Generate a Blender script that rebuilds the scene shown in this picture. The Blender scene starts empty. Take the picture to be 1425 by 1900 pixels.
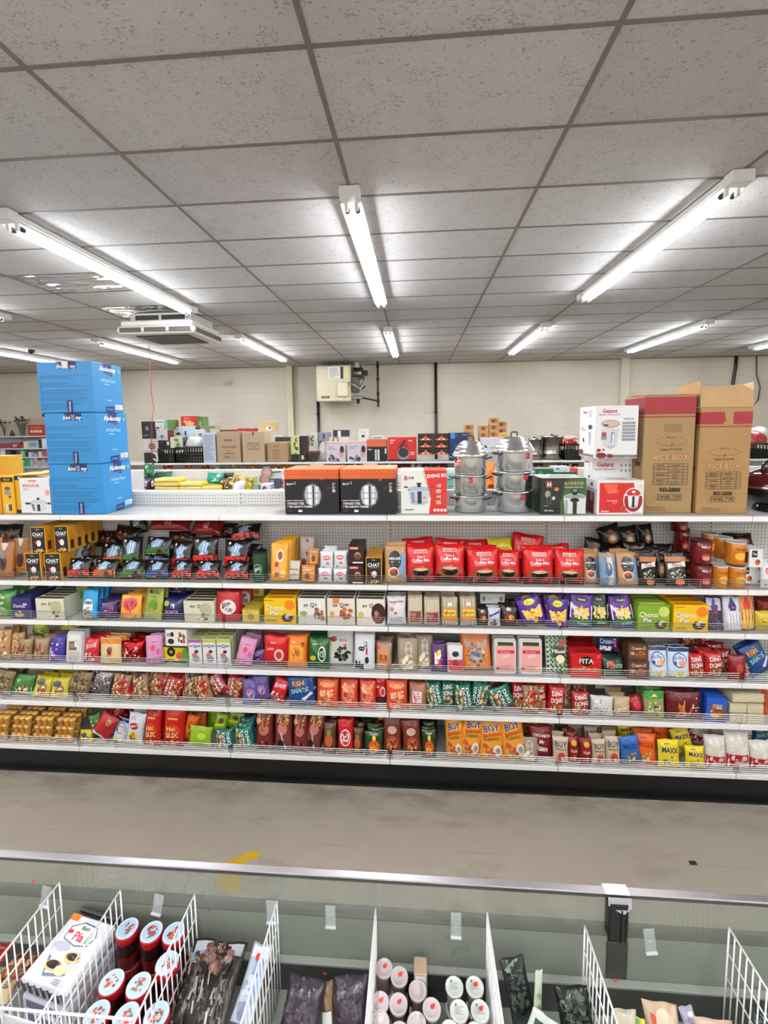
import bpy, math, random
from mathutils import Matrix, Vector, Euler
from mathutils.bvhtree import BVHTree
import numpy as np
S = bpy.context.scene
COL = S.collection
PI = math.pi
# ---------------------------------------------------------------- camera
HC = 2.73
F_PX, CX, CY = 838.5, 712.5, 867.7          # focal length and principal point of the 1425x1900 frame
YAW, PITCH, ROLL = -.0742, -.0948, -.0133
_cy, _sy, _cp, _sp, _cr, _sr = math.cos(YAW), math.sin(YAW), math.cos(PITCH), math.sin(PITCH), math.cos(ROLL), math.sin(ROLL)
FW = Vector((_sy*_cp, _cy*_cp, _sp)); _r = Vector((_cy, -_sy, 0)); _u = _r.cross(FW)
RT = _r*_cr + _u*_sr; UP = -_r*_sr + _u*_cr
cam_d = bpy.data.cameras.new('camera'); cam = bpy.data.objects.new('camera', cam_d); COL.objects.link(cam)
cam.matrix_world = Matrix(((RT.x, UP.x, -FW.x, 0), (RT.y, UP.y, -FW.y, 0), (RT.z, UP.z, -FW.z, HC), (0, 0, 0, 1)))
cam_d.sensor_fit = 'VERTICAL'; cam_d.sensor_height = 36; cam_d.sensor_width = 27
cam_d.lens = F_PX/1900*36
cam_d.shift_y = (CY-950)/1900; cam_d.shift_x = 0
cam_d.clip_start = .05; cam_d.clip_end = 100
S.camera = cam
# ---------------------------------------------------------------- light and exposure
TUBE = 22.0
S.view_settings.view_transform = 'Standard'; S.view_settings.look = 'None'
S.view_settings.exposure = 1.68; S.view_settings.gamma = 1; S.view_settings.use_curve_mapping = False
wd = bpy.data.worlds.new('world'); S.world = wd; wd.use_nodes = True
wd.node_tree.nodes['Background'].inputs[0].default_value = (.9, .93, 1, 1)
wd.node_tree.nodes['Background'].inputs[1].default_value = .3
S.cycles.max_bounces = 7; S.cycles.diffuse_bounces = 4; S.cycles.glossy_bounces = 4
S.cycles.transparent_max_bounces = 8; S.cycles.sample_clamp_indirect = 4; S.cycles.caustics_reflective = False
S.cycles.caustics_refractive = False

def ray(px, py):
    return RT*((px-CX)/F_PX) - UP*((py-CY)/F_PX) + FW
def atY(px, py, Y):
    v = ray(px, py); v = v*(Y/v.y); return Vector((v.x, v.y, v.z+HC))
def atZ(px, py, Z):
    v = ray(px, py); v = v*((Z-HC)/v.z); return Vector((v.x, v.y, v.z+HC))
def depth(P):
    return (P-Vector((0, 0, HC))).dot(FW)
def XY(px, Y, z=2.3):                        # world x where column px meets the plane y=Y near height z
    P = atY(px, 950, Y)
    for _ in range(3):
        q = Vector((P.x, Y, z))-Vector((0, 0, HC)); c = q.dot(FW)
        P.x += (px-(CX+F_PX*q.dot(RT)/c))*c/F_PX
    return P.x
def ZY(py, Y, x=0):                          # world z where row py meets the plane y=Y near x
    z = 2.
    for _ in range(4):
        q = Vector((x, Y, z))-Vector((0, 0, HC)); c = q.dot(FW)
        z -= (py-(CY-F_PX*q.dot(UP)/c))*c/F_PX
    return z
# ---------------------------------------------------------------- materials
def hexc(h):
    if len(h) == 3: h = ''.join(c*2 for c in h)
    v = [int(h[i:i+2], 16)/255 for i in (0, 2, 4)]
    return tuple(c/12.92 if c <= .04045 else ((c+.055)/1.055)**2.4 for c in v)+(1,)
_M = {}
FIN = {'card': (.5, 0, .0), 'film': (.24, 0, .35), 'gloss': (.12, 0, 0), 'print': (.35, 0, 0), 'matte': (.85, 0, 0), 'steel': (.2, 1, 0), 'alu': (.32, 1, 0),
       'paint': (.4, 0, 0), 'foil': (.22, .8, .5), 'cloth': (.9, 0, .2)}
def mat(color, fin='print', **k):
    key = (color, fin, tuple(sorted(k.items())))
    if key in _M: return _M[key]
    ro, me, bu = FIN[fin]
    m = bpy.data.materials.new(f'{fin}_{color}'); m.use_nodes = True
    nt = m.node_tree; b = nt.nodes['Principled BSDF']
    b.inputs['Base Color'].default_value = hexc(color)
    b.inputs['Roughness'].default_value = k.get('rough', ro); b.inputs['Metallic'].default_value = me
    if 'spec' in k: b.inputs['Specular IOR Level'].default_value = k['spec']
    if 'emit' in k:
        b.inputs['Emission Color'].default_value = hexc(color); b.inputs['Emission Strength'].default_value = k['emit']
    tc = nt.nodes.new('ShaderNodeTexCoord'); n = nt.nodes.new('ShaderNodeTexNoise')
    nt.links.new(tc.outputs['Object'], n.inputs['Vector'])
    n.inputs['Scale'].default_value = k.get('ns', 22 if bu else 9); n.inputs['Detail'].default_value = 2
    if bu:
        bp = nt.nodes.new('ShaderNodeBump'); bp.inputs['Strength'].default_value = bu; bp.inputs['Distance'].default_value = .02
        nt.links.new(n.outputs[0], bp.inputs['Height']); nt.links.new(bp.outputs[0], b.inputs['Normal'])
    else:
        mr = nt.nodes.new('ShaderNodeMapRange'); mr.inputs[3].default_value = max(.03, k.get('rough', ro)-.06); mr.inputs[4].default_value = k.get('rough', ro)+.06
        nt.links.new(n.outputs[0], mr.inputs[0]); nt.links.new(mr.outputs[0], b.inputs['Roughness'])
    _M[key] = m; return m
def node_mat(name):
    m = bpy.data.materials.new(name); m.use_nodes = True
    return m, m.node_tree, m.node_tree.nodes['Principled BSDF'], m.node_tree.nodes.new, m.node_tree.links.new
def math_node(nt, op, a, b=None, c=None):
    n = nt.nodes.new('ShaderNodeMath'); n.operation = op
    for i, v in enumerate((a, b, c)):
        if v is None: continue
        if isinstance(v, (int, float)): n.inputs[i].default_value = v
        else: nt.links.new(v, n.inputs[i])
    return n.outputs[0]
def mixc(nt, fac, a, b):
    n = nt.nodes.new('ShaderNodeMix'); n.data_type = 'RGBA'
    nt.links.new(fac, n.inputs[0]) if not isinstance(fac, (int, float)) else setattr(n.inputs[0], 'default_value', fac)
    for i, v in ((6, a), (7, b)):
        if isinstance(v, str): n.inputs[i].default_value = hexc(v)
        else: nt.links.new(v, n.inputs[i])
    return n.outputs[2]
def noise(nt, vec, scale, detail=2, rough=.5):
    n = nt.nodes.new('ShaderNodeTexNoise'); nt.links.new(vec, n.inputs['Vector'])
    n.inputs['Scale'].default_value = scale; n.inputs['Detail'].default_value = detail; n.inputs['Roughness'].default_value = rough
    return n.outputs[0]
def ramp(nt, v, a, b):
    n = nt.nodes.new('ShaderNodeMapRange'); nt.links.new(v, n.inputs[0]); n.inputs[1].default_value = a; n.inputs[2].default_value = b
    return n.outputs[0]
def scaled(nt, vec, s):
    n = nt.nodes.new('ShaderNodeVectorMath'); n.operation = 'MULTIPLY'; nt.links.new(vec, n.inputs[0]); n.inputs[1].default_value = s
    return n.outputs[0]
# ---------------------------------------------------------------- mesh builder
class MB:
    def __init__(s): s.v = []; s.f = []; s.m = []; s.sm = []; s.mats = []
    def mi(s, m):
        if m not in s.mats: s.mats.append(m)
        return s.mats.index(m)
    def add(s, vs, fs, m, smooth=False, T=None):
        o = len(s.v); i = s.mi(m)
        s.v += [tuple(T @ Vector(p)) for p in vs] if T else [tuple(p) for p in vs]
        for f in fs: s.f.append([a+o for a in f]); s.m.append(i); s.sm.append(smooth)
    def mesh(s, name):
        me = bpy.data.meshes.new(name); me.from_pydata(s.v, [], s.f)
        for m in s.mats: me.materials.append(m)
        me.polygons.foreach_set('material_index', s.m); me.polygons.foreach_set('use_smooth', s.sm); me.update()
        return me
    def build(s, name, parent=None, loc=None, rot=None):
        return link(name, s.mesh(name), parent, loc, rot)
    # shapes
    def box(s, lo, hi, m, c=.0, T=None, mats=None):
        x0, y0, z0 = lo; x1, y1, z1 = hi
        c = min(c, (x1-x0)*.4, (y1-y0)*.4, (z1-z0)*.4)
        if c <= 0:
            vs = [(x, y, z) for z in (z0, z1) for y in (y0, y1) for x in (x0, x1)]
            s.add(vs, [(0, 2, 3, 1), (4, 5, 7, 6), (0, 1, 5, 4), (2, 6, 7, 3), (0, 4, 6, 2), (1, 3, 7, 5)], m, T=T); return
        L = (lo, hi); vs = []; ix = {}
        for k in range(8):
            b = (k & 1, k >> 1 & 1, k >> 2 & 1)
            for a in range(3):
                p = [L[b[i]][i]+(0 if i == a else (c if b[i] == 0 else -c)) for i in range(3)]
                ix[k, a] = len(vs); vs.append(p)
        fs = []
        for a in range(3):
            b1, b2 = [i for i in range(3) if i != a]
            for sd in (0, 1):
                ks = [sd << a, sd << a | 1 << b1, sd << a | 1 << b1 | 1 << b2, sd << a | 1 << b2]
                fs.append([ix[k, a] for k in ks])
            for k in range(8):
                if not k >> b1 & 1 and not k >> b2 & 1 and not k >> a & 1:
                    for s1 in (0, 1):
                        for s2 in (0, 1):
                            ka = s1 << b1 | s2 << b2; kb = ka | 1 << a
                            fs.append([ix[ka, b1], ix[kb, b1], ix[kb, b2], ix[ka, b2]])
        for k in range(8): fs.append([ix[k, 0], ix[k, 1], ix[k, 2]])
        ctr = Vector([(lo[i]+hi[i])/2 for i in range(3)]); out = []
        for f in fs:
            p = [Vector(vs[i]) for i in f]; n = (p[1]-p[0]).cross(p[2]-p[0])
            out.append(f if n.dot(sum(p, Vector())/len(p)-ctr) > 0 else f[::-1])
        s.add(vs, out, m, T=T)
    def lathe(s, prof, n, m, T=None, smooth=True, ctr=(0, 0)):
        vs = []; fs = []
        for r, z in prof:
            for i in range(n): a = 2*PI*i/n; vs.append((ctr[0]+r*math.cos(a), ctr[1]+r*math.sin(a), z))
        for j in range(len(prof)-1):
            for i in range(n):
                k = (i+1) % n; fs.append((j*n+i, j*n+k, (j+1)*n+k, (j+1)*n+i))
        s.add(vs, fs, m, smooth, T)
    def disc(s, r, z, n, m, T=None, ctr=(0, 0), flip=False):
        vs = [(ctr[0]+r*math.cos(2*PI*i/n), ctr[1]+r*math.sin(2*PI*i/n), z) for i in range(n)]
        s.add(vs, [list(range(n))[::-1] if flip else list(range(n))], m, T=T)
    def tube(s, pts, r, m, n=6, caps=True):
        pts = [Vector(p) for p in pts]; vs = []; fs = []; N = len(pts)
        for j, p in enumerate(pts):
            d = (pts[min(j+1, N-1)]-pts[max(j-1, 0)]).normalized()
            a = d.cross(Vector((0, 0, 1)) if abs(d.z) < .9 else Vector((1, 0, 0))).normalized(); b = d.cross(a)
            rr = r[j] if isinstance(r, (list, tuple)) else r
            for i in range(n): t = 2*PI*i/n; vs.append(p+(a*math.cos(t)+b*math.sin(t))*rr)
        for j in range(N-1):
            for i in range(n): k = (i+1) % n; fs.append((j*n+i, j*n+k, (j+1)*n+k, (j+1)*n+i))
        if caps: fs += [list(range(n))[::-1], list(range((N-1)*n, N*n))]
        s.add(vs, fs, m, n > 4)
def link(name, data, parent=None, loc=None, rot=None):
    o = bpy.data.objects.new(name, data); COL.objects.link(o)
    if parent: o.parent = parent
    if loc is not None: o.location = loc
    if rot is not None: o.rotation_euler = rot
    return o
def tag(o, label, cat, group=None, kind=None):
    o['label'] = label
    if cat: o['category'] = cat
    if group: o['group'] = group
    if kind: o['kind'] = kind
    return o
def thing(name, label, cat, loc=(0, 0, 0), rz=0, group=None):
    return tag(link(name, None, None, loc, (0, 0, rz)), label, cat, group)
def struct(o): o['kind'] = 'structure'; return o
# ---------------------------------------------------------------- printed artwork (flat lettering and shapes laid on a surface)
_TX = {}
def text2d(s, bold):
    if (s, bold) in _TX: return _TX[s, bold]
    cu = bpy.data.curves.new('t', 'FONT'); cu.body = s; cu.align_x = 'CENTER'; cu.resolution_u = 2 if len(s) < 12 else 1; cu.offset = bold*.6; cu.fill_mode = 'BOTH'
    o = bpy.data.objects.new('t', cu); COL.objects.link(o)
    bpy.context.view_layer.update()
    me = bpy.data.meshes.new_from_object(o.evaluated_get(bpy.context.evaluated_depsgraph_get()))
    vs = [(v.co.x, v.co.y) for v in me.vertices]; fs = [tuple(p.vertices) for p in me.polygons]
    bpy.data.objects.remove(o); bpy.data.meshes.remove(me)
    if not vs: vs, fs = [(0, 0), (1, 0), (1, 1)], [(0, 1, 2)]
    x0, x1 = min(v[0] for v in vs), max(v[0] for v in vs); y0, y1 = min(v[1] for v in vs), max(v[1] for v in vs)
    vs = [(v[0]-(x0+x1)/2, v[1]-(y0+y1)/2) for v in vs]
    fx = []
    for f in fs:
        a = sum(vs[f[i]][0]*vs[f[(i+1) % len(f)]][1]-vs[f[(i+1) % len(f)]][0]*vs[f[i]][1] for i in range(len(f)))
        fx.append(f if a > 0 else f[::-1])
    _TX[s, bold] = (vs, fx, x1-x0, y1-y0); return _TX[s, bold]
def paint(mb, items, SF, W, H, fin='print', base=.0006, step=.00022):
    """items in panel coordinates u -1..1, v 0..1; SF(u, v, off) gives the 3-D point."""
    for k, it in enumerate(items):
        off = base+k*step; t = it[0]
        if t == 'r':
            _, u0, v0, u1, v1, c = it; nu = max(1, int(abs(u1-u0)*4)); nv = max(1, int(abs(v1-v0)*8))
            vs = [SF(u0+(u1-u0)*i/nu, v0+(v1-v0)*j/nv, off) for j in range(nv+1) for i in range(nu+1)]
            mb.add(vs, [(j*(nu+1)+i, j*(nu+1)+i+1, (j+1)*(nu+1)+i+1, (j+1)*(nu+1)+i) for j in range(nv) for i in range(nu)], mat(c, fin), True)
        elif t == 'e':
            _, u, v, ru, rv, c = it[:6]; n = 18 if ru*W > .02 else 10; R = 3 if ru*W > .03 else 1; vs = [SF(u, v, off)]; fs = []
            for j in range(1, R+1):
                for i in range(n): a = 2*PI*i/n; vs.append(SF(u+ru*j/R*math.cos(a), v+rv*j/R*math.sin(a), off))
            fs = [(0, 1+i, 1+(i+1) % n) for i in range(n)]
            for j in range(R-1):
                for i in range(n): q = (i+1) % n; fs.append((1+j*n+i, 1+(j+1)*n+i, 1+(j+1)*n+q, 1+j*n+q))
            mb.add(vs, fs, mat(c, fin), True)
        elif t == 'p':
            _, pts, c = it; u = sum(p[0] for p in pts)/len(pts); v = sum(p[1] for p in pts)/len(pts); n = len(pts)
            vs = [SF(u, v, off)]+[SF((u+p[0])/2, (v+p[1])/2, off) for p in pts]+[SF(p[0], p[1], off) for p in pts]
            fs = [(0, 1+i, 1+(i+1) % n) for i in range(n)]+[(1+i, 1+n+i, 1+n+(i+1) % n, 1+(i+1) % n) for i in range(n)]
            mb.add(vs, fs, mat(c, fin), True)
        elif t in 'tT':                       # ('t', text, u, v, height fraction, colour, rotation deg, max half width u, bold)
            it = list(it)+[None]*(9-len(it)); _, s, u, v, h, c, rot, mw, bold = it
            vs, fs, tw, th = text2d(s, .02 if bold is None else bold)
            sc = h*H/max(th, .3); 
            mw = min(mw or .95, .74 if fin == 'film' else .92)
            if tw*sc > mw*W: sx = mw*W/tw
            else: sx = sc
            a = math.radians(rot or 0); ca, sa = math.cos(a), math.sin(a)
            def place(o, du=0, dv=0):
                q = []
                for x, y in vs:
                    x, y = x*sx, y*sc
                    q.append(SF(u+(x*ca-y*sa)/(W/2)+du, v+(x*sa+y*ca)/H+dv, o))
                return q
            if t == 'T': mb.add(place(off, .02, -.012), fs, mat('111', fin)); 
            mb.add(place(off+.0002), fs, mat(c, fin))
        elif t == 'n':                        # scattered food pieces: ('n', u, v, ru, rv, [colours], count, size m, seed)
            _, u, v, ru, rv, cs, cnt, sz, seed = it; rg = random.Random(seed)
            for q in range(cnt):
                a, r = rg.uniform(0, 2*PI), math.sqrt(rg.random()); uu, vv = u+ru*r*math.cos(a), v+rv*r*math.sin(a)
                e1 = sz*rg.uniform(.5, 1.2); e2 = sz*rg.uniform(.4, 1); th = rg.uniform(0, PI); n = 7
                pts = [(uu+(e1*math.cos(b)*math.cos(th)-e2*math.sin(b)*math.sin(th))/(W/2), vv+(e1*math.cos(b)*math.sin(th)+e2*math.sin(b)*math.cos(th))/H) for b in [2*PI*i/n for i in range(n)]]
                mb.add([SF(p[0], p[1], off+q*.00004) for p in pts], [tuple(range(n))], mat(rg.choice(cs), fin))
        elif t == 'l':                        # lines of small print
            _, u0, v0, u1, v1, c, n, seed = it; rg = random.Random(seed)
            for q in range(n):
                vv = v1-(v1-v0)*(q+.5)/n; hh = (v1-v0)/n*.22; ue = u1-(u1-u0)*rg.random()**2*.5
                mb.add([SF(u0, vv-hh, off), SF(ue, vv-hh, off), SF(ue, vv+hh, off), SF(u0, vv+hh, off)], [(0, 1, 2, 3)], mat(c, fin))
        elif t == 'o':                        # outline frame or ring: ('o', u, v, ru, rv, colour, width m)
            _, u, v, ru, rv, c, w = it; n = 24; vs = []
            for i in range(n):
                a = 2*PI*i/n
                vs += [SF(u+ru*math.cos(a), v+rv*math.sin(a), off), SF(u+(ru-w/(W/2))*math.cos(a), v+(rv-w/H)*math.sin(a), off)]
            mb.add(vs, [(2*i+1, 2*i, (2*i+2) % (2*n), (2*i+3) % (2*n)) for i in range(n)], mat(c, fin), True)
def front(W, D, H): return lambda u, v, o: (u*W/2, -D/2-o, v*H)
def right_side(W, D, H): return lambda u, v, o: (W/2+o, u*D/2, v*H)
def left_side(W, D, H): return lambda u, v, o: (-W/2-o, -u*D/2, v*H)
def top_side(W, D, H): return lambda u, v, o: (u*W/2, (v-.5)*D, H+o)
ORD = ['first', 'second', 'third', 'fourth', 'fifth', 'sixth', 'seventh', 'eighth', 'ninth', 'tenth', 'eleventh', 'twelfth', 'thirteenth', 'fourteenth', 'fifteenth', 'sixteenth', 'seventeenth', 'eighteenth', 'nineteenth', 'twentieth']
# ---------------------------------------------------------------- the room
CZ = 4.26; RX0, RX1, RY0, RY1 = -12.2, 10.8, -15.2, 11.6
def m_ceiling():
    m, nt, b, N, L = node_mat('ceiling_tile'); tc = N('ShaderNodeTexCoord').outputs['Object']
    n1 = noise(nt, scaled(nt, tc, (22, 42, 22)), 1, 1.5); n2 = noise(nt, scaled(nt, tc, (9, 9, 9)), 1, 2)
    line = ramp(nt, math_node(nt, 'ABSOLUTE', math_node(nt, 'SUBTRACT', n1, .5)), .02, .008)
    spot = ramp(nt, noise(nt, tc, 75, 1), .66, .72)
    f = math_node(nt, 'MULTIPLY', math_node(nt, 'MAXIMUM', math_node(nt, 'MULTIPLY', line, ramp(nt, n2, .48, .6)), spot), .55)
    # every panel has its own shade of grey
    sx = N('ShaderNodeSeparateXYZ'); L(tc, sx.inputs[0])
    ix = math_node(nt, 'FLOOR', math_node(nt, 'DIVIDE', math_node(nt, 'ADD', sx.outputs[0], 1.647), 1.2192))
    iy = math_node(nt, 'FLOOR', math_node(nt, 'DIVIDE', math_node(nt, 'SUBTRACT', sx.outputs[1], 1.957), .6096))
    cb = N('ShaderNodeCombineXYZ'); L(ix, cb.inputs[0]); L(iy, cb.inputs[1])
    wn = N('ShaderNodeTexWhiteNoise'); wn.noise_dimensions = '2D'; L(cb.outputs[0], wn.inputs['Vector'])
    base = mixc(nt, wn.outputs[0], 'c1bfc0', 'cbcac9')
    st = ramp(nt, noise(nt, tc, 1.3, 3), .56, .75)
    base = mixc(nt, math_node(nt, 'MULTIPLY', st, .35), base, 'b2aaa0')
    L(mixc(nt, f, base, '625c58'), b.inputs['Base Color']); b.inputs['Roughness'].default_value = .95
    bp = N('ShaderNodeBump'); bp.inputs['Strength'].default_value = .5; bp.inputs['Distance'].default_value = .004; bp.invert = True
    L(f, bp.inputs['Height']); L(bp.outputs[0], b.inputs['Normal']); return m
def m_wall():
    m, nt, b, N, L = node_mat('painted_block'); tc = N('ShaderNodeTexCoord').outputs['Object']
    sx = N('ShaderNodeSeparateXYZ'); L(tc, sx.inputs[0])
    zz = math_node(nt, 'DIVIDE', sx.outputs[2], .2); row = math_node(nt, 'FLOOR', zz)
    fz = math_node(nt, 'ABSOLUTE', math_node(nt, 'SUBTRACT', math_node(nt, 'FRACT', zz), .5))
    xx = math_node(nt, 'ADD', math_node(nt, 'DIVIDE', math_node(nt, 'ADD', sx.outputs[0], sx.outputs[1]), .4), math_node(nt, 'MULTIPLY', row, .5))
    fx = math_node(nt, 'ABSOLUTE', math_node(nt, 'SUBTRACT', math_node(nt, 'FRACT', xx), .5))
    j = math_node(nt, 'MAXIMUM', ramp(nt, fz, .46, .49), math_node(nt, 'MULTIPLY', ramp(nt, fx, .478, .492), .6))
    w = ramp(nt, noise(nt, tc, 1.1, 3), .4, .7)
    c = mixc(nt, w, 'd3ccbd', 'cbc3b2'); c = mixc(nt, math_node(nt, 'MULTIPLY', j, .2), c, 'b5ab9b')
    L(c, b.inputs['Base Color']); b.inputs['Roughness'].default_value = .6
    bp = N('ShaderNodeBump'); bp.inputs['Strength'].default_value = .5; bp.inputs['Distance'].default_value = .006; bp.invert = True
    L(math_node(nt, 'ADD', j, math_node(nt, 'MULTIPLY', noise(nt, tc, 40, 3), .4)), bp.inputs['Height']); L(bp.outputs[0], b.inputs['Normal']); return m
def m_floor():
    m, nt, b, N, L = node_mat('vinyl_floor'); tc = N('ShaderNodeTexCoord').outputs['Object']
    sx = N('ShaderNodeSeparateXYZ'); L(tc, sx.inputs[0]); ed = []
    for k, o in ((0, .13), (1, .07)):
        f = math_node(nt, 'ABSOLUTE', math_node(nt, 'SUBTRACT', math_node(nt, 'FRACT', math_node(nt, 'DIVIDE', math_node(nt, 'ADD', sx.outputs[k], o), .3048)), .5))
        ed.append(ramp(nt, f, .492, .497))
    seam = math_node(nt, 'MULTIPLY', math_node(nt, 'MAXIMUM', math_node(nt, 'MULTIPLY', ed[0], .5), ed[1]), ramp(nt, noise(nt, scaled(nt, tc, (2.1, 2.1, 1)), 1, 3), .5, .62))
    big = ramp(nt, noise(nt, tc, .9, 4, .6), .35, .7)
    c = mixc(nt, big, 'b3a99b', 'a89e90'); c = mixc(nt, math_node(nt, 'MULTIPLY', noise(nt, tc, 180, 1), .25), c, '9c9285')
    c = mixc(nt, math_node(nt, 'MULTIPLY', ramp(nt, noise(nt, scaled(nt, tc, (1, 3.2, 1)), 1.7, 5, .65), .56, .72), .45), c, '7d7266')
    # scuffed dirt band along the foot of the shelving
    dirt = math_node(nt, 'MULTIPLY', math_node(nt, 'MULTIPLY', ramp(nt, sx.outputs[1], 2.85, 3.2), ramp(nt, noise(nt, scaled(nt, tc, (2, 5, 1)), 1.6, 4, .6), .42, .66)), .7)
    c = mixc(nt, dirt, c, '5e544b'); c = mixc(nt, math_node(nt, 'MULTIPLY', seam, .35), c, '5c5248')
    L(c, b.inputs['Base Color'])
    L(math_node(nt, 'MULTIPLY_ADD', noise(nt, tc, 3, 3), .25, .36), b.inputs['Roughness']); return m
def slab(name, lo, hi, m):
    mb = MB(); mb.box(lo, hi, m); o = mb.build(name); return struct(o)
WALL = m_wall()
slab('floor', (RX0, RY0, -.1), (RX1, RY1, 0), m_floor())
slab('wall_back', (RX0, RY1, 0), (RX1, RY1+.2, CZ), WALL)
slab('wall_front', (RX0, RY0-.2, 0), (RX1, RY0, CZ), WALL)
slab('wall_left', (RX0-.2, RY0-.2, 0), (RX0, RY1+.2, CZ), WALL)
slab('wall_right', (RX1, RY0-.2, 0), (RX1+.2, RY1+.2, CZ), WALL)
# ceiling of lay-in panels; two panels near the left lamp are mirror film and are built below
GX0, GY0 = -1.647, 1.957
def cellx(i): return GX0+1.2192*i
def celly(j): return GY0+.6096*j
MIRC = [(-2, 4), (-2, 6)]
mb = MB(); cm = m_ceiling()
xs = [RX0]+[cellx(i) for i in range(-8, 11) if RX0 < cellx(i) < RX1]+[RX1]
ys = [RY0]+[celly(j) for j in range(-28, 17) if RY0 < celly(j) < RY1]+[RY1]
for a in range(len(xs)-1):
    for c in range(len(ys)-1):
        ci = round((xs[a]-GX0)/1.2192); cj = round((ys[c]-GY0)/.6096)
        if (ci, cj) in MIRC and a and c: continue
        mb.box((xs[a], ys[c], CZ), (xs[a+1], ys[c+1], CZ+.1), cm)
struct(mb.build('ceiling'))
mb = MB(); tb = mat('7a716a', 'paint', rough=.55)
for x in xs[1:-1]: mb.box((x-.0125, RY0, CZ-.004), (x+.0125, RY1, CZ+.0), tb)
for y in ys[1:-1]: mb.box((RX0, y-.0115, CZ-.003), (RX1, y+.0115, CZ+.0), tb)
g = mb.build('trim_1'); struct(g)
mb = MB(); wt = mat('cfc9bf', 'paint')
mb.box((RX0, RY1-.03, CZ-.03), (RX1, RY1-.002, CZ-.004), mat('8c8378', 'paint')); struct(mb.build('trim_2'))
for (ci, cj), wh in zip(MIRC, ('nearer of the two', 'farther of the two')):
    mb = MB(); x0, y0 = cellx(ci), celly(cj); m, nt, b, N, L = node_mat('mirror_film')
    b.inputs['Metallic'].default_value = 1; b.inputs['Base Color'].default_value = (.86, .86, .88, 1); b.inputs['Roughness'].default_value = .05
    tcx = N('ShaderNodeTexCoord').outputs['Object']; bp = N('ShaderNodeBump'); bp.inputs['Strength'].default_value = .8; bp.inputs['Distance'].default_value = .05
    L(noise(nt, scaled(nt, tcx, (2.2, 7, 1)), 1, 2), bp.inputs['Height']); L(bp.outputs[0], b.inputs['Normal'])
    mb.box((x0+.012, y0+.012, CZ), (x0+1.207, y0+.598, CZ+.02), m)
    tag(mb.build('mirror_panel'), f'mirrored ceiling panel reflecting the shop, {wh} by the left lamp', 'ceiling panel')
# ---------------------------------------------------------------- strip lamps
def lamp_parts():
    W = mat('e4e2de', 'paint', rough=.45); D = mat('3a3836', 'paint')
    em = bpy.data.materials.new('fluorescent_tube'); em.use_nodes = True; b = em.node_tree.nodes['Principled BSDF']
    b.inputs['Base Color'].default_value = (.9, .9, .9, 1); b.inputs['Emission Color'].default_value = (.925, .955, 1, 1); b.inputs['Emission Strength'].default_value = TUBE
    h = MB(); h.box((-.055, -1.36, -.055), (.055, 1.36, -.0045), W, .006)
    h.box((-.066, -1.365, -.075), (.066, -1.27, -.005), W, .004); h.box((-.066, 1.27, -.075), (.066, 1.365, -.005), W, .004)
    h.box((-.052, -1.28, -.0635), (.052, 1.28, -.0553), mat('f4f4f2', 'paint'), 0)
    for sg in (-1, 1): h.add([(sg*.054, -1.27, -.058), (sg*.054, 1.27, -.058), (sg*.071, 1.27, -.078), (sg*.071, -1.27, -.078), (sg*.056, -1.27, -.056), (sg*.056, 1.27, -.056), (sg*.073, 1.27, -.077), (sg*.073, -1.27, -.077)], [(0, 1, 2, 3), (4, 7, 6, 5), (2, 6, 7, 3), (0, 4, 5, 1), (0, 3, 7, 4), (1, 5, 6, 2)], W)
    out = [('housing', h.mesh('housing'), (0, 0, 0))]
    s = MB(); s.box((-.012, -.014, -.118), (.012, .014, -.063), W, .004); sm = s.mesh('lamp_holder')
    out += [('lamp_holder', sm, (x, y, 0)) for x in (-.034, .034) for y in (-1.256, 1.256)]
    t = MB(); T = Matrix.Rotation(PI/2, 4, 'X')
    t.lathe([(.0, -1.205), (.019, -1.205), (.019, 1.205), (0, 1.205)], 10, em, T)
    for e in (-1, 1):
        t.lathe([(.0195, e*1.2), (.0195, e*1.235), (.0, e*1.235)], 10, D, T)
        t.tube([(0, e*1.235, 0), (0, e*1.246, 0)], .004, D)
    tm = t.mesh('tube'); out += [('tube', tm, (-.034, 0, -.094)), ('tube', tm, (.034, 0, -.094))]
    return out
LP = lamp_parts()
LAMPS = [(-2.87, 4.43, 'long strip lamp nearest the left edge, alongside the ceiling air unit'), (-.425, 4.38, 'long strip lamp hanging in the middle of the ceiling, the nearest and largest'),
         (2.0, 4.43, 'long strip lamp at upper right, lit, running diagonally away'), (-5.45, 4.45, 'strip lamp whose far tip shows at the left photo edge'),
         (-7.9, 8.75, 'farther strip lamp seen above the blue cartons at far left'), (-5.38, 8.72, 'farther strip lamp just left of the red cord'),
         (-2.93, 8.78, 'farther strip lamp between air unit and heater'), (-.45, 8.55, 'small far strip lamp right above the wall heater pipe'),
         (1.98, 8.58, 'far strip lamp over the tall aluminium pots'), (4.42, 8.7, 'far strip lamp above the open carton at right'), (6.9, 8.7, 'far strip lamp cut by the right photo edge')]
for x in (-7.9, -5.4, -2.87, -.425, 2.0, 4.45, 6.9):
    for y in (.1, -4.2, -8.5, -12.8): LAMPS.append((x, y, None, ))  # rows behind the nearest are unseen, added for more frontal light on the shelves
RW = {.1: 'first', -4.2: 'second', -8.5: 'third', -12.8: 'fourth'}
for x, y, lb in LAMPS:
    t = thing('strip_lamp', lb or f'white twin-tube strip lamp behind the viewer, {RW[y]} row back, {ORD[round((x+7.9)/2.47)]} from the left', 'ceiling lamp', (x, y, CZ), 0, None if lb else 'strip lamps behind the viewer')
    for n, me, lo in LP: link(n, me, t, lo)
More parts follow.
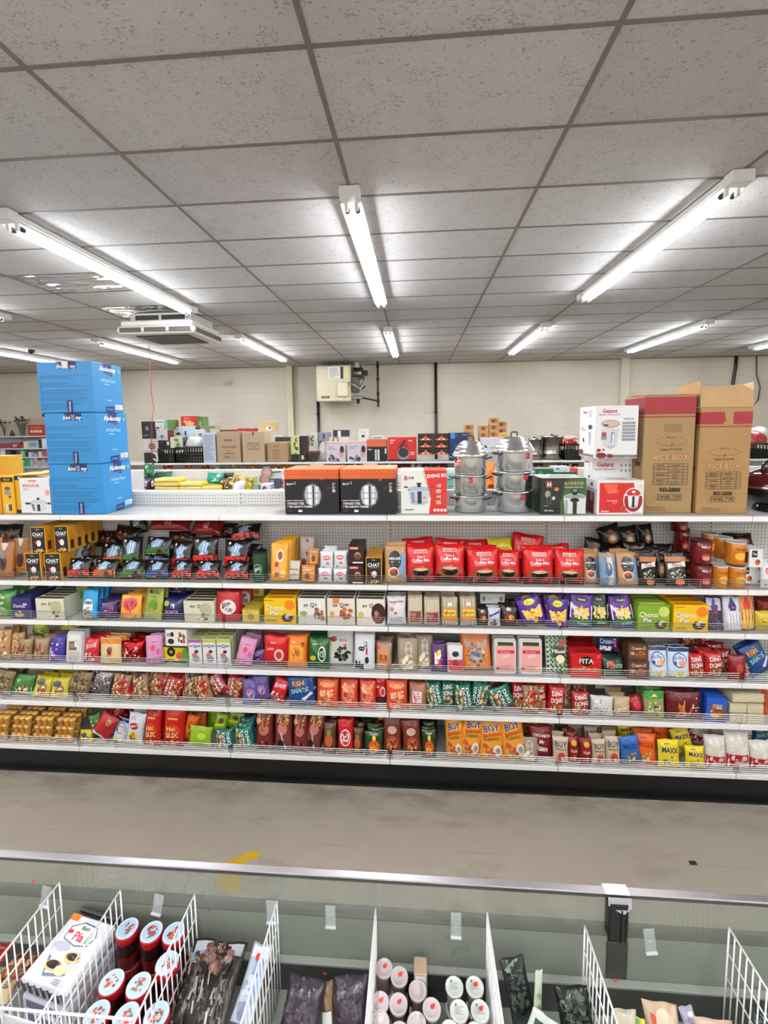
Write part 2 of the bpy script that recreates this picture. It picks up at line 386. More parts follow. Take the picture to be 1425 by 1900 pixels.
# ---------------------------------------------------------------- hanging air unit, cameras, cord
W = mat('d9d6cf', 'paint'); DK = mat('35332f', 'paint'); GR = mat('6c6a64', 'paint')
t = thing('air_cassette', 'white square ceiling air unit with dark louvred slots', 'air conditioner', (-3.38, 6.2, CZ))
mb = MB(); mb.box((-.52, -.36, -.2), (.46, .46, -.12), W, .02); mb.box((-.44, -.26, -.12), (.4, .4, -.005), W, .01); mb.build('body', t)
mb = MB(); mb.box((-.56, -.4, -.3), (.5, .5, -.2), W, .03); mb.build('fascia', t)
for i in range(3):
    mb = MB(); x0 = -.5+i*.335; mb.box((x0, -.408, -.28), (x0+.29, -.398, -.225), DK)
    for q in range(4): mb.box((x0, -.412, -.276+q*.014), (x0+.29, -.405, -.271+q*.014), GR)
    mb.build('louvre', t)
mb = MB(); mb.box((.497, -.34, -.28), (.508, .42, -.225), DK); 
for q in range(4): mb.box((.503, -.34, -.276+q*.014), (.511, .42, -.271+q*.014), GR)
mb.build('louvre', t)
mb = MB(); mb.box((-.38, -.25, -.312), (.34, .36, -.3), DK, .004)
for q in range(9): mb.box((-.37, -.23+q*.064, -.316), (.33, -.215+q*.064, -.312), GR)
mb.build('intake_grille', t)
for i in range(2):
    mb = MB(); x0 = -.36+i*.36; mb.box((x0, -.268, -.105), (x0+.32, -.258, -.04), DK); mb.build('louvre', t)
t = thing('dome_camera', 'small black dome security camera on the ceiling at far left', 'security camera', (-7.24, 8.17, CZ))
mb = MB(); mb.lathe([(0, 0), (.07, 0), (.075, -.03), (.06, -.04)], 20, mat('c9c6c0', 'paint')); mb.build('base', t)
mb = MB(); mb.lathe([(.06, -.04)]+[(.06*math.cos(a*PI/12), -.04-.075*math.sin(a*PI/12)) for a in range(1, 7)], 20, mat('1c1b22', 'gloss')); mb.build('dome', t)
mb = MB(); mb.tube([(-5.0, 8.3, CZ), (-5.0, 8.3, 3.9), (-5.01, 8.3, 3.4), (-4.98, 8.3, 3.1), (-5.01, 8.22, 2.72), (-5.02, 8.2, 2.0)], .006, mat('a8473f', 'matte'))
tag(mb.build('hanging_cord'), 'thin red cord hanging from the ceiling beside the blue cartons', 'cord')
t = thing('bullet_camera', 'small white bullet security camera on the back wall', 'security camera', (-4.8, RY1, 3.8))
mb = MB(); mb.lathe([(0, 0), (.04, 0), (.045, .012), (.0, .02)], 14, W, Matrix.Rotation(PI/2, 4, 'X')); mb.tube([(0, -.01, 0), (.02, -.06, .01), (0, -.1, .05)], .012, W); mb.build('bracket', t)
mb = MB(); mb.lathe([(0, -.1), (.035, -.1), (.038, .08), (.03, .1), (.03, .085), (0, .085)], 14, mat('b9b6b4', 'paint'), Matrix.Translation((-.06, -.12, .07)) @ Matrix.Rotation(-1.9, 4, 'Y') @ Matrix.Rotation(.5, 4, 'X')); mb.build('camera_body', t)
# ---------------------------------------------------------------- things fixed to the back wall
YW = RY1
def W_(px, py): return atY(px, py, YW-.05)
CR = mat('d8cdb4', 'paint'); BR = mat('b9a98a', 'paint')
mb = MB(); p = W_(532, 740).x; mb.box((p, YW-.06, 0), (p+.16, YW, CZ), CR, .005); struct(mb.build('trim_3'))
mb = MB()
for k, w in ((.19, .03), (.235, .022), (.27, .016)): mb.tube([(p+k, YW-.03, 0), (p+k, YW-.03, CZ-.01)], w*.55, mat('d2c7ae' if k > .2 else '9c8e74', 'paint'), 8)
tag(mb.build('wall_conduit'), 'cream painted conduit pipes running up the wall left of heater', 'pipe')
for px_, z0, rr, lb in ((808.5, .5, .035, 'black drain pipe running down the wall right of the heater'), (590, .5, .035, 'black pipe coming down the wall below the heater')):
    mb = MB(); x = W_(px_, 760).x; zt = CZ-.01 if px_ > 700 else 3.38
    mb.tube([(x, YW-.045, z0), (x+.01, YW-.045, 2.3), (x, YW-.045, zt)], rr, mat('1d1b1a', 'paint'), 10)
    mb.tube([(x, YW-.05, 3.0), (x, YW-.05, 3.05)], rr*1.3, mat('1d1b1a', 'paint'), 10)
    tag(mb.build('drain_pipe'), lb, 'pipe')
mb = MB(); x0 = W_(1151, 700).x; mb.box((x0, YW-.1, 0), (x0+.2, YW, CZ), mat('cdc5b3', 'paint'), .004); struct(mb.build('trim_4'))
mb = MB(); x = 7.6; mb.tube([(x, YW-.04, CZ-.01), (x, YW-.04, 4.0), (x-.04, YW-.05, 3.7), (x-.06, YW-.04, 3.3), (x-.07, YW-.04, 2.2)], .035, mat('1d1b1a', 'paint'), 8)
tag(mb.build('wall_pipe'), 'bent black pipe on the wall behind the open carton', 'pipe')
mb = MB(); x = 8.05; mb.tube([(x, YW-.04, CZ-.01), (x+.03, YW-.04, 3.8), (x+.13, YW-.04, 3.5), (x+.1, YW-.04, 3.2), (x-.12, YW-.04, 2.9), (x-.3, YW-.04, 2.5), (x-.32, YW-.04, 2.1)], .014, mat('4b4644', 'paint'), 6)
tag(mb.build('wall_cable'), 'thin dark cable snaking down the wall at far right', 'cable')
# unit heater hung under the ceiling
YH = 10.75
def H_(px, py): return atY(px, py, YH)
a, b_ = H_(586, 679), H_(651, 744)
t = thing('unit_heater', 'beige gas unit heater hung from the ceiling on the back wall', 'heater', ((a.x+b_.x)/2, YH+.3, b_.z))
wx, hz = (b_.x-a.x)/2, a.z-b_.z; HB = mat('c9bfa3', 'paint')
mb = MB(); mb.box((-wx, -.3, 0), (wx, .4, hz), HB, .015); mb.box((-wx, -.304, hz*.93), (wx, -.298, hz*.95), mat('a89e84', 'paint')); mb.build('cabinet', t)
mb = MB(); mb.box((wx*.25, -.38, hz*.13), (wx*.86, -.3, hz*.52), mat('cfc5aa', 'paint'), .01); mb.build('control_box', t)
mb = MB(); mb.box((-.12, -.306, hz*.63), (.16, -.3, hz*.96), mat('e9e6e0', 'card'), 0)
paint(mb, [('l', -.9, .06, .9, .94, '777', 12, 3)], lambda u, v, o: (.02+u*.13, -.306-o, hz*(.63+.33*v)), .27, .3); mb.build('rating_label', t)
mb = MB(); mb.box((.18, -.306, hz*.63), (.24, -.3, hz*.96), mat('3a2f2c', 'card'), 0); mb.box((.26, -.306, hz*.6), (.36, -.3, hz*.97), mat('d8cf9a', 'card'), 0); mb.build('warning_sticker', t)
mb = MB(); mb.box((-wx*.72, -.31, hz*.09), (-wx*.25, -.3, hz*.15), mat('2d2522', 'card'), 0)
paint(mb, [('t', 'LENNOX', -.1, .5, .6, 'e87722', 0, .8)], lambda u, v, o: (-wx*.485+u*wx*.235, -.31-o, hz*(.09+.06*v)), wx*.47, hz*.06, base=.002); mb.build('maker_plate', t)
mb = MB(); DG = mat('55534f', 'alu'); DG2 = mat('2b2a28', 'paint')
mb.lathe([(0, 0), (.13, 0), (.14, .05), (.14, .2), (.1, .24), (0, .24)], 20, mat('6d6f6c', 'alu'), Matrix.Translation((wx+.02, -.05, hz*.8)) @ Matrix.Rotation(PI/2, 4, 'Y') @ Matrix.Translation((0, 0, .02)))
mb.lathe([(0, 0), (.06, 0), (.07, .1), (0, .12)], 14, DG2, Matrix.Translation((wx+.28, -.08, hz*.8)) @ Matrix.Rotation(PI/2, 4, 'Y'))
mb.box((wx, -.2, hz*.25), (wx+.17, .1, hz*.7), mat('4a4945', 'paint'), .02); mb.build('burner_assembly', t)
mb = MB(); mb.tube([(wx*.9, -.34, hz*.52), (wx+.1, -.33, hz*.44), (wx+.25, -.25, hz*.3), (wx+.33, -.15, hz*.42)], .022, mat('b9b6ae', 'steel'), 8)
mb.tube([(wx+.22, -.1, hz*1.0), (wx+.28, -.1, hz*.9), (wx+.3, -.12, hz*.6), (wx+.2, -.14, hz*.4)], .016, mat('8d8a84', 'alu'), 8); mb.build('flex_conduit', t)
mb = MB(); mb.box((wx*.8, -.2, hz*.06), (wx+.28, -.02, hz*.14), mat('77746c', 'alu'), .01); mb.lathe([(.0, -.1), (.03, -.09), (.05, .05)], 10, DG2, Matrix.Translation((wx+.15, -.1, hz*.04))); mb.build('gas_valve', t)
mb = MB(); gx = H_(699, 700).x-(a.x+b_.x)/2
mb.tube([(wx+.25, -.1, hz*.1), (gx-.1, -.02, hz*.03), (gx, .0, hz*.0)], .022, DG2, 8); mb.tube([(gx, .0, -.14), (gx, 0, CZ-b_.z-.01)], .026, DG2, 8)
for z in (.0, hz*.22, hz*.62, hz*1.0): mb.tube([(gx, 0, z-.03), (gx, 0, z+.03)], .04, DG2, 8)
mb.build('gas_pipe', t)
mb = MB(); mb.lathe([(.09, hz*.95), (.09, CZ-b_.z-.01)], 16, mat('c9c9c9', 'steel'), Matrix.Translation((wx+.1, .12, 0))); mb.build('flue', t)
mb = MB()
for x in (-wx*.25, wx*.6): mb.tube([(x, -.2, hz-.01), (x, -.2, CZ-b_.z-.01)], .008, DG2, 6); mb.tube([(x, .3, hz-.01), (x, .3, CZ-b_.z-.01)], .008, DG2, 6)
mb.build('hanger_rod', t)
# worn yellow floor paint and a dark scrap
mb = MB(); P = [atZ(482, 1580, .002), atZ(470, 1578, .002), atZ(440, 1590, .002), atZ(415, 1602, .002), Vector((-1.21, 2.36, .002)), Vector((-1.06, 2.32, .002)), atZ(455, 1598, .002), atZ(480, 1592, .002)]
q = len(P); mb.add(P[::-1]+[Vector((p.x, p.y, .0005)) for p in P], [list(range(q))]+[(i, i+q, (i+1) % q+q, (i+1) % q) for i in range(q)], mat('c9a21c', 'matte'))
tag(mb.build('floor_paint_mark'), 'worn yellow paint mark on the floor beside the freezer rail', 'floor marking')
mb = MB(); c = atZ(1286, 1602, 0); mb.box((c.x-.022, c.y-.012, .0005), (c.x+.02, c.y+.012, .008), mat('2a2522', 'matte'), .003)
tag(mb.build('floor_scrap'), 'small dark scrap lying on the open floor at right', 'litter')
# ---------------------------------------------------------------- gondola shelving
def m_peg():
    m, nt, b, N, L = node_mat('pegboard'); tc = N('ShaderNodeTexCoord').outputs['Object']; sx = N('ShaderNodeSeparateXYZ'); L(tc, sx.inputs[0]); q = []
    for k in (0, 2):
        f = math_node(nt, 'SUBTRACT', math_node(nt, 'FRACT', math_node(nt, 'DIVIDE', sx.outputs[k], .0254)), .5); q.append(math_node(nt, 'MULTIPLY', f, f))
    d = ramp(nt, math_node(nt, 'ADD', q[0], q[1]), .028, .018)
    L(mixc(nt, d, 'e0ddd8', '2b2927'), b.inputs['Base Color']); b.inputs['Roughness'].default_value = .5; return m
def m_slot():
    m, nt, b, N, L = node_mat('slotted_upright'); tc = N('ShaderNodeTexCoord').outputs['Object']; sx = N('ShaderNodeSeparateXYZ'); L(tc, sx.inputs[0])
    f = math_node(nt, 'GREATER_THAN', math_node(nt, 'FRACT', math_node(nt, 'DIVIDE', sx.outputs[2], .0317)), .45)
    g_ = math_node(nt, 'LESS_THAN', math_node(nt, 'ABSOLUTE', sx.outputs[0]), .0028)
    L(mixc(nt, math_node(nt, 'MULTIPLY', f, g_), 'd6d3cd', '141313'), b.inputs['Base Color']); b.inputs['Roughness'].default_value = .45; return m
PEG, SLOT = m_peg(), m_slot(); SH = mat('f2f0ec', 'paint', rough=.35); SHD = mat('d4d0c8', 'paint'); BK = mat('070707', 'paint'); WIRE = mat('c4c0ba', 'steel', rough=.36)
BW = 1.2192
def shelf_mesh(D, flip=1):
    mb = MB(); y1 = D if flip > 0 else -D
    mb.box((.002, min(.004, y1), -.014), (BW-.002, max(.004, y1), 0), mat('b7b6b3', 'paint', rough=.45))
    mb.box((.002, -.004 if flip > 0 else -.008, -.036), (BW-.002, .008 if flip > 0 else .004, .0005), SH, .003)
    mb.box((.01, min(.02*flip, .05*flip), -.03), (BW-.01, max(.02*flip, .05*flip), -.014), SHD)
    for x in (.008, BW-.012): mb.box((x, min(.03*flip, y1), -.045), (x+.003, max(.03*flip, y1), -.014), SHD)
    return mb.mesh('shelf')
def fence_mesh():
    mb = MB(); h = .07
    for k in range(5): z = .006+k*.0155; mb.tube([(.02, .006, z), (BW-.02, .006, z)], .0016 if k < 4 else .0022, WIRE, 4, False)
    for x in (.02, BW-.02): mb.tube([(x, .006, .0), (x, .006, h-.004)], .002, WIRE, 4)
    for k in range(1, 4): x = BW*k/4; mb.tube([(x, .004, 0), (x, .004, h)], .0016, WIRE, 4)
    return mb.mesh('wire_fence')
SM = {}
def bay(x, Yf, D, levels, top, where, base=.25, fence=True, far=True, name='gondola_bay', last=False):
    t = thing(name, f'white steel gondola shelving bay, {where}', 'shelving', (x, Yf, 0), 0)
    for k in ((D, 1), (D, -1)):
        if k not in SM: SM[k] = shelf_mesh(*k)
    if 'f' not in SM: SM['f'] = fence_mesh()
    mb = MB(); mb.box((.0175, D, .1), (BW-.0175, D+.02, top), PEG); mb.build('back_panel', t)
    mb = MB(); mb.box((0.001, D-.004, top), (BW-.001, D+.05, top+.022), SH, .004); mb.build('top_rail', t)
    for ux, a_, b_ in ((0, .0004, .017), (BW, -.017, -.0004)):
        mb = MB(); mb.box((a_, -.006, 0), (b_, .03, top-.001), SLOT); mb.build('upright', t, (ux, D, 0))
    if far: mb = MB(); mb.box((.0175, D+.03, .1), (BW-.0175, D+.05, top), PEG); mb.build('back_panel', t)
    for z in levels:
        s = link('shelf', SM[D, 1], t, (0, 0, z))
        if far: link('shelf', SM[D, -1], t, (0, 2*D+.05, z))
        if fence and z < 1.7: link('wire_fence', SM['f'], t, (0, 0, z))
    s = link('shelf', SM[D, 1], t, (0, 0, base))
    if fence: link('wire_fence', SM['f'], t, (0, 0, base))
    mb = MB(); mb.box((.0005, .06, 0.0005), (BW-.0005, .08, base-.037), BK); mb.box((.0005, .03, 0.0005), (BW-.0005, .07, .02), BK); 
    mb.build('kick_plate', t)
    mb = MB(); mb.box((.0005, .08, .0005), (BW-.0005, D-.01, base-.05), BK); mb.build('base_deck', t)
    return t
SY = 3.13; SD = .42; LV = {'A': 1.585, 'B': 1.276, 'C': .922, 'D': .619, 'E': .25, 'T': 2.09}
names = ['cut by the left photo edge', 'under the blue cartons', 'under the empty stretch of top shelf and first steamer box', 'under the second steamer box and the pots', 'under the green and red pot boxes', 'at the right edge under the red cooker']
for i, nm in enumerate(names): bay(-3.875+i*BW, SY, SD, [2.09, 1.585, 1.276, .922, .619], 2.19, nm, last=i == 5)
G2Y, G3Y = 5.62, 8.3
for i, x in enumerate([-5.33+BW*k for k in range(10)]):
    bay(x, G2Y, SD, [1.80, 1.4, 1.0, .6], 2.12, f'{ORD[i]} from the left in the middle row', fence=False, last=i == 9)
for i, x in enumerate([-5.08-BW+BW*k for k in range(12)]):
    bay(x, G3Y, .5, [2.05, 1.6, 1.2, .8], 2.0, f'{ORD[i]} from the left in the far row', fence=False, far=False, last=i == 11)
# ---------------------------------------------------------------- goods: builders
def pouch_fn(W, H, T, style, seed):
    rg = random.Random(seed); A = [(rg.uniform(2, 7), rg.uniform(2, 7), rg.uniform(0, 6), rg.uniform(.3, 1)) for _ in range(5)]
    def wid(v):
        if style == 'pil': return 1-.07*math.sin(PI*v)
        return 1-.05*v
    def thick(u, v):
        e = max(0, 1-abs(u)**3)**.6
        if style == 'pil': g = max(0, math.sin(PI*min(1, max(0, (v-.05)/.9))))**.5 if .05 < v < .95 else 0
        else: g = min(1, (v/.06)**.5 if v > 0 else 0)*max(0, 1-max(0, (v-.08)/.86)**1.6)**.75 if v < .93 else 0
        n = sum(a*math.sin(p*u*2.2+q*v*3+r) for p, q, r, a in A)*.05
        n += .04*math.sin(9*v+11*u*u*(1 if u > 0 else -1)+A[0][2])*(1-g*.4)
        return T/2*(e*g*(1+n))+.0006
    def SF(u, v, o):
        uu = max(-1, min(1, u)); vv = max(0, min(1, v))
        return (u*W/2*wid(vv), -(thick(uu, vv)+o*(1+.6)), v*H*(1+.012*math.sin(5*u+A[1][2]) if v > .9 else 1))
    return SF, thick, wid
def pouch(mb, W, H, T, m, style='pil', seed=0, seal=None, nu=12, nv=14):
    SF, th, wd = pouch_fn(W, H, T, style, seed)
    vs = []; fs = []
    for j in range(nv+1):
        for i in range(nu+1):
            vs.append(SF(-1+2*i/nu, j/nv, 0))
    o = len(vs); vs += [(p[0], -p[1]*.85, p[2]) for p in vs]
    for j in range(nv):
        for i in range(nu):
            a = j*(nu+1)+i; q = (a, a+1, a+nu+2, a+nu+1); fs.append(q); fs.append(tuple(k+o for k in q[::-1]))
    for i in range(nu):
        a = i; fs.append((a+1, a, a+o, a+1+o)); a = nv*(nu+1)+i; fs.append((a, a+1, a+1+o, a+o))
    for j in range(nv):
        a = j*(nu+1); b = a+nu+1; fs.append((a, b, b+o, a+o)); a += nu; b += nu; fs.append((b, a, a+o, b+o))
    mb.add(vs, fs, m, True); return SF
KIND = {}
def K(name, cat, typ, w, h, T, col, art, desc, **k): KIND[name] = dict(cat=cat, typ=typ, W=w*.00396, H=h*.00396, T=T, col=col, art=art, desc=desc, **k)
_PC = {}
def proto(name):
    """meshes of one kind: [(part name, mesh, offset)]; the first is the body."""
    if name in _PC: return _PC[name]
    k = KIND[name]; W, H, T = k['W'], k['H'], k['T']; mb = MB(); ty = k['typ']; parts = []; nm = k.get('obj', name)
    if ty in ('pil', 'sup'):
        fin = k.get('fin', 'film'); SF = pouch(mb, W, H, T, mat(k['col'], fin), ty, k.get('seed', sum(map(ord, name))))
        paint(mb, k['art'], SF, W, H, k.get('afin', 'film'), base=.0012, step=.0003)
    elif ty == 'box':
        mb.box((-W/2, -T/2, 0), (W/2, T/2, H), mat(k['col'], 'card', rough=.38), .0015)
        paint(mb, k['art'], front(W, T, H), W, H, 'card')
        if 'side' in k:
            for sf in (right_side, left_side): paint(mb, k['side'], sf(W, T, H), T, H, 'card')
        if 'top' in k: paint(mb, k['top'], top_side(W, T, H), W, T, 'card')
    elif ty == 'can':
        r = W/2; mb.lathe([(0, 0), (r*.96, 0), (r, .004), (r, H*.93), (r*.97, H*.95)], 24, mat(k['col'], 'gloss'))
        cyl = lambda u, v, o: ((r+o)*math.sin(u), -(r+o)*math.cos(u), v*H)
        paint(mb, k['art'], cyl, W, H, 'gloss')
        lid = MB(); lid.lathe([(0, H*.94), (r*1.01, H*.94), (r*1.01, H), (r*.9, H*1.005), (r*.86, H*.99), (0, H*.99)], 24, mat(k.get('lid', 'ddd'), 'gloss' if 'lidm' not in k else 'alu'))
        parts.append(('lid', lid.mesh('lid'), (0, 0, 0)))
    elif ty == 'clam':                       # clear clamshell tray with rounded corners
        pts = []; rr = min(W, H)*.12
        for cx, cz, a0 in ((W/2-rr, rr, -90), (W/2-rr, H-rr, 0), (-W/2+rr, H-rr, 90), (-W/2+rr, rr, 180)):
            for q in range(5): a = math.radians(a0+q*22.5); pts.append((cx+rr*math.cos(a), cz+rr*math.sin(a)))
        n = len(pts); z0 = H/2; rings = [(1, T/2), (1, -T/2*.2), (.96, -T/2*.3), (.9, -T/2)]
        vs = []; fs = []
        for s, y in rings: vs += [(x*s, y, z0+(z-z0)*s) for x, z in pts]
        for j in range(len(rings)-1):
            for i in range(n): q = (i+1) % n; fs.append((j*n+i, j*n+q, (j+1)*n+q, (j+1)*n+i))
        fs += [tuple(range(n))[::-1], tuple(range(3*n, 4*n))]
        mb.add(vs, fs, mat(k['col'], 'gloss')); paint(mb, k['art'], lambda u, v, o: (u*W/2*.88, -T/2-o, H*.06+v*H*.88), W, H, 'gloss')
    elif ty == 'cups':                       # two-by tray of small jelly cups under film
        n = max(2, round(W/.048)); rg = random.Random(5); cw = W/n
        for i in range(n):
            for j in (0, 1):
                x, y = -W/2+cw*(i+.5), -T/4+j*T/2; c = mat(rg.choice(k['cols']), 'gloss')
                mb.lathe([(0, 0), (cw*.38, 0), (cw*.44, H*.76), (cw*.495, H*.78), (cw*.495, H*.93), (cw*.42, H*.985), (0, H*.99)], 12, c, ctr=(x, y))
    parts.insert(0, (nm, mb.mesh(name), (0, 0, 0))); _PC[name] = parts; return parts
_GEO = {}
def geo(name):
    if name not in _GEO:
        vs = []; fs = []; o = 0
        for n, me, of in proto(name):
            a = np.empty(len(me.vertices)*3); me.vertices.foreach_get('co', a); a = a.reshape(-1, 3)+np.array(of); vs.append(a); fs += [tuple(i+o for i in p.vertices) for p in me.polygons]; o += len(a)
        _GEO[name] = (np.vstack(vs), fs)
    return _GEO[name]
PLACED = []                                   # (low corner, high corner, tree) of what already stands on the shelves
CEIL = {'A': 2.09, 'B': 1.585, 'C': 1.276, 'D': .922, 'E': .619}
def settle(name, loc, R_, scale, R, deep):
    """nudge an item until it stands clear of the shelf, the rail, the panel and its neighbours."""
    V, Fc = geo(name); zs = LV[R]+.0015; best = None
    tries = [(0, 0, 1, 1)]+[(dy, dz, sx, k) for k in (1, .3) for sx in (1, .93, .86) for dz in (0, .012, .03) for dy in (0, .012, .026, .045, .07)][1:]
    tries.sort(key=lambda q: q[0]*12+q[1]*14+(1-q[2])*3.2+(q[3] != 1)*.2)
    if deep: tries = tries[:16]
    for n_, (dy, dz, sx, k) in enumerate(tries):
        Rk = R_
        if k != 1:
            e = R_.to_euler('XYZ'); Rk = Euler((e.x*.4, e.y, e.z*.2)).to_matrix()
        M3 = np.array(Rk) @ np.diag((scale[0]*sx, scale[1]*(1 if k == 1 else .85), scale[2]))
        P = V @ M3.T+np.array(loc)+np.array((0, dy, dz)); lo, hi = P.min(0), P.max(0); sh = np.zeros(3)
        if lo[2] < zs: sh[2] = zs-lo[2]
        if hi[2]+sh[2] > CEIL[R]-.048: sh[2] += CEIL[R]-.048-hi[2]-sh[2]
        if lo[2]+sh[2] < zs: continue
        if lo[1] < SY+.0105: sh[1] = SY+.0105-lo[1]
        if hi[1]+sh[1] > SY+SD-.009: sh[1] = SY+SD-.009-hi[1]
        if lo[1]+sh[1] < SY+.0095: sh[1] = SY+.0095-lo[1]
        P = P+sh; lo, hi = P.min(0), P.max(0); near = [q for q in PLACED if (q[0] < hi).all() and (q[1] > lo).all()]
        tr = BVHTree.FromPolygons(P.tolist(), Fc); hit = sum(len(tr.overlap(q[2])) for q in near)
        if best is None or hit < best[0]: best = (hit, lo, hi, tr, Vector(loc)+Vector((0, dy, dz))+Vector(sh), Rk, (scale[0]*sx, scale[1]*(1 if k == 1 else .85), scale[2]))
        if hit == 0: break
    if best is None or (deep and best[0]): return None
    PLACED.append(best[1:4]); return best[4:]
REG = []                                      # things waiting for their label
ROWN = {'A': 'highest snack shelf', 'B': 'second snack shelf', 'C': 'third snack shelf', 'D': 'fourth snack shelf', 'E': 'lowest snack deck'}
def put(name, loc, rot, scale, row, desc=None, deep=0, key=None):
    pr = proto(name); k = KIND[name]
    o = link(pr[0][0], pr[0][1], None, loc); o.rotation_euler = rot; o.scale = scale
    for n, me, of in pr[1:]: link(n, me, o, of)
    o['category'] = k['cat']; REG.append((o, name, desc or k['desc'], row, deep, key)); return o
RG = random.Random(11); STAT = [0]
def row(R, items):
    """items: (kind, x0, x1, ytop, ybottom[, options]) measured on the photograph; each stands or lies at its real place on shelf R."""
    zs = LV[R]+.0025
    for it in items:
        name, x0, x1, yt, yb = it[:5]; op = it[5] if len(it) > 5 else {}
        k = KIND[name]; T = k['T']*op.get('ts', 1); bag = k['typ'] in ('pil', 'sup')
        Y = op.get('y', SY+.014+(T/2 if not bag else T*.45)+RG.uniform(0, .004)); cx = (x0+x1)/2
        P = atY(cx, (yt+yb)/2, Y); mpp = depth(P)/F_PX
        w, h = (x1-x0)*mpp, (yb-yt)*mpp
        z = op['z'] if 'z' in op else zs
        if op.get('up'): z = max(zs, ZY(yb, Y-T/2, P.x))
        a = math.radians(op.get('a', 0)); tilt = math.radians(op.get('t', RG.uniform(5, 13) if bag else 0)); rz = math.radians(op.get('r', RG.uniform(-6, 6) if bag else 0))
        if op.get('free'): sx = sz = op['free']
        else:
            sx, sz = w/k['W'], h/k['H']
            if abs(math.sin(a)) > .6: sx, sz = h/k['W'], w/k['H']
            sx = min(1.35, max(.72, sx)); sz = min(1.4, max(.7, sz))
        n = op.get('n', 3 if bag else 3); gap = max(op.get('p', 0), T*op.get('ts', 1)+.004)
        for d in range(n):
            yy = Y+d*gap
            if yy+T/2 > SY+SD-.01 and d: break
            dx = 0 if not d else RG.uniform(-.01, .01) if bag else RG.uniform(-.002, .002)
            R_ = Matrix.Rotation(rz*(1 if d == 0 else RG.uniform(-1, 1) if bag else 1), 3, 'Z') @ Matrix.Rotation(-tilt, 3, 'X') @ Matrix.Rotation(a, 3, 'Y')
            hh = sz*k['H']/2
            loc = Vector((P.x+dx, yy, z+(hh*abs(math.cos(a))+sx*k['W']/2*abs(math.sin(a)))*math.cos(tilt)+abs(math.sin(tilt))*T*.25))-R_ @ Vector((0, 0, hh))
            loc.y += hh*math.sin(tilt)*(.9)
            r = settle(name, loc, R_, (sx*.985, op.get('ts', 1), sz*(1 if d == 0 or not bag else RG.uniform(.93, 1.0))), R, d)
            if r is None:
                if d: break
                STAT[0] += 1; r = (loc, R_, (sx, 1, sz))
            put(name, r[0], r[1].to_euler(), r[2], R, op.get('d'), d, len(REG)-d if d else None)
def finish_labels():
    from collections import defaultdict
    g = defaultdict(list)
    for i, (o, name, desc, R, deep, key) in enumerate(REG):
        if not deep: g[desc, R].append(i)
    base = {}
    for (desc, R), ids in g.items():
        ids.sort(key=lambda i: (REG[i][0].location.x, REG[i][0].location.z))
        for j, i in enumerate(ids):
            w = ROWN.get(R, R)
            if len(ids) > 1:
                q = 'leftmost' if j == 0 else 'rightmost' if j == len(ids)-1 else (ORD[j] if j < 20 else f'{j+1}th')+' from left'
                lb = f'{desc}, {q} on {w}'; REG[i][0]['group'] = f'{desc} on {w}'
            else: q = ''; lb = f'{desc} on {w}'
            REG[i][0]['label'] = lb; base[i] = (desc, q, w)
    front_ = None; seen = {}
    for i, (o, name, desc, R, deep, key) in enumerate(REG):
        if not deep: front_ = i; continue
        d, q, w = base[front_]; ql = (q+' ') if q else 'front '
        for nw in (8, 7, 6, 5, 4):
            o['label'] = f'{" ".join(d.split()[:nw]).rstrip(",")}, {ORD[deep-1]} behind the {ql}one, {w}'
            if len(o['label'].split()) <= 16: break
        o['group'] = f'hidden behind {d} {q} {w}'
# ---------------------------------------------------------------- goods: the kinds on the snack shelves
def nuts(seed, n=26, cs=('b98a55', '8f6234', 'd9b583', '6f4524'), u=0, v=.4, ru=.8, rv=.33, sz=.011): return ('n', u, v, ru, rv, list(cs), n, sz, seed)
# highest shelf: coffee and malt drinks
K('chat_box', 'box', 'box', 33, 50, .07, 'e3a32c', [('r', -.9, .0, .9, .98, '191513'), ('t', 'Maltop', 0, .9, .05, 'ddd', 0, .5), ('t', 'CHAT', 0, .72, .14, 'fff', 0, .75, .03), ('l', -.5, .6, .5, .64, '999', 1, 1), ('e', .05, .38, .32, .12, 'e9e2da'), ('r', -.12, .26, .2, .42, 'e9e2da'), ('e', -.35, .42, .12, .06, 'd22'), ('n', 0, .1, .7, .09, ['d59a4e', 'b3702c', 'f0cf95'], 16, .01, 4)],
  'black malt drink box with yellow sides', side=[('r', -.5, .1, .5, .45, '4a2018'), ('l', -.4, .5, .4, .8, 'b57b1c', 5, 2)], obj='malt_drink_box')
def brick(nm, c, d, seed): K(nm, 'coffee bag', 'pil', 50, 52, .07, '1c1513', [('r', -.96, .04, .96, .42, c), ('e', .35, .24, .3, .14, '5b3a2a'), ('e', .35, .24, .18, .08, '1c1210'), ('p', [(-.35, .42), (.35, .46), (.5, .8), (-.1, .9), (-.45, .7)], '7f9db8'), ('p', [(-.2, .45), (-.08, .45), (.05, .8), (-.08, .8)], 'd6e4ef'), ('p', [(.05, .48), (.16, .48), (.3, .8), (.18, .8)], 'd6e4ef'), ('t', '三合一咖啡', -.35, .1, .07, 'f3d9c9', 0, .55), ('e', -.55, .88, .1, .05, 'ddd')], d, seed=seed, obj='coffee_bag')
brick('cof_red', 'd42a22', 'black coffee bag with red lower band', 3); brick('cof_or', 'd9601f', 'black coffee bag with orange lower band', 5)
brick('cof_gr', '2f6a2b', 'black coffee bag with green lower band', 7); brick('cof_bl', '2b4f9b', 'black coffee bag with blue band', 9)
K('cof_maroon', 'coffee bag', 'pil', 80, 26, .08, '8c1f1c', [('e', 0, .5, .25, .3, 'b23', ), ('t', '53', 0, .5, .4, 'd8a6a0')], 'maroon coffee bag lying on the heap', obj='coffee_bag')
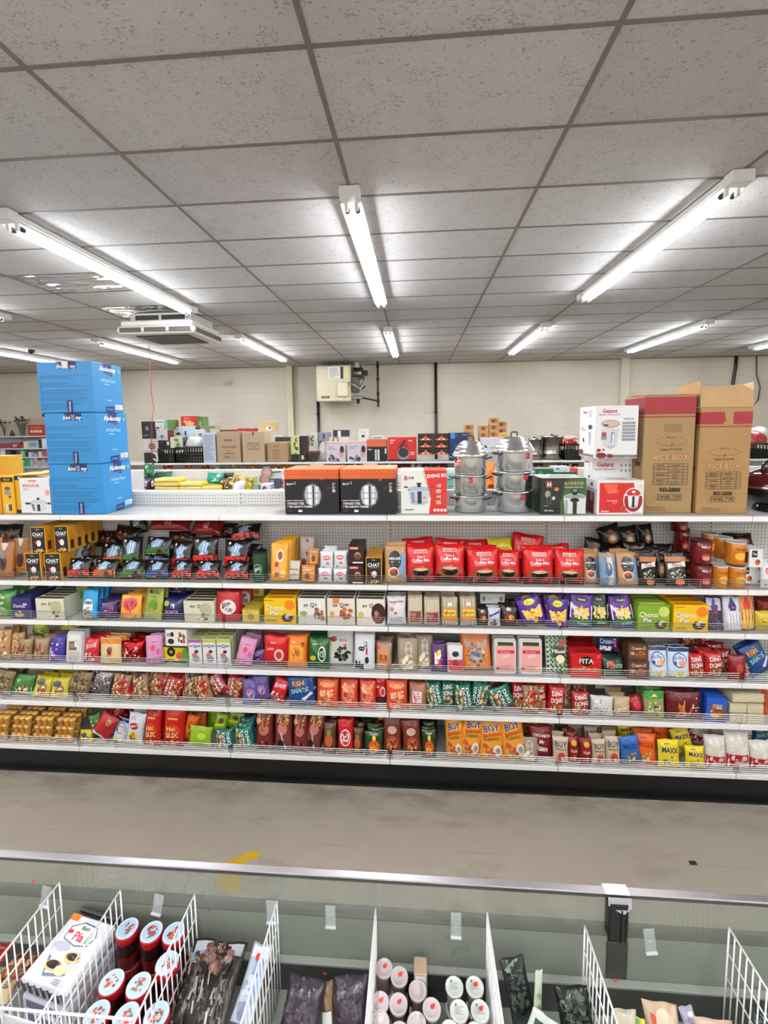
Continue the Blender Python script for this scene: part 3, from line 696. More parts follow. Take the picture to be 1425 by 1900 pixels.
K('dark_bag', 'bag', 'pil', 50, 36, .06, '1d1210', [('n', 0, .45, .6, .3, ['6b3a20', '8a5630', '3a1d12'], 14, .016, 3)], 'dark brown coffee pouch', obj='coffee_bag')
K('tan_pouch', 'pouch', 'sup', 45, 50, .06, '9a5d20', [('r', -.95, .0, .95, .18, 'c68a35'), ('e', 0, .4, .45, .22, '3c1c12'), ('p', [(-.4, .98), (.4, .98), (0, .7)], 'c9c4bf'), ('e', 0, .66, .3, .12, '76747a')], 'brown and amber coffee pouch')
K('tin_green', 'tin', 'can', 32, 55, .1, '1d4a33', [('t', 'gAl', 0, .45, .16, 'e4ede4', 0, .5), ('o', 0, .45, .55, .17, 'cfe0d0', .003)], 'dark green drink tub', lid='161616')
K('yel_tall', 'pouch', 'sup', 36, 72, .06, 'eda827', [('e', .1, .66, .42, .17, 'f6e3b4'), ('e', .1, .66, .28, .11, '7a3c17'), ('r', -.45, .12, -.05, .5, 'b4161c'), ('t', 'GIA', -.25, .31, .09, 'fff', 90, .3), ('e', .45, .2, .3, .1, 'f4cf7e')], 'tall yellow coffee pouch with red label', obj='coffee_pouch')
K('cream_pouch', 'pouch', 'sup', 24, 36, .04, 'd9d0b8', [('t', 'Delicacy', 0, .55, .12, '7d1b1b', 0, .8), ('e', 0, .3, .4, .12, 'b8a98a')], 'small cream pouch')
K('kopi_grey', 'pouch', 'sup', 34, 64, .05, 'a39687', [('r', -.1, .45, .2, .9, '6e1715'), ('t', 'KOPIKO', .05, .68, .1, 'f1dfd2', -84, .5), ('e', -.3, .25, .3, .1, '7b2a1c')], 'grey brown coffee pouch with red strip', obj='coffee_pouch')
K('small_orange', 'pouch', 'sup', 26, 32, .04, 'dd8c2c', [('r', -.8, .7, .8, .88, '9c2a1c'), ('t', 'KOPIKO', 0, .79, .12, 'fff', 0, .75), ('e', 0, .4, .4, .2, '5e2a12')], 'small orange coffee pouch', obj='coffee_pouch')
K('white_pack', 'pack', 'pil', 27, 32, .045, 'e6e6ea', [('e', 0, .66, .62, .13, 'c9272c'), ('t', 'KOPIKO', 0, .66, .13, 'fff', 0, .9), ('e', .15, .35, .3, .09, 'e2797c'), ('e', -.5, .14, .14, .04, '334')], 'small white coffee pack with red oval')
K('choco_box', 'box', 'box', 30, 36, .06, '2e1713', [('r', -.9, .78, .3, .92, 'b92020'), ('t', 'KOPIKO', -.3, .85, .1, 'fff', 0, .55), ('e', .2, .45, .42, .2, 'b98d6a'), ('e', .2, .4, .36, .14, '6e3a20'), ('r', -.5, .04, .9, .12, 'e8e0d8')], 'dark brown cappuccino box', side=[('r', -.5, .2, .5, .8, '4c2a20')], obj='coffee_box')
K('nescafe', 'pouch', 'sup', 42, 66, .06, 'b8895a', [('r', .35, .0, .97, .8, '7f9cbc'), ('e', -.05, .62, .62, .25, '1b1514'), ('t', 'NESCAFÉ', -.05, .67, .08, 'fff', 0, 1.15, .03), ('l', -.45, .54, .4, .6, 'c9b59a', 1, 1), ('e', -.15, .3, .5, .14, 'e6d6c4'), ('e', -.15, .3, .4, .1, '6d4228'), ('e', -.2, .35, .16, .05, 'e33')], 'tan coffee pouch with black round badge', obj='coffee_pouch')
GK = [('r', -.97, .0, .97, .2, '3a1512'), ('e', 0, .3, .85, .17, '8f4a34'), ('e', 0, .29, .52, .12, '120e0e'), ('e', 0, .37, .52, .05, 'c79b76'), ('e', 0, .37, .44, .035, 'd9b48f'), ('r', -.45, .8, .45, .9, 'efb4ae'), ('t', 'Gold Kili', 0, .85, .06, '8d1a16', 0, .42, .03), ('t', '3-in-1', 0, .71, .07, 'fbe9e6', 0, .35, .03), ('t', 'Coffee Mix', 0, .62, .08, 'fff', 0, .7, .035), ('l', -.6, .53, .6, .57, 'f2b9b4', 1, 2), ('e', .1, .44, .14, .035, 'f4523b')]
K('kili', 'coffee bag', 'pil', 55, 72, .085, 'cf1b1d', GK, 'red three-in-one coffee mix bag', obj='coffee_bag', seed=21)
K('kili2', 'coffee bag', 'pil', 55, 72, .085, 'd11e1f', GK, 'red three-in-one coffee mix bag', obj='coffee_bag', seed=33)
K('kili_lay', 'coffee bag', 'pil', 60, 40, .06, 'b01a1c', [('e', 0, .5, .6, .3, '7d2a22'), ('e', .1, .5, .35, .18, 'b98c74')], 'red coffee mix bag lying flat', obj='coffee_bag')
K('yel_flat', 'bag', 'pil', 45, 26, .05, 'd9c02c', [], 'yellow bag lying behind the red coffee bags')
K('black_pouch', 'coffee bag', 'pil', 38, 44, .06, '17110f', [('e', .05, .4, .5, .22, '8a5a38'), ('e', .05, .42, .3, .12, 'd6b896'), ('e', .0, .75, .3, .06, '77421f')], 'black coffee pouch with brown cup picture', obj='coffee_pouch')
K('kopi_black', 'coffee bag', 'sup', 42, 64, .055, '191312', [('r', -.97, .72, .97, .86, 'b06a3c'), ('p', [(-.8, .5), (.8, .58), (.8, .74), (-.8, .66)], 'e4dcd2'), ('t', 'Kopi.in', 0, .62, .09, 'b5212b', 4, 1.3, .03), ('n', 0, .36, .6, .14, ['6f7a5a', '9aa07c', 'c2c0a8'], 20, .01, 3), ('e', .1, .14, .4, .08, 'e47b3c')], 'black coffee pouch with white name band', obj='coffee_pouch')
K('blue_pouch', 'pouch', 'sup', 32, 60, .05, '6f86a3', [('r', -.1, .05, .5, .85, 'cfc6ba'), ('e', .0, .5, .4, .2, '39567f'), ('r', -.9, .85, .9, .97, 'a07a4c')], 'slate blue coffee pouch', obj='coffee_pouch')
K('can_maroon', 'can', 'can', 34, 42, .1, '6b1417', [('t', 'MILO', 0, .78, .12, 'e8d3c4', 0, .5), ('e', 0, .35, .5, .14, 'a8322b'), ('e', 0, .28, .4, .1, 'c98d7a'), ('l', -.7, .55, .6, .66, 'c99', 2, 4)], 'maroon drink canister', lid='4a1013')
K('can_amber', 'can', 'can', 31, 42, .1, 'c9781c', [('t', 'Teh Tarik', 0, .72, .12, '5a2408', 0, .6), ('e', 0, .4, .6, .17, 'e8b04c'), ('l', -.6, .1, .6, .22, '7a3c10', 3, 4)], 'amber canister with a pale lid', lid='cfccc8')
K('bw_box', 'box', 'box', 28, 34, .06, 'e9e6e4', [('r', -.7, .55, .1, .92, '1c1a1a'), ('t', 'Tea', -.3, .74, .14, 'fff', 0, .3), ('e', .2, .28, .38, .16, 'c9603a'), ('e', .35, .34, .16, .08, '7a2a1c')], 'white and black tea box', side=[('r', -.6, .2, .6, .8, '8c2a24')], obj='tea_box')
# second shelf
QA = [('t', 'Q', .05, .73, .19, '2b241d', 0, .2, .035), ('t', '皇族', -.42, .73, .1, '4b4138', 0, .28, .03), ('t', '麻糬', .42, .76, .1, '4b4138', 0, .28)]
def qbox(nm, c, pic, d, **k): K(nm, 'box', 'box', 54, 46, .05, c, QA+pic, d, obj='mochi_box', top=[('r', -.9, .1, .9, .9, '5a4c3a')], **k)
qbox('q_cream', 'd9d6bd', [('e', .45, .6, .4, .3, 'b7b78c'), ('n', .25, .25, .45, .16, ['2b2119', 'efe6da', '6b4630', 'b98d6a'], 12, .014, 3)], 'cream mochi box with dark sweets')
qbox('q_green', 'e9e6dd', [('e', -.6, .42, .28, .09, '8fa456'), ('n', .45, .35, .45, .22, ['8a6248', '6d4736', 'a77d5f', 'c9a58a'], 16, .018, 4), ('p', [(.3, .9), (.6, .95), (.75, .7), (.5, .6)], 'f4efe8')], 'white mochi box with brown sweets and green leaf')
qbox('q_orange', 'ecdfcf', [('r', -.6, .8, -.1, 1, 'd98a4c'), ('n', .4, .5, .42, .26, ['a35a38', '8a452a', 'c4784c'], 14, .02, 6), ('e', -.65, .4, .18, .12, 'e0a06a')], 'peach mochi box with red brown sweets')
qbox('q_choc', 'ece6d6', [('e', .55, .45, .5, .4, '3c1a16'), ('e', .5, .3, .3, .2, '6b3129'), ('e', -.7, .4, .2, .12, 'd6c24a'), ('e', .4, .45, .15, .12, 'b47a6e')], 'white mochi box with large chocolate ball')
K('cupp', 'bag', 'pil', 40, 46, .06, '3c7a32', [('t', 'Cupp', -.3, .74, .17, 'f2efc8', 0, .75, .035), ('t', 'Keyk', -.3, .52, .17, 'f2efc8', 0, .75, .035), ('r', -.95, .06, .3, .36, 'cfd9c4'), ('e', .1, .22, .5, .15, '6c9a48')], 'green cup cake bag with cream lettering', obj='cake_bag')
K('danisa', 'box', 'box', 40, 40, .08, '1f2460', [('t', 'Danisa', -.2, .62, .16, 'e7e2ef', 0, .6), ('r', .2, .66, .6, .74, 'ddd'), ('n', -.2, .25, .5, .12, ['d9b26a', 'b98a4c'], 8, .014, 3), ('l', -.7, .08, .5, .16, 'aab', 2, 2)], 'navy blue cookie box', obj='cookie_box')
K('navy_bag', 'bag', 'pil', 42, 38, .06, '1b2154', [('t', 'WAFER', 0, .38, .16, 'd79ab0', 0, .7), ('r', -.1, .55, .25, .75, 'd8d4e4'), ('e', -.6, .75, .3, .12, 'b9a24c')], 'navy wafer bag', obj='wafer_bag')
K('maroon_pack', 'pack', 'pil', 42, 22, .06, '7a1626', [('t', 'ORO', -.2, .45, .35, 'e8b4bc', 0, .5, .03), ('r', .5, .1, .85, .5, 'cbb')], 'maroon snack pack')
K('lt_blue', 'pouch', 'sup', 33, 50, .05, '2f9bd8', [('e', 0, .5, .6, .2, 'eee'), ('r', -.6, .3, .6, .5, 'eee'), ('r', -.45, .52, .45, .62, '333'), ('t', 'TORTI', 0, .57, .06, 'fff', 0, .5), ('n', 0, .3, .4, .12, ['6e4a22', '8f6a35', 'b9964f'], 14, .01, 3), ('n', 0, .1, .6, .06, ['b9784c', 'd9a06a'], 10, .012, 2)], 'sky blue pouch with white cloud panel')
K('purple_dk', 'bag', 'pil', 38, 32, .06, '3a2458', [('l', -.6, .5, .6, .8, '9c7ac4', 3, 2), ('e', .5, .5, .3, .2, '7a2a5c'), ('l', -.2, .4, .8, .46, 'eee', 1, 1)], 'dark purple snack bag', obj='snack_bag')
K('classic', 'pouch', 'sup', 42, 44, .06, 'e8a31f', [('e', 0, .62, .66, .26, 'c81f2a'), ('r', -.62, .5, .62, .74, '1d2a6a'), ('t', 'CLASSIC', 0, .78, .12, 'd8323a', 0, .8, .03), ('e', 0, .55, .3, .12, 'e2402c'), ('n', 0, .18, .7, .15, ['f0c46a', 'd98a2c', 'b7481f'], 18, .012, 3)], 'yellow pouch with round navy and red crest')
K('olive', 'pouch', 'sup', 44, 52, .05, '9aa343', [('t', 'Matcha', 0, .85, .12, '20301a', 0, .8), ('l', -.4, .7, .4, .73, '111', 1, 1), ('e', .1, .45, .5, .16, '5f8a24'), ('e', .1, .33, .14, .05, 'e48a3c'), ('r', -.97, .0, .97, .12, 'c9cc92')], 'olive green clear pouch', obj='snack_pouch')
K('red_oval', 'pouch', 'sup', 44, 54, .05, 'b01318', [('e', .05, .5, .68, .24, 'ece3dc'), ('t', '話梅', -.1, .58, .15, '1d1414', 6, .6, .03), ('t', '九制', .1, .42, .13, '1d1414', -6, .5), ('e', -.35, .48, .1, .04, 'b01318')], 'red pouch with white oval and black characters')
K('yel_small', 'box', 'box', 32, 26, .06, 'b9a436', [('r', -.9, .1, .9, .9, 'd9c552'), ('e', 0, .45, .4, .25, 'b0772c'), ('l', -.6, .75, .6, .85, '4a5a20', 1, 2)], 'small yellow snack box', obj='snack_box')
def cp(nm, c, d, c2): K(nm, 'box', 'box', 60, 48, .06, c, [('t', 'Choco', -.3, .62, .2, '3c1a10', 0, .62, .05), ('t', 'Choco', -.31, .63, .2, 'fff7e8', 0, .62, .03), ('t', 'Pie', -.36, .4, .2, '3c1a10', 0, .4, .05), ('t', 'Pie', -.37, .41, .2, 'fff7e8', 0, .4, .03), ('e', .62, .75, .33, .2, c2), ('e', .45, .24, .36, .17, '33170f'), ('e', .55, .3, .24, .12, 'e9dcc6'), ('p', [(.45, .2), (.8, .18), (.85, .3), (.6, .34)], '5a2a1a'), ('r', -.95, .9, -.4, .94, 'b5871c'), ('l', -.9, .04, -.2, .18, '7a6a1c', 2, 4)], d, obj='choco_pie_box', top=[('r', -.8, .2, .8, .8, c2)])
cp('cp_yel', 'f2c30f', 'yellow chocolate pie box', 'e87f1c'); cp('cp_grn', '7ea52a', 'green chocolate pie box', 'c9d86a')
K('beng', 'bag', 'pil', 38, 50, .05, 'dedadb', [('t', 'beng-beng', 0, .8, .12, 'a8202a', 4, .95, .03), ('l', -.6, .68, .6, .72, '966', 1, 1), ('e', -.5, .55, .2, .08, 'b98d6a'), ('e', -.1, .42, .14, .05, 'e23'), ('l', -.7, .1, .7, .3, 'aaa', 3, 3)], 'silver white wafer bag with red lettering', obj='wafer_bag')
K('sticks', 'bag', 'sup', 30, 52, .05, 'b3a184', [('r', -.7, .12, .7, .46, '85303a'), ('l', -.5, .16, .5, .42, 'b98a8c', 4, 2)]+[('r', -.85+.2*i, .5, -.75+.2*i, .9, 'e9dcc0') for i in range(9)], 'clear bag of pale sticks with maroon label', obj='stick_bag')
K('kropek', 'bag', 'sup', 33, 52, .05, 'ab9a80', [('r', -.8, .22, .8, .62, 'd98a2c'), ('r', -.7, .36, .7, .56, 'e6d24a'), ('t', 'KROPEK', 0, .46, .08, '1f3a1c', 0, .75, .03), ('r', -.25, .7, .3, .8, 'eee')]+[('r', -.85+.2*i, .04+(.62 if i % 2 else 0), -.77+.2*i, .2+(.72 if i % 2 else 0), 'e9dcc0') for i in range(9)], 'clear cracker bag with orange and yellow label', obj='cracker_bag')
K('white_ret', 'box', 'box', 44, 22, .06, 'dcdad6', [('e', -.7, .5, .15, .25, '8f8d88'), ('e', .7, .5, .15, .25, '8f7d68'), ('l', -.4, .4, .4, .6, 'aaa', 2, 2)], 'white biscuit box lying on others', obj='biscuit_box')
K('mix_dark', 'bag', 'pil', 32, 40, .06, '2a1614', [('e', 0, .4, .6, .2, '8a3c1c'), ('e', .2, .45, .3, .1, 'e0a83c'), ('e', -.1, .8, .3, .08, 'b9b3ab')], 'dark snack bag with orange picture', obj='snack_bag')
K('mix_blue', 'bag', 'pil', 28, 36, .05, 'c9ccd4', [('p', [(-.8, .5), (.8, .75), (.8, .9), (-.8, .65)], '2a3a7a'), ('n', 0, .25, .6, .16, ['6b4a3a', '443'], 10, .012, 3)], 'white and navy snack bag', obj='snack_bag')
K('corn', 'bag', 'sup', 44, 50, .06, '4a2080', [('e', 0, .84, .46, .11, 'e2cf3a'), ('t', 'Corn', 0, .84, .07, '3a6a1c', 0, .35), ('p', [(-.8, .62), (.8, .66), (.7, .25), (.1, .08), (-.6, .25)], 'efc64e'), ('n', 0, .42, .6, .2, ['f3d86a', 'e0a82c', 'f6e59c', 'd8742c'], 26, .011, 3)], 'purple corn snack bag with yellow oval', obj='snack_bag')
def chip(nm, c1, c3, d): K(nm, 'bag', 'sup', 42, 60, .06, c1, [('p', [(-.96, .72), (.96, .66), (.96, .25), (-.96, .25)], 'e9e4ea'), ('r', -.96, .02, .96, .27, c3), ('e', 0, .82, .6, .08, '151515'), ('t', 'Prawn', 0, .82, .06, 'fff', 0, .5), ('n', 0, .44, .75, .17, ['efc93c', 'f6dc6a', 'd8a52c'], 30, .013, 5), ('t', 'MASALA', .1, .14, .06, 'cfe8c8', 0, .6)], d, obj='snack_bag')
chip('chip_p', '5a2a8c', '1d6a38', 'purple and green chips bag with yellow chips'); chip('chip_g', '14301e', '18552c', 'black and green chips bag with yellow chips')
K('star_dark', 'bag', 'sup', 33, 62, .05, '3a2640', [('r', -.9, .6, .9, .95, 'b9b2c6'), ('p', [(-.5, .7), (0, .98), (.5, .7), (.3, .58), (-.3, .58)], '3a1a6a'), ('e', .1, .55, .12, .04, 'e22'), ('n', 0, .25, .7, .2, ['2a1a28', '4b3550', '6f5a78'], 16, .014, 4)], 'clear dark plum bag with violet star', obj='snack_bag')
K('star_blue', 'bag', 'sup', 32, 62, .05, 'd3d1d8', [('p', [(-.5, .72), (0, .98), (.5, .72), (.3, .6), (-.3, .6)], '1f2c7a'), ('r', -.1, .66, .4, .72, 'c44')]+[('r', -.7+.35*i, .08, -.48+.35*i, .58, 'f1eff4') for i in range(5)], 'clear white stick bag with blue star', obj='snack_bag')
K('star_or', 'bag', 'sup', 33, 62, .05, 'c98a4a', [('p', [(-.5, .72), (0, .98), (.5, .72), (.3, .6), (-.3, .6)], 'd2332a'), ('r', -.9, .05, .9, .3, 'e2b25c')]+[('r', -.6+.4*i, .2, -.35+.4*i, .6, 'f0c06a') for i in range(4)], 'clear orange stick bag with red star', obj='snack_bag')
K('yel_plain', 'bag', 'pil', 34, 40, .06, 'c9b02a', [('l', -.6, .3, .6, .7, '6a5a10', 3, 3)], 'yellow snack bag', obj='snack_bag')
K('red_plain', 'bag', 'pil', 34, 40, .06, '7d1418', [('e', 0, .5, .4, .2, 'a8403a')], 'deep red snack bag', obj='snack_bag')
# third shelf
K('cookie', 'bag', 'pil', 42, 38, .06, '8f7450', [('n', 0, .45, .8, .35, ['6b3a24', 'a3744a', 'c9a67a', '7d2a1c'], 28, .014, 3), ('e', -.1, .55, .25, .15, '8c2420')], 'clear brown cookie bag', obj='cookie_bag')
K('gold_bag', 'bag', 'pil', 32, 52, .06, 'b08a5a', [('n', 0, .5, .8, .4, ['d9b87a', '8f5a2c', 'f0d9a4', 'a83a24'], 26, .014, 8)], 'golden brown crinkled snack bag', obj='snack_bag')
K('gy_pack', 'bag', 'pil', 40, 30, .06, 'a8a83a', [('r', -.9, .08, .9, .45, '2f7a2c'), ('t', 'CURLS', 0, .35, .2, 'f2efc8', 0, .7), ('e', 0, .72, .6, .18, 'd9cf4c')], 'yellow and green snack pack lying on top', obj='snack_bag')
K('violet', 'pouch', 'sup', 32, 46, .05, '3a2f8a', [('l', -.8, .72, .8, .78, 'eee', 1, 1), ('e', .1, .72, .14, .05, 'eee'), ('r', -.95, .06, -.6, .6, 'b9b4dc'), ('n', 0, .4, .5, .16, ['c43a6a', '7a6ac4', 'd9d4ee'], 12, .01, 3)], 'violet blue pouch with white rim line')
K('clam', 'tray', 'clam', 34, 58, .04, 'd6d2cf', [('r', -.7, .4, .35, .72, '7d5a4c'), ('r', .05, .52, .35, .7, 'eee'), ('e', -.3, .56, .25, .1, 'a37a64'), ('r', -.8, .05, .8, .35, 'c4bcb4'), ('r', -.75, .78, .75, .95, 'e6e3e0')], 'white plastic clamshell of sweets', obj='clamshell_tray')
K('redwhite', 'bag', 'pil', 34, 46, .05, 'c01f2a', [('p', [(-.7, .55), (.7, .65), (.7, .85), (-.7, .75)], 'd9a4b0'), ('t', 'Oishi', 0, .7, .1, 'a01822', 4, .7), ('n', 0, .25, .8, .18, ['eee', 'd88', 'b33', '9a8'], 22, .012, 3)], 'red snack bag with pale name band', obj='snack_bag')
K('cream_or', 'pouch', 'sup', 44, 48, .05, 'dfc48c', [('r', -.96, .78, .96, .97, 'd07a22'), ('e', 0, .52, .25, .15, '7a2a1c'), ('l', -.3, .3, .3, .4, 'a32', 2, 1), ('r', -.9, .05, .9, .24, 'c9a878')], 'cream pouch with orange header')
K('red_crinkle', 'bag', 'pil', 44, 38, .07, '9c1518', [('n', 0, .45, .8, .35, ['c9524a', 'e08a7c', '6f0d10', 'b03a34', 'f0b8ac'], 34, .01, 9)], 'crinkled dark red snack bag', obj='snack_bag', fin='foil')
K('pink', 'pouch', 'sup', 34, 50, .05, 'cf8fb4', [('e', -.1, .58, .26, .1, 'e23a4c'), ('t', '8', .5, .45, .2, 'c2508a', 0, .2), ('r', -.9, .05, .9, .25, 'a86a90'), ('l', -.3, .75, .4, .8, '846', 1, 1)], 'pink snack pouch', obj='snack_pouch')
K('mochi_wb', 'box', 'box', 42, 34, .07, 'e9e7e3', [('r', -1, .0, 1, .1, '181616'), ('t', '皇族', -.65, .72, .2, '333', 0, .2), ('e', -.35, .74, .16, .14, '2b2724'), ('e', -.5, .35, .3, .16, '33201a'), ('n', .45, .5, .4, .32, ['c9a06a', 'efe4d0', '5a2a1a', 'a3703c'], 12, .016, 4)], 'white and black mochi box stacked on top', obj='mochi_box')
K('yel_grn', 'box', 'box', 56, 34, .07, 'e3d527', [('p', [(.2, .0), (1, .0), (1, .95), (.5, .6)], '5e9a2c'), ('r', -1, .0, 1, .1, '111'), ('r', -1, .88, 1, 1, '181616'), ('e', -.35, .6, .34, .26, '111'), ('t', '金', -.35, .6, .22, 'e3d527', 0, .2), ('e', .3, .4, .26, .22, 'd8592c'), ('e', -.4, .15, .3, .1, '9a8a4c')], 'yellow and green cake box with black disc', obj='cake_box')
def qtall(nm, c, d): K(nm, 'box', 'box', 26, 52, .05, 'e4e2e6', [('r', -1, .88, 1, 1, c), ('t', '皇族', -.6, .76, .07, '444', 0, .3), ('t', 'Q', .0, .75, .14, '22201e', 0, .25, .03), ('t', '麻糬', .6, .76, .07, '444', 0, .3), ('e', .2, .56, .3, .06, '2b2724'), ('e', -.1, .42, .4, .1, 'd2606a'), ('e', .1, .3, .55, .13, '8f8d92'), ('r', -.9, .04, .9, .14, 'b9b6bc')], d, side=[('r', -.8, .1, .8, .95, 'b3b884')], top=[('r', -.9, .1, .9, .9, 'a8b04a')], obj='mochi_box')
qtall('qt_pink', 'a8559c', 'tall white mochi box with violet top'); qtall('qt_grn', 'b0bb4a', 'tall white mochi box with lime top')
K('red_wide', 'bag', 'pil', 48, 50, .06, 'c4161c', [('e', .35, .42, .4, .2, 'e3c9c4'), ('e', .35, .42, .26, .13, 'b83a34'), ('l', -.4, .75, .4, .84, 'f0b4ac', 1, 2), ('r', -.95, .06, .95, .2, '4a1a1a'), ('t', 'Lobo', -.4, .62, .1, 'f2cfc8', 8, .4)], 'bright red snack bag with pale ring', obj='snack_bag')
K('orange_sq', 'bag', 'pil', 40, 56, .05, 'e2761c', [('r', -.7, .22, .7, .72, 'eda33a'), ('e', -.05, .5, .5, .17, 'd98c34'), ('e', -.05, .48, .38, .12, 'b06a34'), ('t', '蝦片', .6, .72, .12, '2b1a14', -88, .2), ('t', 'MM', -.3, .8, .06, 'f6d37a')], 'orange prawn snack bag with a bowl picture', obj='snack_bag')
K('green_bag', 'bag', 'pil', 42, 52, .06, '1f5a24', [('e', .35, .48, .38, .25, 'dfe6d2'), ('e', .35, .48, .3, .2, '2b3a1c'), ('t', 'G', .35, .48, .2, 'eee', 0, .2), ('l', -.6, .75, .3, .82, 'a9c79a', 1, 3), ('r', -.95, .05, .95, .2, '1a1a12'), ('e', -.5, .35, .3, .08, 'c9b02c')], 'dark green snack bag with white ring', obj='snack_bag')
K('clearblk', 'bag', 'sup', 54, 62, .05, 'c9c8c6', [('r', -.9, .4, .3, .62, 'b9c4a4'), ('e', -.5, .75, .25, .08, '8c2430'), ('t', '老公公', .2, .72, .08, '331a1a', 0, .5), ('n', .2, .35, .6, .2, ['161414', '2b2826', '3f3a36'], 26, .017, 6), ('e', .35, .58, .1, .05, 'e22')], 'clear silver bag with black sweets', obj='snack_bag')
K('whiteblk', 'bag', 'sup', 42, 62, .05, 'dcdcde', [('t', '黑糖', .15, .7, .12, '1d1a1a', -80, .3, .03), ('t', '8', -.25, .6, .2, '1d1a1a', 90, .2, .03), ('r', .2, .45, .35, .62, 'b4242c'), ('e', .3, .3, .2, .1, '332a22'), ('p', [(-.9, .05), (-.8, .3), (-.6, .12), (-.4, .3), (-.2, .1), (0, .22), (0, .05)], '1a1818')], 'white bag with black and red characters', obj='snack_bag')
K('or_label', 'bag', 'pil', 32, 44, .05, '9c7f68', [('r', -.7, .2, .7, .8, 'cf7a46'), ('t', '陳皮', 0, .5, .2, '3a1a14', 0, .5, .03), ('e', -.7, .85, .2, .07, 'd33')], 'clear bag with plain orange label', obj='snack_bag')
K('puffs', 'bag', 'sup', 48, 58, .06, '9a8975', [('n', 0, .3, .7, .22, ['d9cba6', 'efe4c6', 'b8a27a'], 24, .018, 3), ('o', .1, .68, .35, .2, 'efeae2', .004), ('t', '小食', .1, .68, .14, 'efeae2', 0, .4, .03)], 'clear brown bag of cream puffs', obj='snack_bag')
K('purple_y', 'bag', 'sup', 32, 50, .05, '4a1f5c', [('p', [(-.6, .7), (.2, .8), (.3, .6), (-.2, .3), (-.6, .3)], 'ead9d0'), ('e', -.1, .66, .3, .08, 'e8c21c'), ('n', .0, .38, .5, .16, ['d8324c', 'e8c21c', '2a4a9a', 'eee'], 14, .013, 5)], 'purple party snack bag with yellow shape', obj='snack_bag')
K('whitered', 'bag', 'sup', 32, 52, .05, 'e2dcdc', [('r', -.9, .1, .9, .5, 'c9484c'), ('e', 0, .7, .45, .1, '2b2430'), ('e', 0, .38, .4, .14, '8f3a48')], 'white and red bag with dark cap', obj='snack_bag')
K('orange_lg', 'bag', 'sup', 56, 66, .06, 'd9742a', [('p', [(-.8, .85), (.8, .8), (.7, .1), (-.5, .1)], 'a89a88'), ('n', 0, .42, .6, .3, ['6b5a4c', 'b9a894', '8f6a50', 'd9d0c4', '44506a'], 30, .014, 3), ('e', -.1, .55, .16, .06, 'd8402c'), ('e', .05, .42, .25, .08, '4a6a8c')], 'large orange bag with grey picture panel', obj='snack_bag')
K('pink_tray', 'tray', 'clam', 41, 64, .04, 'e6dedd', [('r', -.95, .04, .95, .86, 'e9a9a0'), ('r', -.8, .86, .8, .98, '3d4a2c'), ('r', -.8, .62, .9, .72, 'c4343c'), ('t', '95 Paradise', 0, .67, .05, 'f4cfc8', 0, .85), ('r', -.95, .1, -.6, .2, 'b8242c'), ('l', -.5, .08, .9, .25, 'b87a72', 4, 5), ('p', [(-.3, .55), (.4, .6), (.5, .56), (-.2, .45)], 'f2c9c2')], 'pink and white pastry tray', obj='pastry_tray')
K('checker', 'bag', 'sup', 42, 74, .06, 'e9ebe2', [('r', -.95+.38*i, .04+.115*j, -.95+.38*i+.19, .04+.115*j+.057, '1d6b33') for i in range(5) for j in range(8)]+[('r', -.76+.38*i, .0975+.115*j, -.76+.38*i+.19, .0975+.115*j+.057, '1d6b33') for i in range(5) for j in range(8)]+[('e', 0, .55, .62, .16, '12301c'), ('t', 'Pillows', 0, .58, .09, 'f4ead0', 0, .95, .03), ('e', .1, .4, .4, .1, 'efdcae'), ('e', .4, .78, .3, .09, 'a8343c')], 'green and white checkered snack bag', obj='snack_bag')
K('fita', 'box', 'box', 54, 48, .08, 'c2141c', [('e', 0, .68, .46, .2, '1a1212'), ('t', 'FITA', 0, .68, .2, 'f3ead0', 0, .7, .03), ('r', -.95, .26, .9, .42, 'b9542c'), ('n', 0, .34, .85, .07, ['d99a5c', 'b3653a'], 14, .012, 4), ('l', .7, .8, .9, .95, 'e99', 2, 1)], 'red cracker box with black lozenge', top=[('r', -.8, .2, .8, .8, '8c1015')], obj='cracker_box')
K('creamo', 'pack', 'pil', 50, 34, .06, '1a2456', [('t', 'Cream-O', -.1, .68, .26, 'c4d0ee', 3, .8, .03), ('r', -.8, .14, .2, .42, 'e6e4ee'), ('r', -.7, .16, -.4, .4, '222'), ('e', .55, .5, .14, .12, 'e33'), ('e', .75, .25, .2, .16, '4a3f6a')], 'navy cookie pack with white label', obj='cookie_pack')
K('presto', 'pack', 'pil', 48, 32, .06, '1c2f22', [('t', 'Presto', .1, .6, .28, 'a9bfa4', 0, .7), ('e', -.2, .6, .25, .2, 'b9482c'), ('r', -.8, .1, .4, .3, '6a6a5c')], 'dark green cookie pack', obj='cookie_pack')
K('brown_box', 'box', 'box', 38, 32, .07, '5a3a28', [('t', 'Cream-O', 0, .78, .2, 'e6d8c8', 0, .7), ('t', '10', -.6, .45, .2, 'fff', 0, .2), ('e', .2, .4, .5, .2, 'b0743c'), ('n', .2, .38, .5, .15, ['d9a86a', '7a4420'], 10, .014, 2), ('e', .1, .5, .1, .08, 'e33')], 'brown cookie box', obj='cookie_box')
K('whiteblue', 'bag', 'sup', 41, 58, .06, 'cfdcea', [('r', -.96, .86, .96, .98, '1d2c5c'), ('e', 0, .6, .66, .24, '3a5a8a'), ('e', 0, .6, .58, .2, 'd9e6f4'), ('t', '小米', -.15, .68, .14, '1d3a7a', 10, .5, .03), ('e', .25, .5, .36, .1, 'e2a07a'), ('e', -.45, .5, .14, .07, '2a4a8a'), ('n', 0, .15, .75, .12, ['e6dfa0', 'cfc86a', 'f2edc0'], 18, .016, 4)], 'pale blue rice snack bag with round emblem', obj='snack_bag')
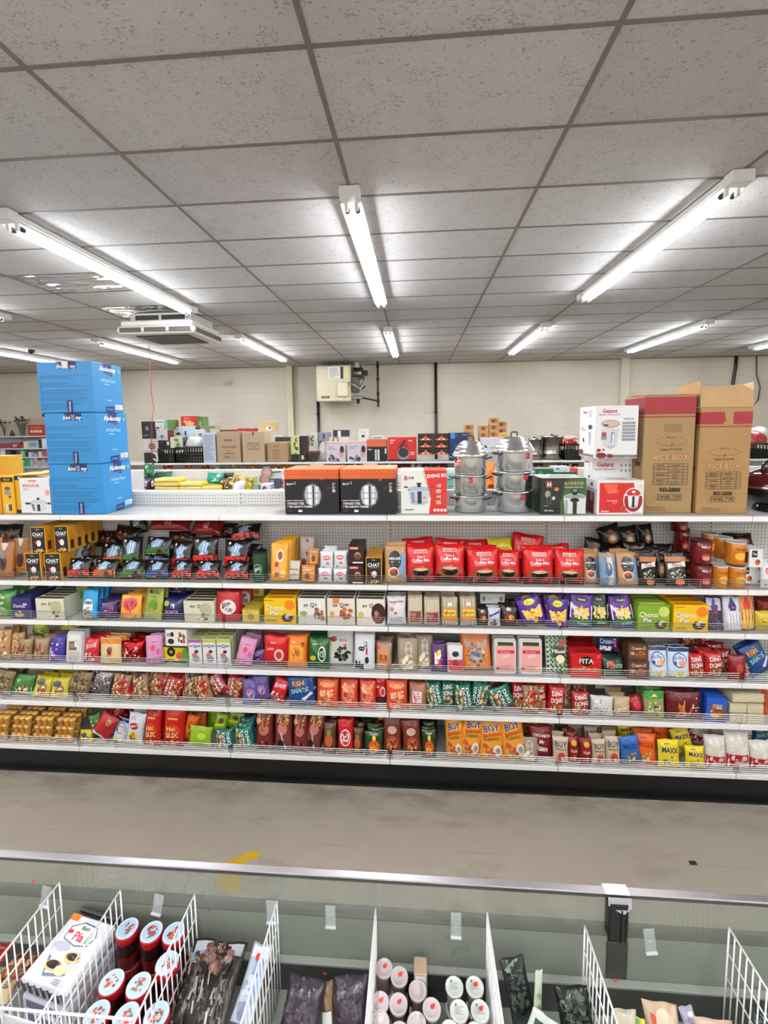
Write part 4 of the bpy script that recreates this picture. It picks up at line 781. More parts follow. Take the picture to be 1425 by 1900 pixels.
def dd(nm, c, d, seed, food=('b98a55', '8f6234', 'd9b583', '6f4524', 'e3cfa3')): K(nm, 'bag', 'pil', 38, 44, .06, c, [('n', 0, .25, .85, .2, list(food), 40, .011, seed), ('T', 'DING', -.05, .78, .17, 'f4efe6', 8, .85, .04), ('T', 'DONG', .0, .55, .17, 'f4efe6', 8, .85, .04)], d, obj='nut_bag', seed=seed)
dd('dd_red', 'b5181d', 'red mixed nuts bag with white lettering', 5); dd('dd_red2', 'a0191c', 'red mixed nuts bag with white lettering', 15); dd('dd_teal', '126a5c', 'teal green mixed nuts bag with white lettering', 8)
K('ddw', 'bag', 'pil', 42, 46, .06, '9c7a58', [('n', 0, .5, .9, .45, ['b98a55', '8f6234', 'd9b583', '6f3a24', 'e3cfa3', 'b5181d', 'a0191c'], 70, .012, 5), ('p', [(-.8, .6), (.7, .95), (.8, .75), (-.7, .4)], 'a8181c')], 'clear nut mix bag with red stripe', obj='nut_bag')
K('ddw2', 'bag', 'pil', 42, 46, .06, '8f7254', [('n', 0, .5, .9, .45, ['c99a60', '8f6234', 'e0c08c', '5f3420', '7a2a20'], 70, .012, 9), ('p', [(-.3, 1), (.2, 1), (.5, .1), (.1, .05)], '1e2250'), ('t', 'DONG', .1, .5, .13, 'f4efe6', -75, .9, .04)], 'clear nut mix bag with navy stripe', obj='nut_bag')
K('fishy', 'bag', 'pil', 50, 62, .06, '1c3f7c', [('p', [(-.9, .95), (.9, .9), (.9, .4), (-.9, .35)], '57606a'), ('T', 'FISH', -.15, .78, .15, 'f2a03c', 8, .75, .05), ('T', 'SNACK', 0, .56, .15, '7fd0ea', 8, .9, .05), ('p', [(0, .25), (.8, .5), (.95, .42), (.3, .2)], 'e4e2e0'), ('e', -.3, .2, .4, .1, '22407c')], 'blue fish snack bag with orange lettering', obj='snack_bag')
K('orchin', 'bag', 'pil', 42, 52, .06, 'd8502a', [('e', 0, .82, .7, .1, 'e6905a'), ('t', '蝦條', .0, .5, .3, 'f2c29a', 6, .9, .04), ('o', 0, .55, .75, .36, 'b03420', .004), ('n', 0, .2, .7, .12, ['f0a46a', 'b5402a', 'f6c894'], 16, .014, 3)], 'orange red prawn chip bag with pale characters', obj='chip_bag')
K('orchin2', 'bag', 'pil', 42, 52, .06, 'cf4a34', [('e', 0, .5, .7, .3, 'e88a6a'), ('t', '蝦片', .0, .45, .26, 'a82a1c', -6, .8, .04), ('n', 0, .75, .7, .15, ['f2b48a', 'e0805a'], 16, .016, 7)], 'salmon red prawn chip bag', obj='chip_bag')
K('clearlab', 'bag', 'pil', 36, 46, .06, 'a5664c', [('r', -.6, .3, .5, .7, 'ddd0cc'), ('l', -.5, .35, .4, .65, '966', 4, 3), ('e', -.3, .5, .12, .1, 'c33')], 'clear copper bag with white label', obj='snack_bag')
K('green_y', 'bag', 'pil', 46, 36, .05, '3f7a34', [('p', [(-.9, .05), (.9, .05), (.9, .4), (-.9, .35)], 'cdd2cc'), ('n', .2, .3, .6, .16, ['d9853c', 'efd9b0', '3a4a44'], 14, .014, 3), ('t', '綠', -.3, .7, .2, 'c8dcb4')], 'green snack pouch lying back', obj='snack_pouch')
K('yel_y', 'bag', 'pil', 36, 34, .05, 'cbbb30', [('e', .2, .4, .5, .25, '8a6a4c'), ('e', -.2, .7, .5, .15, '35404f'), ('n', .1, .3, .6, .2, ['e8c24c', 'a34a1c', 'f0e0a0'], 14, .013, 3)], 'yellow snack pouch lying back', obj='snack_pouch')
K('brown_clear', 'bag', 'pil', 36, 50, .05, '7d6a4a', [('n', 0, .5, .8, .42, ['9a8058', '5a4a30', 'b59c70', '3f3420'], 44, .013, 3)], 'olive brown clear pack leaning', obj='dried_food_pack')
K('silverbag', 'bag', 'pil', 58, 56, .06, '9a9290', [('n', 0, .5, .9, .42, ['c9c4c2', '6b6260', '8a7f7c', 'b5adab', '4f4846'], 60, .012, 3)], 'crumpled clear grey bag hanging over the rail', obj='snack_bag', fin='foil')
K('violet_lg', 'bag', 'pil', 46, 54, .06, '5c4a86', [('e', .1, .45, .55, .22, '8a7ab4'), ('n', 0, .4, .5, .2, ['3a6a5c', 'b9b0d4', 'a03a44'], 16, .013, 4), ('e', -.1, .55, .1, .05, 'e33')], 'lavender snack bag', obj='snack_bag')
K('white_crum', 'bag', 'pil', 42, 46, .06, 'd3cdcb', [('n', 0, .5, .8, .38, ['f0eceb', 'a39c9a', 'c4bcba', 'e4dedc'], 40, .013, 3), ('e', 0, .8, .16, .06, 'd33')], 'crumpled white clear bag', obj='snack_bag')
K('beige_roll', 'pack', 'pil', 34, 34, .06, 'bba47c', [('p', [(-.9, .3), (.9, .5), (.9, .62), (-.9, .42)], 'e6dcc0'), ('p', [(-.9, .12), (.9, .3), (.9, .38), (-.9, .2)], '6a3420')], 'beige roll pack lying slanted', obj='cake_pack')
K('red_roll', 'pack', 'pil', 34, 30, .06, '8c1a20', [('e', 0, .5, .5, .2, 'd23040')], 'glossy red pack lying slanted', obj='snack_pack')
K('green_top', 'pouch', 'sup', 38, 48, .05, '8f8c5c', [('r', -.97, .74, .97, .98, '2f8a2c'), ('p', [(-.3, .8), (0, .95), (.3, .8)], 'd8c86a'), ('n', 0, .42, .7, .25, ['b5c86a', '6a8a3a', 'e2dca0', '4a4a2a'], 24, .012, 3)], 'clear pouch with bright green header', obj='snack_pouch')
K('maroon_wide', 'bag', 'pil', 66, 56, .06, '5c1416', [('p', [(-.5, .1), (-.4, .6), (0, .7), (.1, .15)], 'd98a34'), ('l', -.4, .2, 0, .6, '8c4a14', 5, 1), ('t', 'Cracker', .3, .4, .1, 'd9a08c', 70, .4), ('n', .65, .6, .25, .25, ['eee', 'a3342c'], 12, .007, 3), ('e', .3, .35, .1, .05, 'e33')], 'maroon biscuit bag with orange biscuits', obj='biscuit_bag')
K('blue_wafer', 'box', 'box', 36, 56, .07, '2356b8', [('p', [(-.7, .1), (-.6, .75), (.9, .65), (.9, .1)], '6f4a34'), ('n', .1, .4, .6, .25, ['b98a5c', '8f5c34', 'd9b48c'], 14, .016, 3), ('l', -.4, .55, .6, .75, 'e8d8d0', 3, 3), ('e', -.2, .6, .16, .06, 'd33')], 'bright blue wafer box', obj='wafer_box')
K('wafer_block', 'pack', 'box', 32, 20, .09, 'c3b592', [('r', -.96, .1, .96, .9, 'cfc2a2'), ('p', [(-.9, .4), (.9, .7), (.9, .8), (-.9, .5)], 'dcd2b8')], 'cream wrapped wafer block in a stack', obj='wafer_pack')
# lowest deck
K('cups', 'tray', 'cups', 38, 17, .12, 'c9a869', [], 'tray of small jelly cups under amber film', cols=['efb458', 'e8a648', 'f4c86a', 'edbc5e', 'e6ae60', 'e09c6a', 'dcc468', 'f0be5c'], obj='jelly_cup_tray')
K('red_white', 'bag', 'pil', 50, 52, .07, 'a5151a', [('e', .2, .75, .25, .12, 'a38a5c'), ('p', [(-.9, .02), (.9, .02), (.4, .16), (-.9, .2)], 'd8d4d2'), ('n', .2, .75, .2, .1, ['c9a46a', '6a3a20'], 8, .01, 3)], 'red snack bag with white lower corner', obj='snack_bag')
K('smith', 'bag', 'pil', 36, 50, .06, 'd6d8de', [('e', -.05, .62, .55, .1, 'b01f28'), ('t', "SMITH'S", -.05, .62, .07, 'fff', 8, .95), ('e', .0, .3, .5, .16, 'e8c22c'), ('n', 0, .3, .35, .1, ['3a2a1c', 'c99a2c'], 8, .012, 3), ('l', -.6, .8, .5, .9, '88a', 2, 2)], 'white chip bag with yellow and red print', obj='chip_bag')
K('slix', 'bag', 'pil', 42, 70, .07, 'b5170f', [('e', .1, .42, .6, .2, 'd0301a'), ('T', 'Hot', -.1, .5, .13, 'f2cf6a', 8, .6, .04), ('T', 'SLIX', 0, .33, .14, 'f2d88a', 6, .85, .04), ('n', 0, .12, .7, .08, ['d98a2c', 'f0b84c'], 12, .012, 3), ('l', -.5, .7, .5, .8, 'd9a05c', 1, 3)], 'tall red potato slice bag', obj='chip_bag')
K('orange_r', 'bag', 'pil', 42, 54, .07, 'd85a12', [('n', 0, .6, .6, .25, ['b8380c', 'e8842c', 'f0a03c', '7a2a0c'], 16, .016, 3), ('p', [(-.7, .2), (.6, .3), (.4, .05), (-.5, .05)], 'b02a12')], 'orange crisp bag', obj='chip_bag')
K('lime_sm', 'bag', 'pil', 26, 38, .05, '9aba1c', [('e', .1, .7, .4, .13, '5a4a1c'), ('p', [(-.7, .35), (.7, .45), (.7, .6), (-.7, .5)], 'd2e05a'), ('e', 0, .25, .3, .08, '5c7a14')], 'lime green small snack bag', obj='snack_bag')
K('lime_lay', 'bag', 'pil', 46, 34, .06, '8cae1c', [('p', [(-.9, .1), (.4, .3), (.9, .1)], '55801a'), ('e', .2, .6, .4, .15, 'b5d23c')], 'lime green bag lying low', obj='snack_bag')
K('peanut_b', 'bag', 'pil', 36, 72, .07, '6b2320', [('n', 0, .8, .85, .17, ['b98a55', '9c6234', 'd9a573', '7f3a24'], 36, .014, 3), ('e', 0, .55, .6, .14, 'b56a5c'), ('l', -.5, .5, .5, .62, '6a1f1c', 3, 1), ('n', 0, .2, .6, .12, ['3a2016', '8c2a20', 'b8503c'], 16, .016, 6)], 'brown red peanut bag', obj='nut_bag')
K('peanut_w', 'bag', 'pil', 40, 70, .07, '74302a', [('n', 0, .8, .85, .17, ['b98a55', '9c6234', 'e0b060', '7f3a24'], 36, .014, 9), ('e', 0, .56, .55, .14, 'bb7466'), ('p', [(-.3, .5), (-.1, .45), (.4, .08), (.1, .05)], 'c9c6cc'), ('e', -.2, .2, .4, .1, '2a1612')], 'brown red peanut bag with silver streak', obj='nut_bag')
K('brown_snack', 'bag', 'pil', 28, 50, .05, '55301c', [('e', 0, .45, .6, .2, 'b5542c'), ('l', -.6, .1, .6, .22, 'd9c49a', 2, 3), ('e', 0, .7, .4, .1, '7a7a3c')], 'brown snack bag with rust picture', obj='snack_bag')
K('sugo', 'bag', 'pil', 31, 56, .05, 'b8151c', [('e', 0, .5, .72, .24, 'efe4dc'), ('e', 0, .5, .62, .2, 'b8151c'), ('t', 'Sugo', 0, .55, .09, 'fff', 0, 1, .03), ('t', 'Nuts', 0, .44, .09, 'fff', 0, .9, .03), ('r', -.9, .04, .9, .2, '8a6a4c')], 'red peanut bag with round white ring', obj='nut_bag')
K('green_fire', 'bag', 'pil', 32, 42, .05, '1f3a1c', [('e', 0, .4, .65, .28, 'c9541c'), ('n', 0, .35, .55, .2, ['e07a1c', 'f0b03c', 'a8300f'], 16, .012, 3), ('e', 0, .75, .2, .1, 'e8d03c'), ('t', 'Tender', 0, .9, .08, 'e6e0c0', 0, .7)], 'dark green bag with flame coloured picture', obj='snack_bag')
K('choc_snack', 'bag', 'pil', 36, 54, .06, '6a2a1c', [('e', 0, .35, .6, .2, 'a8482c'), ('n', 0, .32, .5, .14, ['d98a4c', '5a1f14'], 12, .013, 3), ('e', 0, .68, .5, .1, 'c9a48a')], 'reddish brown snack bag', obj='snack_bag')
BB = [('t', 'BOY', 0, .76, .15, 'f0ead8', 8, 1.3, .09), ('t', 'BOY', 0, .765, .15, '22307a', 8, 1.25, .045), ('t', 'BAWANG', .05, .62, .09, 'b5261c', 8, 1.3, .04), ('t', 'CORNICK', .0, .52, .07, '5a5a2c', 4, 1.1, .03), ('p', [(-.9, .05), (.9, .05), (.9, .34), (-.7, .42)], 'c4522c'), ('e', .45, .24, .36, .15, 'ece4d4'), ('e', .5, .24, .18, .08, '9a8a78'), ('n', -.3, .2, .4, .1, ['e0a85c', 'b56a2c'], 10, .012, 3)]
K('boy', 'bag', 'pil', 42, 66, .07, 'e59a2e', BB, 'orange garlic corn bag with navy lettering', obj='corn_bag')
K('boy_sm', 'bag', 'pil', 28, 46, .05, 'c9b49a', [('t', 'BOY', 0, .74, .2, 'f0ead8', 0, 1.5, .09), ('t', 'BOY', 0, .745, .2, '22302a', 0, 1.45, .04), ('t', 'BAWANG', 0, .57, .07, '6a4a34', 0, 1.2), ('e', .1, .28, .5, .18, 'c4452c'), ('e', .3, .2, .25, .08, 'e6dfd2')], 'small beige corn snack bag', obj='corn_bag')
K('juan', 'bag', 'pil', 44, 52, .06, '7a1518', [('t', 'CHICHARON', 0, .72, .09, 'f0e8dc', -4, 1.4, .03), ('t', 'Mr', -.0, .54, .12, 'f0e8dc', -8, .4, .03), ('t', 'Juan', -.05, .32, .24, 'fff', -10, 1.1, .05)], 'maroon pork crackling bag with white script', obj='snack_bag')
K('maroon_sm', 'bag', 'pil', 24, 44, .05, '86141a', [('e', 0, .78, .5, .1, 'd8b03c'), ('t', 'Nuts', 0, .5, .12, 'f0d8b0', 0, 1.2), ('n', 0, .25, .6, .1, ['b5402a', 'd98a4c'], 10, .01, 3)], 'small maroon nut bag with gold badge', obj='nut_bag')
def maxx(nm, c, tc, d): K(nm, 'bag', 'pil', 38, 48, .05, c, [('t', 'MAXX', 0, .66, .18, tc, -4, 1.5, .05), ('n', 0, .28, .6, .16, ['e8dca0', 'c99a3c', '6a8a3c'], 14, .012, 3), ('e', .1, .42, .12, .05, 'e33'), ('l', -.5, .84, .5, .9, tc, 1, 2)], d, obj='snack_bag')
maxx('mx_blue', '2a62a8', '1c3a70', 'blue snack bag with bold name'); maxx('mx_or', 'e0601c', 'a8380c', 'orange snack bag with bold name'); maxx('mx_yel', 'ecd01f', '1c3a6a', 'yellow snack bag with bold navy name')
K('puffy', 'bag', 'pil', 48, 60, .08, 'e3ddd6', [('r', -.96, .06, .96, .42, 'b5151c'), ('t', 'Puffs', 0, .26, .12, 'f0b8b0', 0, 1.2), ('n', 0, .7, .8, .2, ['f4efe6', 'e6ddce', 'd3c9b8', 'efe6d6'], 20, .022, 3)], 'white puffed snack bag with red base', obj='puff_bag')
# ---------------------------------------------------------------- goods: every shelf from left to right, as measured
u = lambda **k: k
row('A', [
 ('tan_pouch', -14, 24, 1012, 1078), ('tan_pouch', 14, 50, 1012, 1078), ('dark_bag', -8, 40, 975, 1012, u(y=3.38, up=1, n=1)), ('tan_pouch', -34, 0, 1010, 1078),
 ('chat_box', 54, 84, 1029, 1079, u(r=2, n=5)), ('chat_box', 89, 121, 1030, 1080, u(r=2, n=5)),
 ('chat_box', 64, 92, 978, 1026, u(up=1, r=2, n=4, z=1.787)), ('chat_box', 107, 134, 976, 1024, u(up=1, r=2, n=5, z=1.787)),
 # heap of coffee bags: a flat bottom layer, then leaning bags, then bags lying on top
 ('cof_red', 122, 168, 1046, 1082, u(n=2, t=20)), ('cof_or', 168, 218, 1050, 1082, u(n=1, t=24)), ('cof_gr', 220, 270, 1056, 1084, u(n=1, t=30)), ('cof_bl', 268, 314, 1056, 1084, u(n=1, t=26)),
 ('cof_red', 316, 358, 1058, 1085, u(n=1, t=26)), ('cof_red', 360, 408, 1058, 1085, u(n=1, t=26)), ('cof_red', 414, 464, 1058, 1086, u(n=1, t=26)),
 ('cof_red', 122, 166, 1012, 1062, u(up=1, y=3.27, r=-12, t=16, n=1)), ('cof_or', 170, 222, 1014, 1064, u(up=1, y=3.27, r=10, t=20, n=1)), ('cof_gr', 222, 260, 1000, 1056, u(up=1, y=3.27, r=16, t=16, n=1)),
 ('cof_gr', 264, 318, 1000, 1036, u(up=1, y=3.28, r=-6, t=24, n=1)), ('cof_bl', 264, 312, 1034, 1060, u(up=1, y=3.26, t=30, n=1)), ('cof_red', 314, 358, 1008, 1064, u(up=1, y=3.27, t=14, n=1)),
 ('cof_red', 354, 404, 1000, 1058, u(up=1, y=3.26, t=12, r=4, n=1)), ('cof_red', 412, 466, 1006, 1058, u(up=1, y=3.27, t=14, r=-5, n=1)),
 ('dark_bag', 158, 216, 990, 1022, u(up=1, y=3.38, t=30, n=1)), ('dark_bag', 204, 258, 984, 1014, u(up=1, y=3.42, t=30, n=1, a=8)), ('cof_gr', 228, 266, 976, 1006, u(up=1, y=3.44, t=26, n=1, a=-10)),
 ('dark_bag', 308, 362, 988, 1014, u(up=1, y=3.4, t=30, n=1)), ('cof_maroon', 270, 352, 964, 990, u(up=1, y=3.45, t=50, n=1, a=2)), ('cof_maroon', 352, 412, 972, 1002, u(up=1, y=3.42, t=40, n=1, a=6)),
 ('cof_red', 424, 482, 980, 1012, u(up=1, y=3.38, t=36, n=1, a=-8)), ('dark_bag', 380, 440, 978, 1006, u(up=1, y=3.43, t=36, n=1)), ('dark_bag', 440, 486, 1004, 1060, u(up=1, y=3.34, t=10, n=1)),
 ('tin_green', 469, 496, 1026, 1082, u(n=2)),
 ('yel_tall', 500, 534, 1010, 1082, u(n=4, p=.055, r=6)), ('cream_pouch', 530, 554, 1046, 1082, u(n=2)), ('kopi_grey', 554, 584, 996, 1060, u(y=3.32, n=2, up=1)), ('yel_tall', 522, 552, 1000, 1066, u(y=3.36, n=1, up=1)),
 ('small_orange', 572, 592, 1020, 1050, u(n=1, up=1, y=3.24)), ('small_orange', 558, 585, 1054, 1083, u(n=2)),
 ('white_pack', 590, 617, 1057, 1084, u(n=4, t=2, r=2)), ('white_pack', 618, 645, 1057, 1084, u(n=4, t=2, r=2)), ('white_pack', 593, 619, 1025, 1058, u(up=1, n=4, t=2, r=3)), ('white_pack', 619, 645, 1026, 1059, u(up=1, n=4, t=2, r=-2)),
 ('choco_box', 648, 676, 1047, 1083, u(n=3)), ('choco_box', 648, 676, 1011, 1046, u(z=1.735, n=3)),
 ('chat_box', 679, 709, 1034, 1084, u(n=4, r=3)), ('nescafe', 713, 754, 1014, 1083, u(r=2)),
 ('kili', 752, 808, 1006, 1074, u(n=2, p=.1, r=5)), ('kili2', 806, 864, 1000, 1068, u(n=2, p=.11, r=-3)), ('kili', 866, 928, 1004, 1070, u(n=2, p=.11, r=6)), ('kili2', 922, 968, 1012, 1072, u(n=1, r=-8)), ('kili', 970, 1029, 1007, 1074, u(n=2, p=.1, r=2)), ('kili2', 1029, 1084, 1010, 1076, u(n=2, r=-6)),
 ('kili2', 748, 806, 984, 1046, u(y=3.4, n=1, a=-6)), ('kili', 806, 862, 984, 1046, u(y=3.41, n=1, a=4)), ('kili2', 856, 908, 986, 1046, u(y=3.41, n=1)), ('yel_flat', 904, 952, 1000, 1026, u(up=1, y=3.4, n=1, t=30)), ('kili', 948, 1006, 978, 1048, u(y=3.41, n=1, a=8)), ('kili2', 1010, 1060, 996, 1050, u(y=3.4, n=1, a=-5)),
 ('kili_lay', 754, 806, 1062, 1084, u(y=3.16, n=1, t=35)), ('kili_lay', 808, 868, 1064, 1085, u(y=3.16, n=1, t=35)), ('kili_lay', 872, 924, 1064, 1085, u(y=3.16, n=1, t=35)), ('kili_lay', 976, 1030, 1066, 1086, u(y=3.16, n=1, t=35)), ('kili_lay', 1036, 1084, 1066, 1087, u(y=3.16, n=1, t=35)),
 ('nescafe', 1084, 1112, 1024, 1080, u(y=3.22)), ('blue_pouch', 1113, 1146, 1022, 1084, u(n=3)), ('nescafe', 1146, 1186, 1026, 1088, u(n=3)),
 ('black_pouch', 1112, 1154, 982, 1024, u(up=1, y=3.42, n=1, a=-18)), ('black_pouch', 1150, 1186, 982, 1024, u(up=1, y=3.43, n=1, a=-10)), ('black_pouch', 1184, 1212, 984, 1026, u(up=1, y=3.43, n=1, a=-8)), ('black_pouch', 1086, 1130, 1008, 1050, u(up=1, y=3.36, n=1, a=8)), ('black_pouch', 1156, 1200, 1008, 1050, u(up=1, y=3.38, n=1)),
 ('kopi_black', 1188, 1216, 1024, 1088, u(n=2)), ('black_pouch', 1214, 1238, 1020, 1086, u(n=2, y=3.24)), ('kopi_black', 1236, 1278, 1026, 1090, u(n=2)), ('black_pouch', 1214, 1252, 1012, 1060, u(up=1, n=1, y=3.4)),
 ('can_maroon', 1285, 1319, 1046, 1088, u(n=4)), ('can_maroon', 1285, 1319, 1004, 1046, u(z=1.754, n=4)), ('can_maroon', 1246, 1272, 967, 996, u(z=1.92, y=3.44, n=1)), ('can_maroon', 1256, 1284, 996, 1040, u(z=1.754, y=3.44, n=1)), ('can_maroon', 1256, 1284, 1040, 1080, u(y=3.44, n=1)),
 ('can_amber', 1319, 1350, 1048, 1089, u(n=3)), ('can_amber', 1350, 1381, 1050, 1090, u(n=3)), ('can_amber', 1349, 1380, 1010, 1051, u(z=1.752, n=2)), ('can_amber', 1312, 1342, 1006, 1046, u(z=1.752, y=3.32, n=1)),
 ('bw_box', 1383, 1411, 1057, 1091, u(n=3)), ('bw_box', 1383, 1411, 1022, 1056, u(z=1.727, n=3)), ('white_pack', 1414, 1440, 1030, 1092, u(n=2)), ('black_pouch', 1330, 1420, 996, 1022, u(up=1, y=3.46, n=1, t=30)),
])
row('B', [
 ('cupp', -10, 28, 1102, 1150), ('danisa', 29, 68, 1112, 1151, u(n=3)), ('maroon_pack', 50, 92, 1088, 1108, u(up=1, y=3.34, n=1, t=20)), ('q_cream', 70, 126, 1113, 1152, u(n=5)),
 ('lt_blue', 148, 181, 1102, 1154, u(n=3)), ('olive', 132, 152, 1106, 1152, u(y=3.26, n=1)), ('lt_blue', 178, 208, 1094, 1140, u(y=3.38, n=1)), ('purple_dk', 182, 219, 1120, 1155), ('classic', 220, 262, 1112, 1156, u(n=3)), ('olive', 262, 304, 1098, 1157, u(r=-14, n=2)),
 ('navy_bag', 300, 343, 1118, 1158), ('navy_bag', 308, 346, 1092, 1116, u(up=1, y=3.3, n=1)), ('q_cream', 343, 402, 1118, 1158, u(n=6)), ('red_oval', 400, 447, 1104, 1160, u(n=2, t=4)), ('red_oval', 440, 470, 1096, 1150, u(y=3.34, n=1)),
 ('yel_small', 452, 485, 1133, 1159, u(n=4)), ('yel_small', 462, 490, 1110, 1134, u(z=1.378, y=3.36, n=2)), ('cp_yel', 492, 552, 1111, 1159, u(n=3)), ('q_green', 554, 606, 1112, 1161, u(n=6)), ('q_orange', 608, 660, 1112, 1162, u(n=6)), ('q_choc', 662, 715, 1113, 1163, u(n=6)),
 ('beng', 717, 754, 1112, 1164), ('sticks', 756, 785, 1108, 1163, u(n=3)), ('sticks', 786, 817, 1112, 1164, u(n=3)), ('kropek', 819, 850, 1112, 1165, u(n=3)), ('kropek', 853, 885, 1112, 1166, u(n=3)),
 ('white_ret', 890, 935, 1115, 1134, u(z=1.405, y=3.3, n=2)), ('mix_dark', 884, 908, 1132, 1166), ('mix_blue', 904, 930, 1132, 1167), ('mix_dark', 928, 962, 1128, 1168), ('white_ret', 890, 930, 1100, 1114, u(z=1.475, y=3.4, n=1)), ('mix_dark', 936, 966, 1112, 1150, u(y=3.3, n=1)),
 ('corn', 962, 1010, 1108, 1158, u(a=-16, n=2)), ('corn', 1012, 1056, 1107, 1160, u(n=2)), ('corn', 994, 1034, 1128, 1168, u(n=1, y=3.27)),
 ('chip_p', 1058, 1100, 1110, 1172, u(a=4)), ('chip_g', 1097, 1132, 1110, 1172), ('chip_p', 1134, 1176, 1112, 1173, u(a=-6)),
 ('cp_grn', 1180, 1237, 1122, 1171, u(n=5)), ('cp_yel', 1246, 1308, 1123, 1173, u(n=5)), ('star_dark', 1310, 1343, 1110, 1173), ('star_blue', 1344, 1376, 1112, 1175, u(n=3)), ('star_or', 1374, 1406, 1110, 1176, u(n=2)), ('yel_plain', 1402, 1432, 1140, 1178), ('red_plain', 1400, 1432, 1110, 1140, u(up=1, y=3.32, n=1)),
])
row('C', [
 ('gold_bag', -12, 20, 1172, 1228), ('gold_bag', 14, 40, 1180, 1228, u(r=12)), ('cookie', 32, 62, 1190, 1230, u(a=6)), ('cookie', 56, 90, 1190, 1231), ('gy_pack', 52, 91, 1164, 1192, u(up=1, y=3.28, n=1)), ('gy_pack', 106, 150, 1160, 1186, u(up=1, y=3.4, n=1)),
 ('violet', 90, 121, 1186, 1231), ('clam', 122, 155, 1175, 1232, u(t=8, n=2)), ('redwhite', 154, 184, 1188, 1232), ('cream_or', 184, 226, 1186, 1233, u(n=3)), ('red_crinkle', 222, 268, 1194, 1234, u(n=3)), ('pink', 269, 302, 1184, 1237, u(n=2, a=-3)),
 ('yel_grn', 296, 352, 1202, 1237, u(n=4)), ('mochi_wb', 311, 352, 1167, 1201, u(z=1.073, n=3)), ('qt_pink', 353, 378, 1186, 1239, u(n=5)), ('qt_grn', 379, 404, 1186, 1240, u(n=5)), ('qt_grn', 405, 431, 1186, 1241, u(n=6)), ('qt_grn', 428, 452, 1180, 1226, u(y=3.36, n=2)),
 ('pink', 440, 472, 1192, 1242, u(a=14)), ('pink', 456, 486, 1180, 1222, u(y=3.32, n=1, a=-8)), ('purple_dk', 468, 492, 1212, 1243), ('red_wide', 488, 536, 1186, 1243, u(n=2, a=4)), ('orange_sq', 530, 570, 1188, 1247, u(y=3.17, n=2)), ('green_bag', 570, 612, 1187, 1243, u(n=3)),
 ('clearblk', 603, 656, 1182, 1246, u(n=2)), ('whiteblk', 656, 696, 1180, 1247, u(n=2)), ('or_label', 697, 728, 1198, 1248), ('puffs', 737, 776, 1190, 1250, u(n=3)), ('puffs', 776, 798, 1188, 1250, u(n=2)), ('purple_y', 800, 829, 1200, 1251, u(n=2)), ('whitered', 830, 860, 1202, 1252, u(n=2)),
 ('orange_lg', 856, 912, 1184, 1253, u(a=-3, n=2)), ('pink_tray', 917, 958, 1188, 1254, u(t=6, n=3)), ('pink_tray', 963, 1006, 1189, 1256, u(t=6, n=3)), ('checker', 1015, 1056, 1186, 1259, u(n=3, r=2)), ('fita', 1057, 1111, 1214, 1260, u(n=3)),
 ('fita', 1062, 1096, 1184, 1212, u(y=3.42, n=1, z=1.07)), ('presto', 1114, 1160, 1225, 1261, u(n=2)), ('creamo', 1111, 1160, 1189, 1224, u(up=1, n=2, t=3, a=2)), ('brown_box', 1162, 1199, 1227, 1261, u(n=2)), ('brown_box', 1162, 1198, 1196, 1226, u(z=1.048, n=2)),
 ('whiteblue', 1200, 1241, 1205, 1262, u(n=2, r=0)), ('whiteblue', 1241, 1281, 1207, 1263, u(n=2, r=0)), ('dd_red', 1281, 1308, 1220, 1264), ('dd_red', 1306, 1342, 1220, 1265, u(a=4)), ('dd_red2', 1330, 1354, 1222, 1266, u(y=3.26, n=1)),
 ('dd_red2', 1260, 1294, 1185, 1204, u(up=1, y=3.42, n=1)), ('dd_red', 1296, 1330, 1190, 1212, u(up=1, y=3.4, n=1)), ('dd_red2', 1306, 1346, 1200, 1226, u(up=1, y=3.34, n=1)), ('red_plain', 1352, 1384, 1222, 1268), ('fishy', 1386, 1432, 1192, 1252, u(a=-28, n=2)), ('gold_bag', 1376, 1400, 1234, 1268, u(n=1)),
])
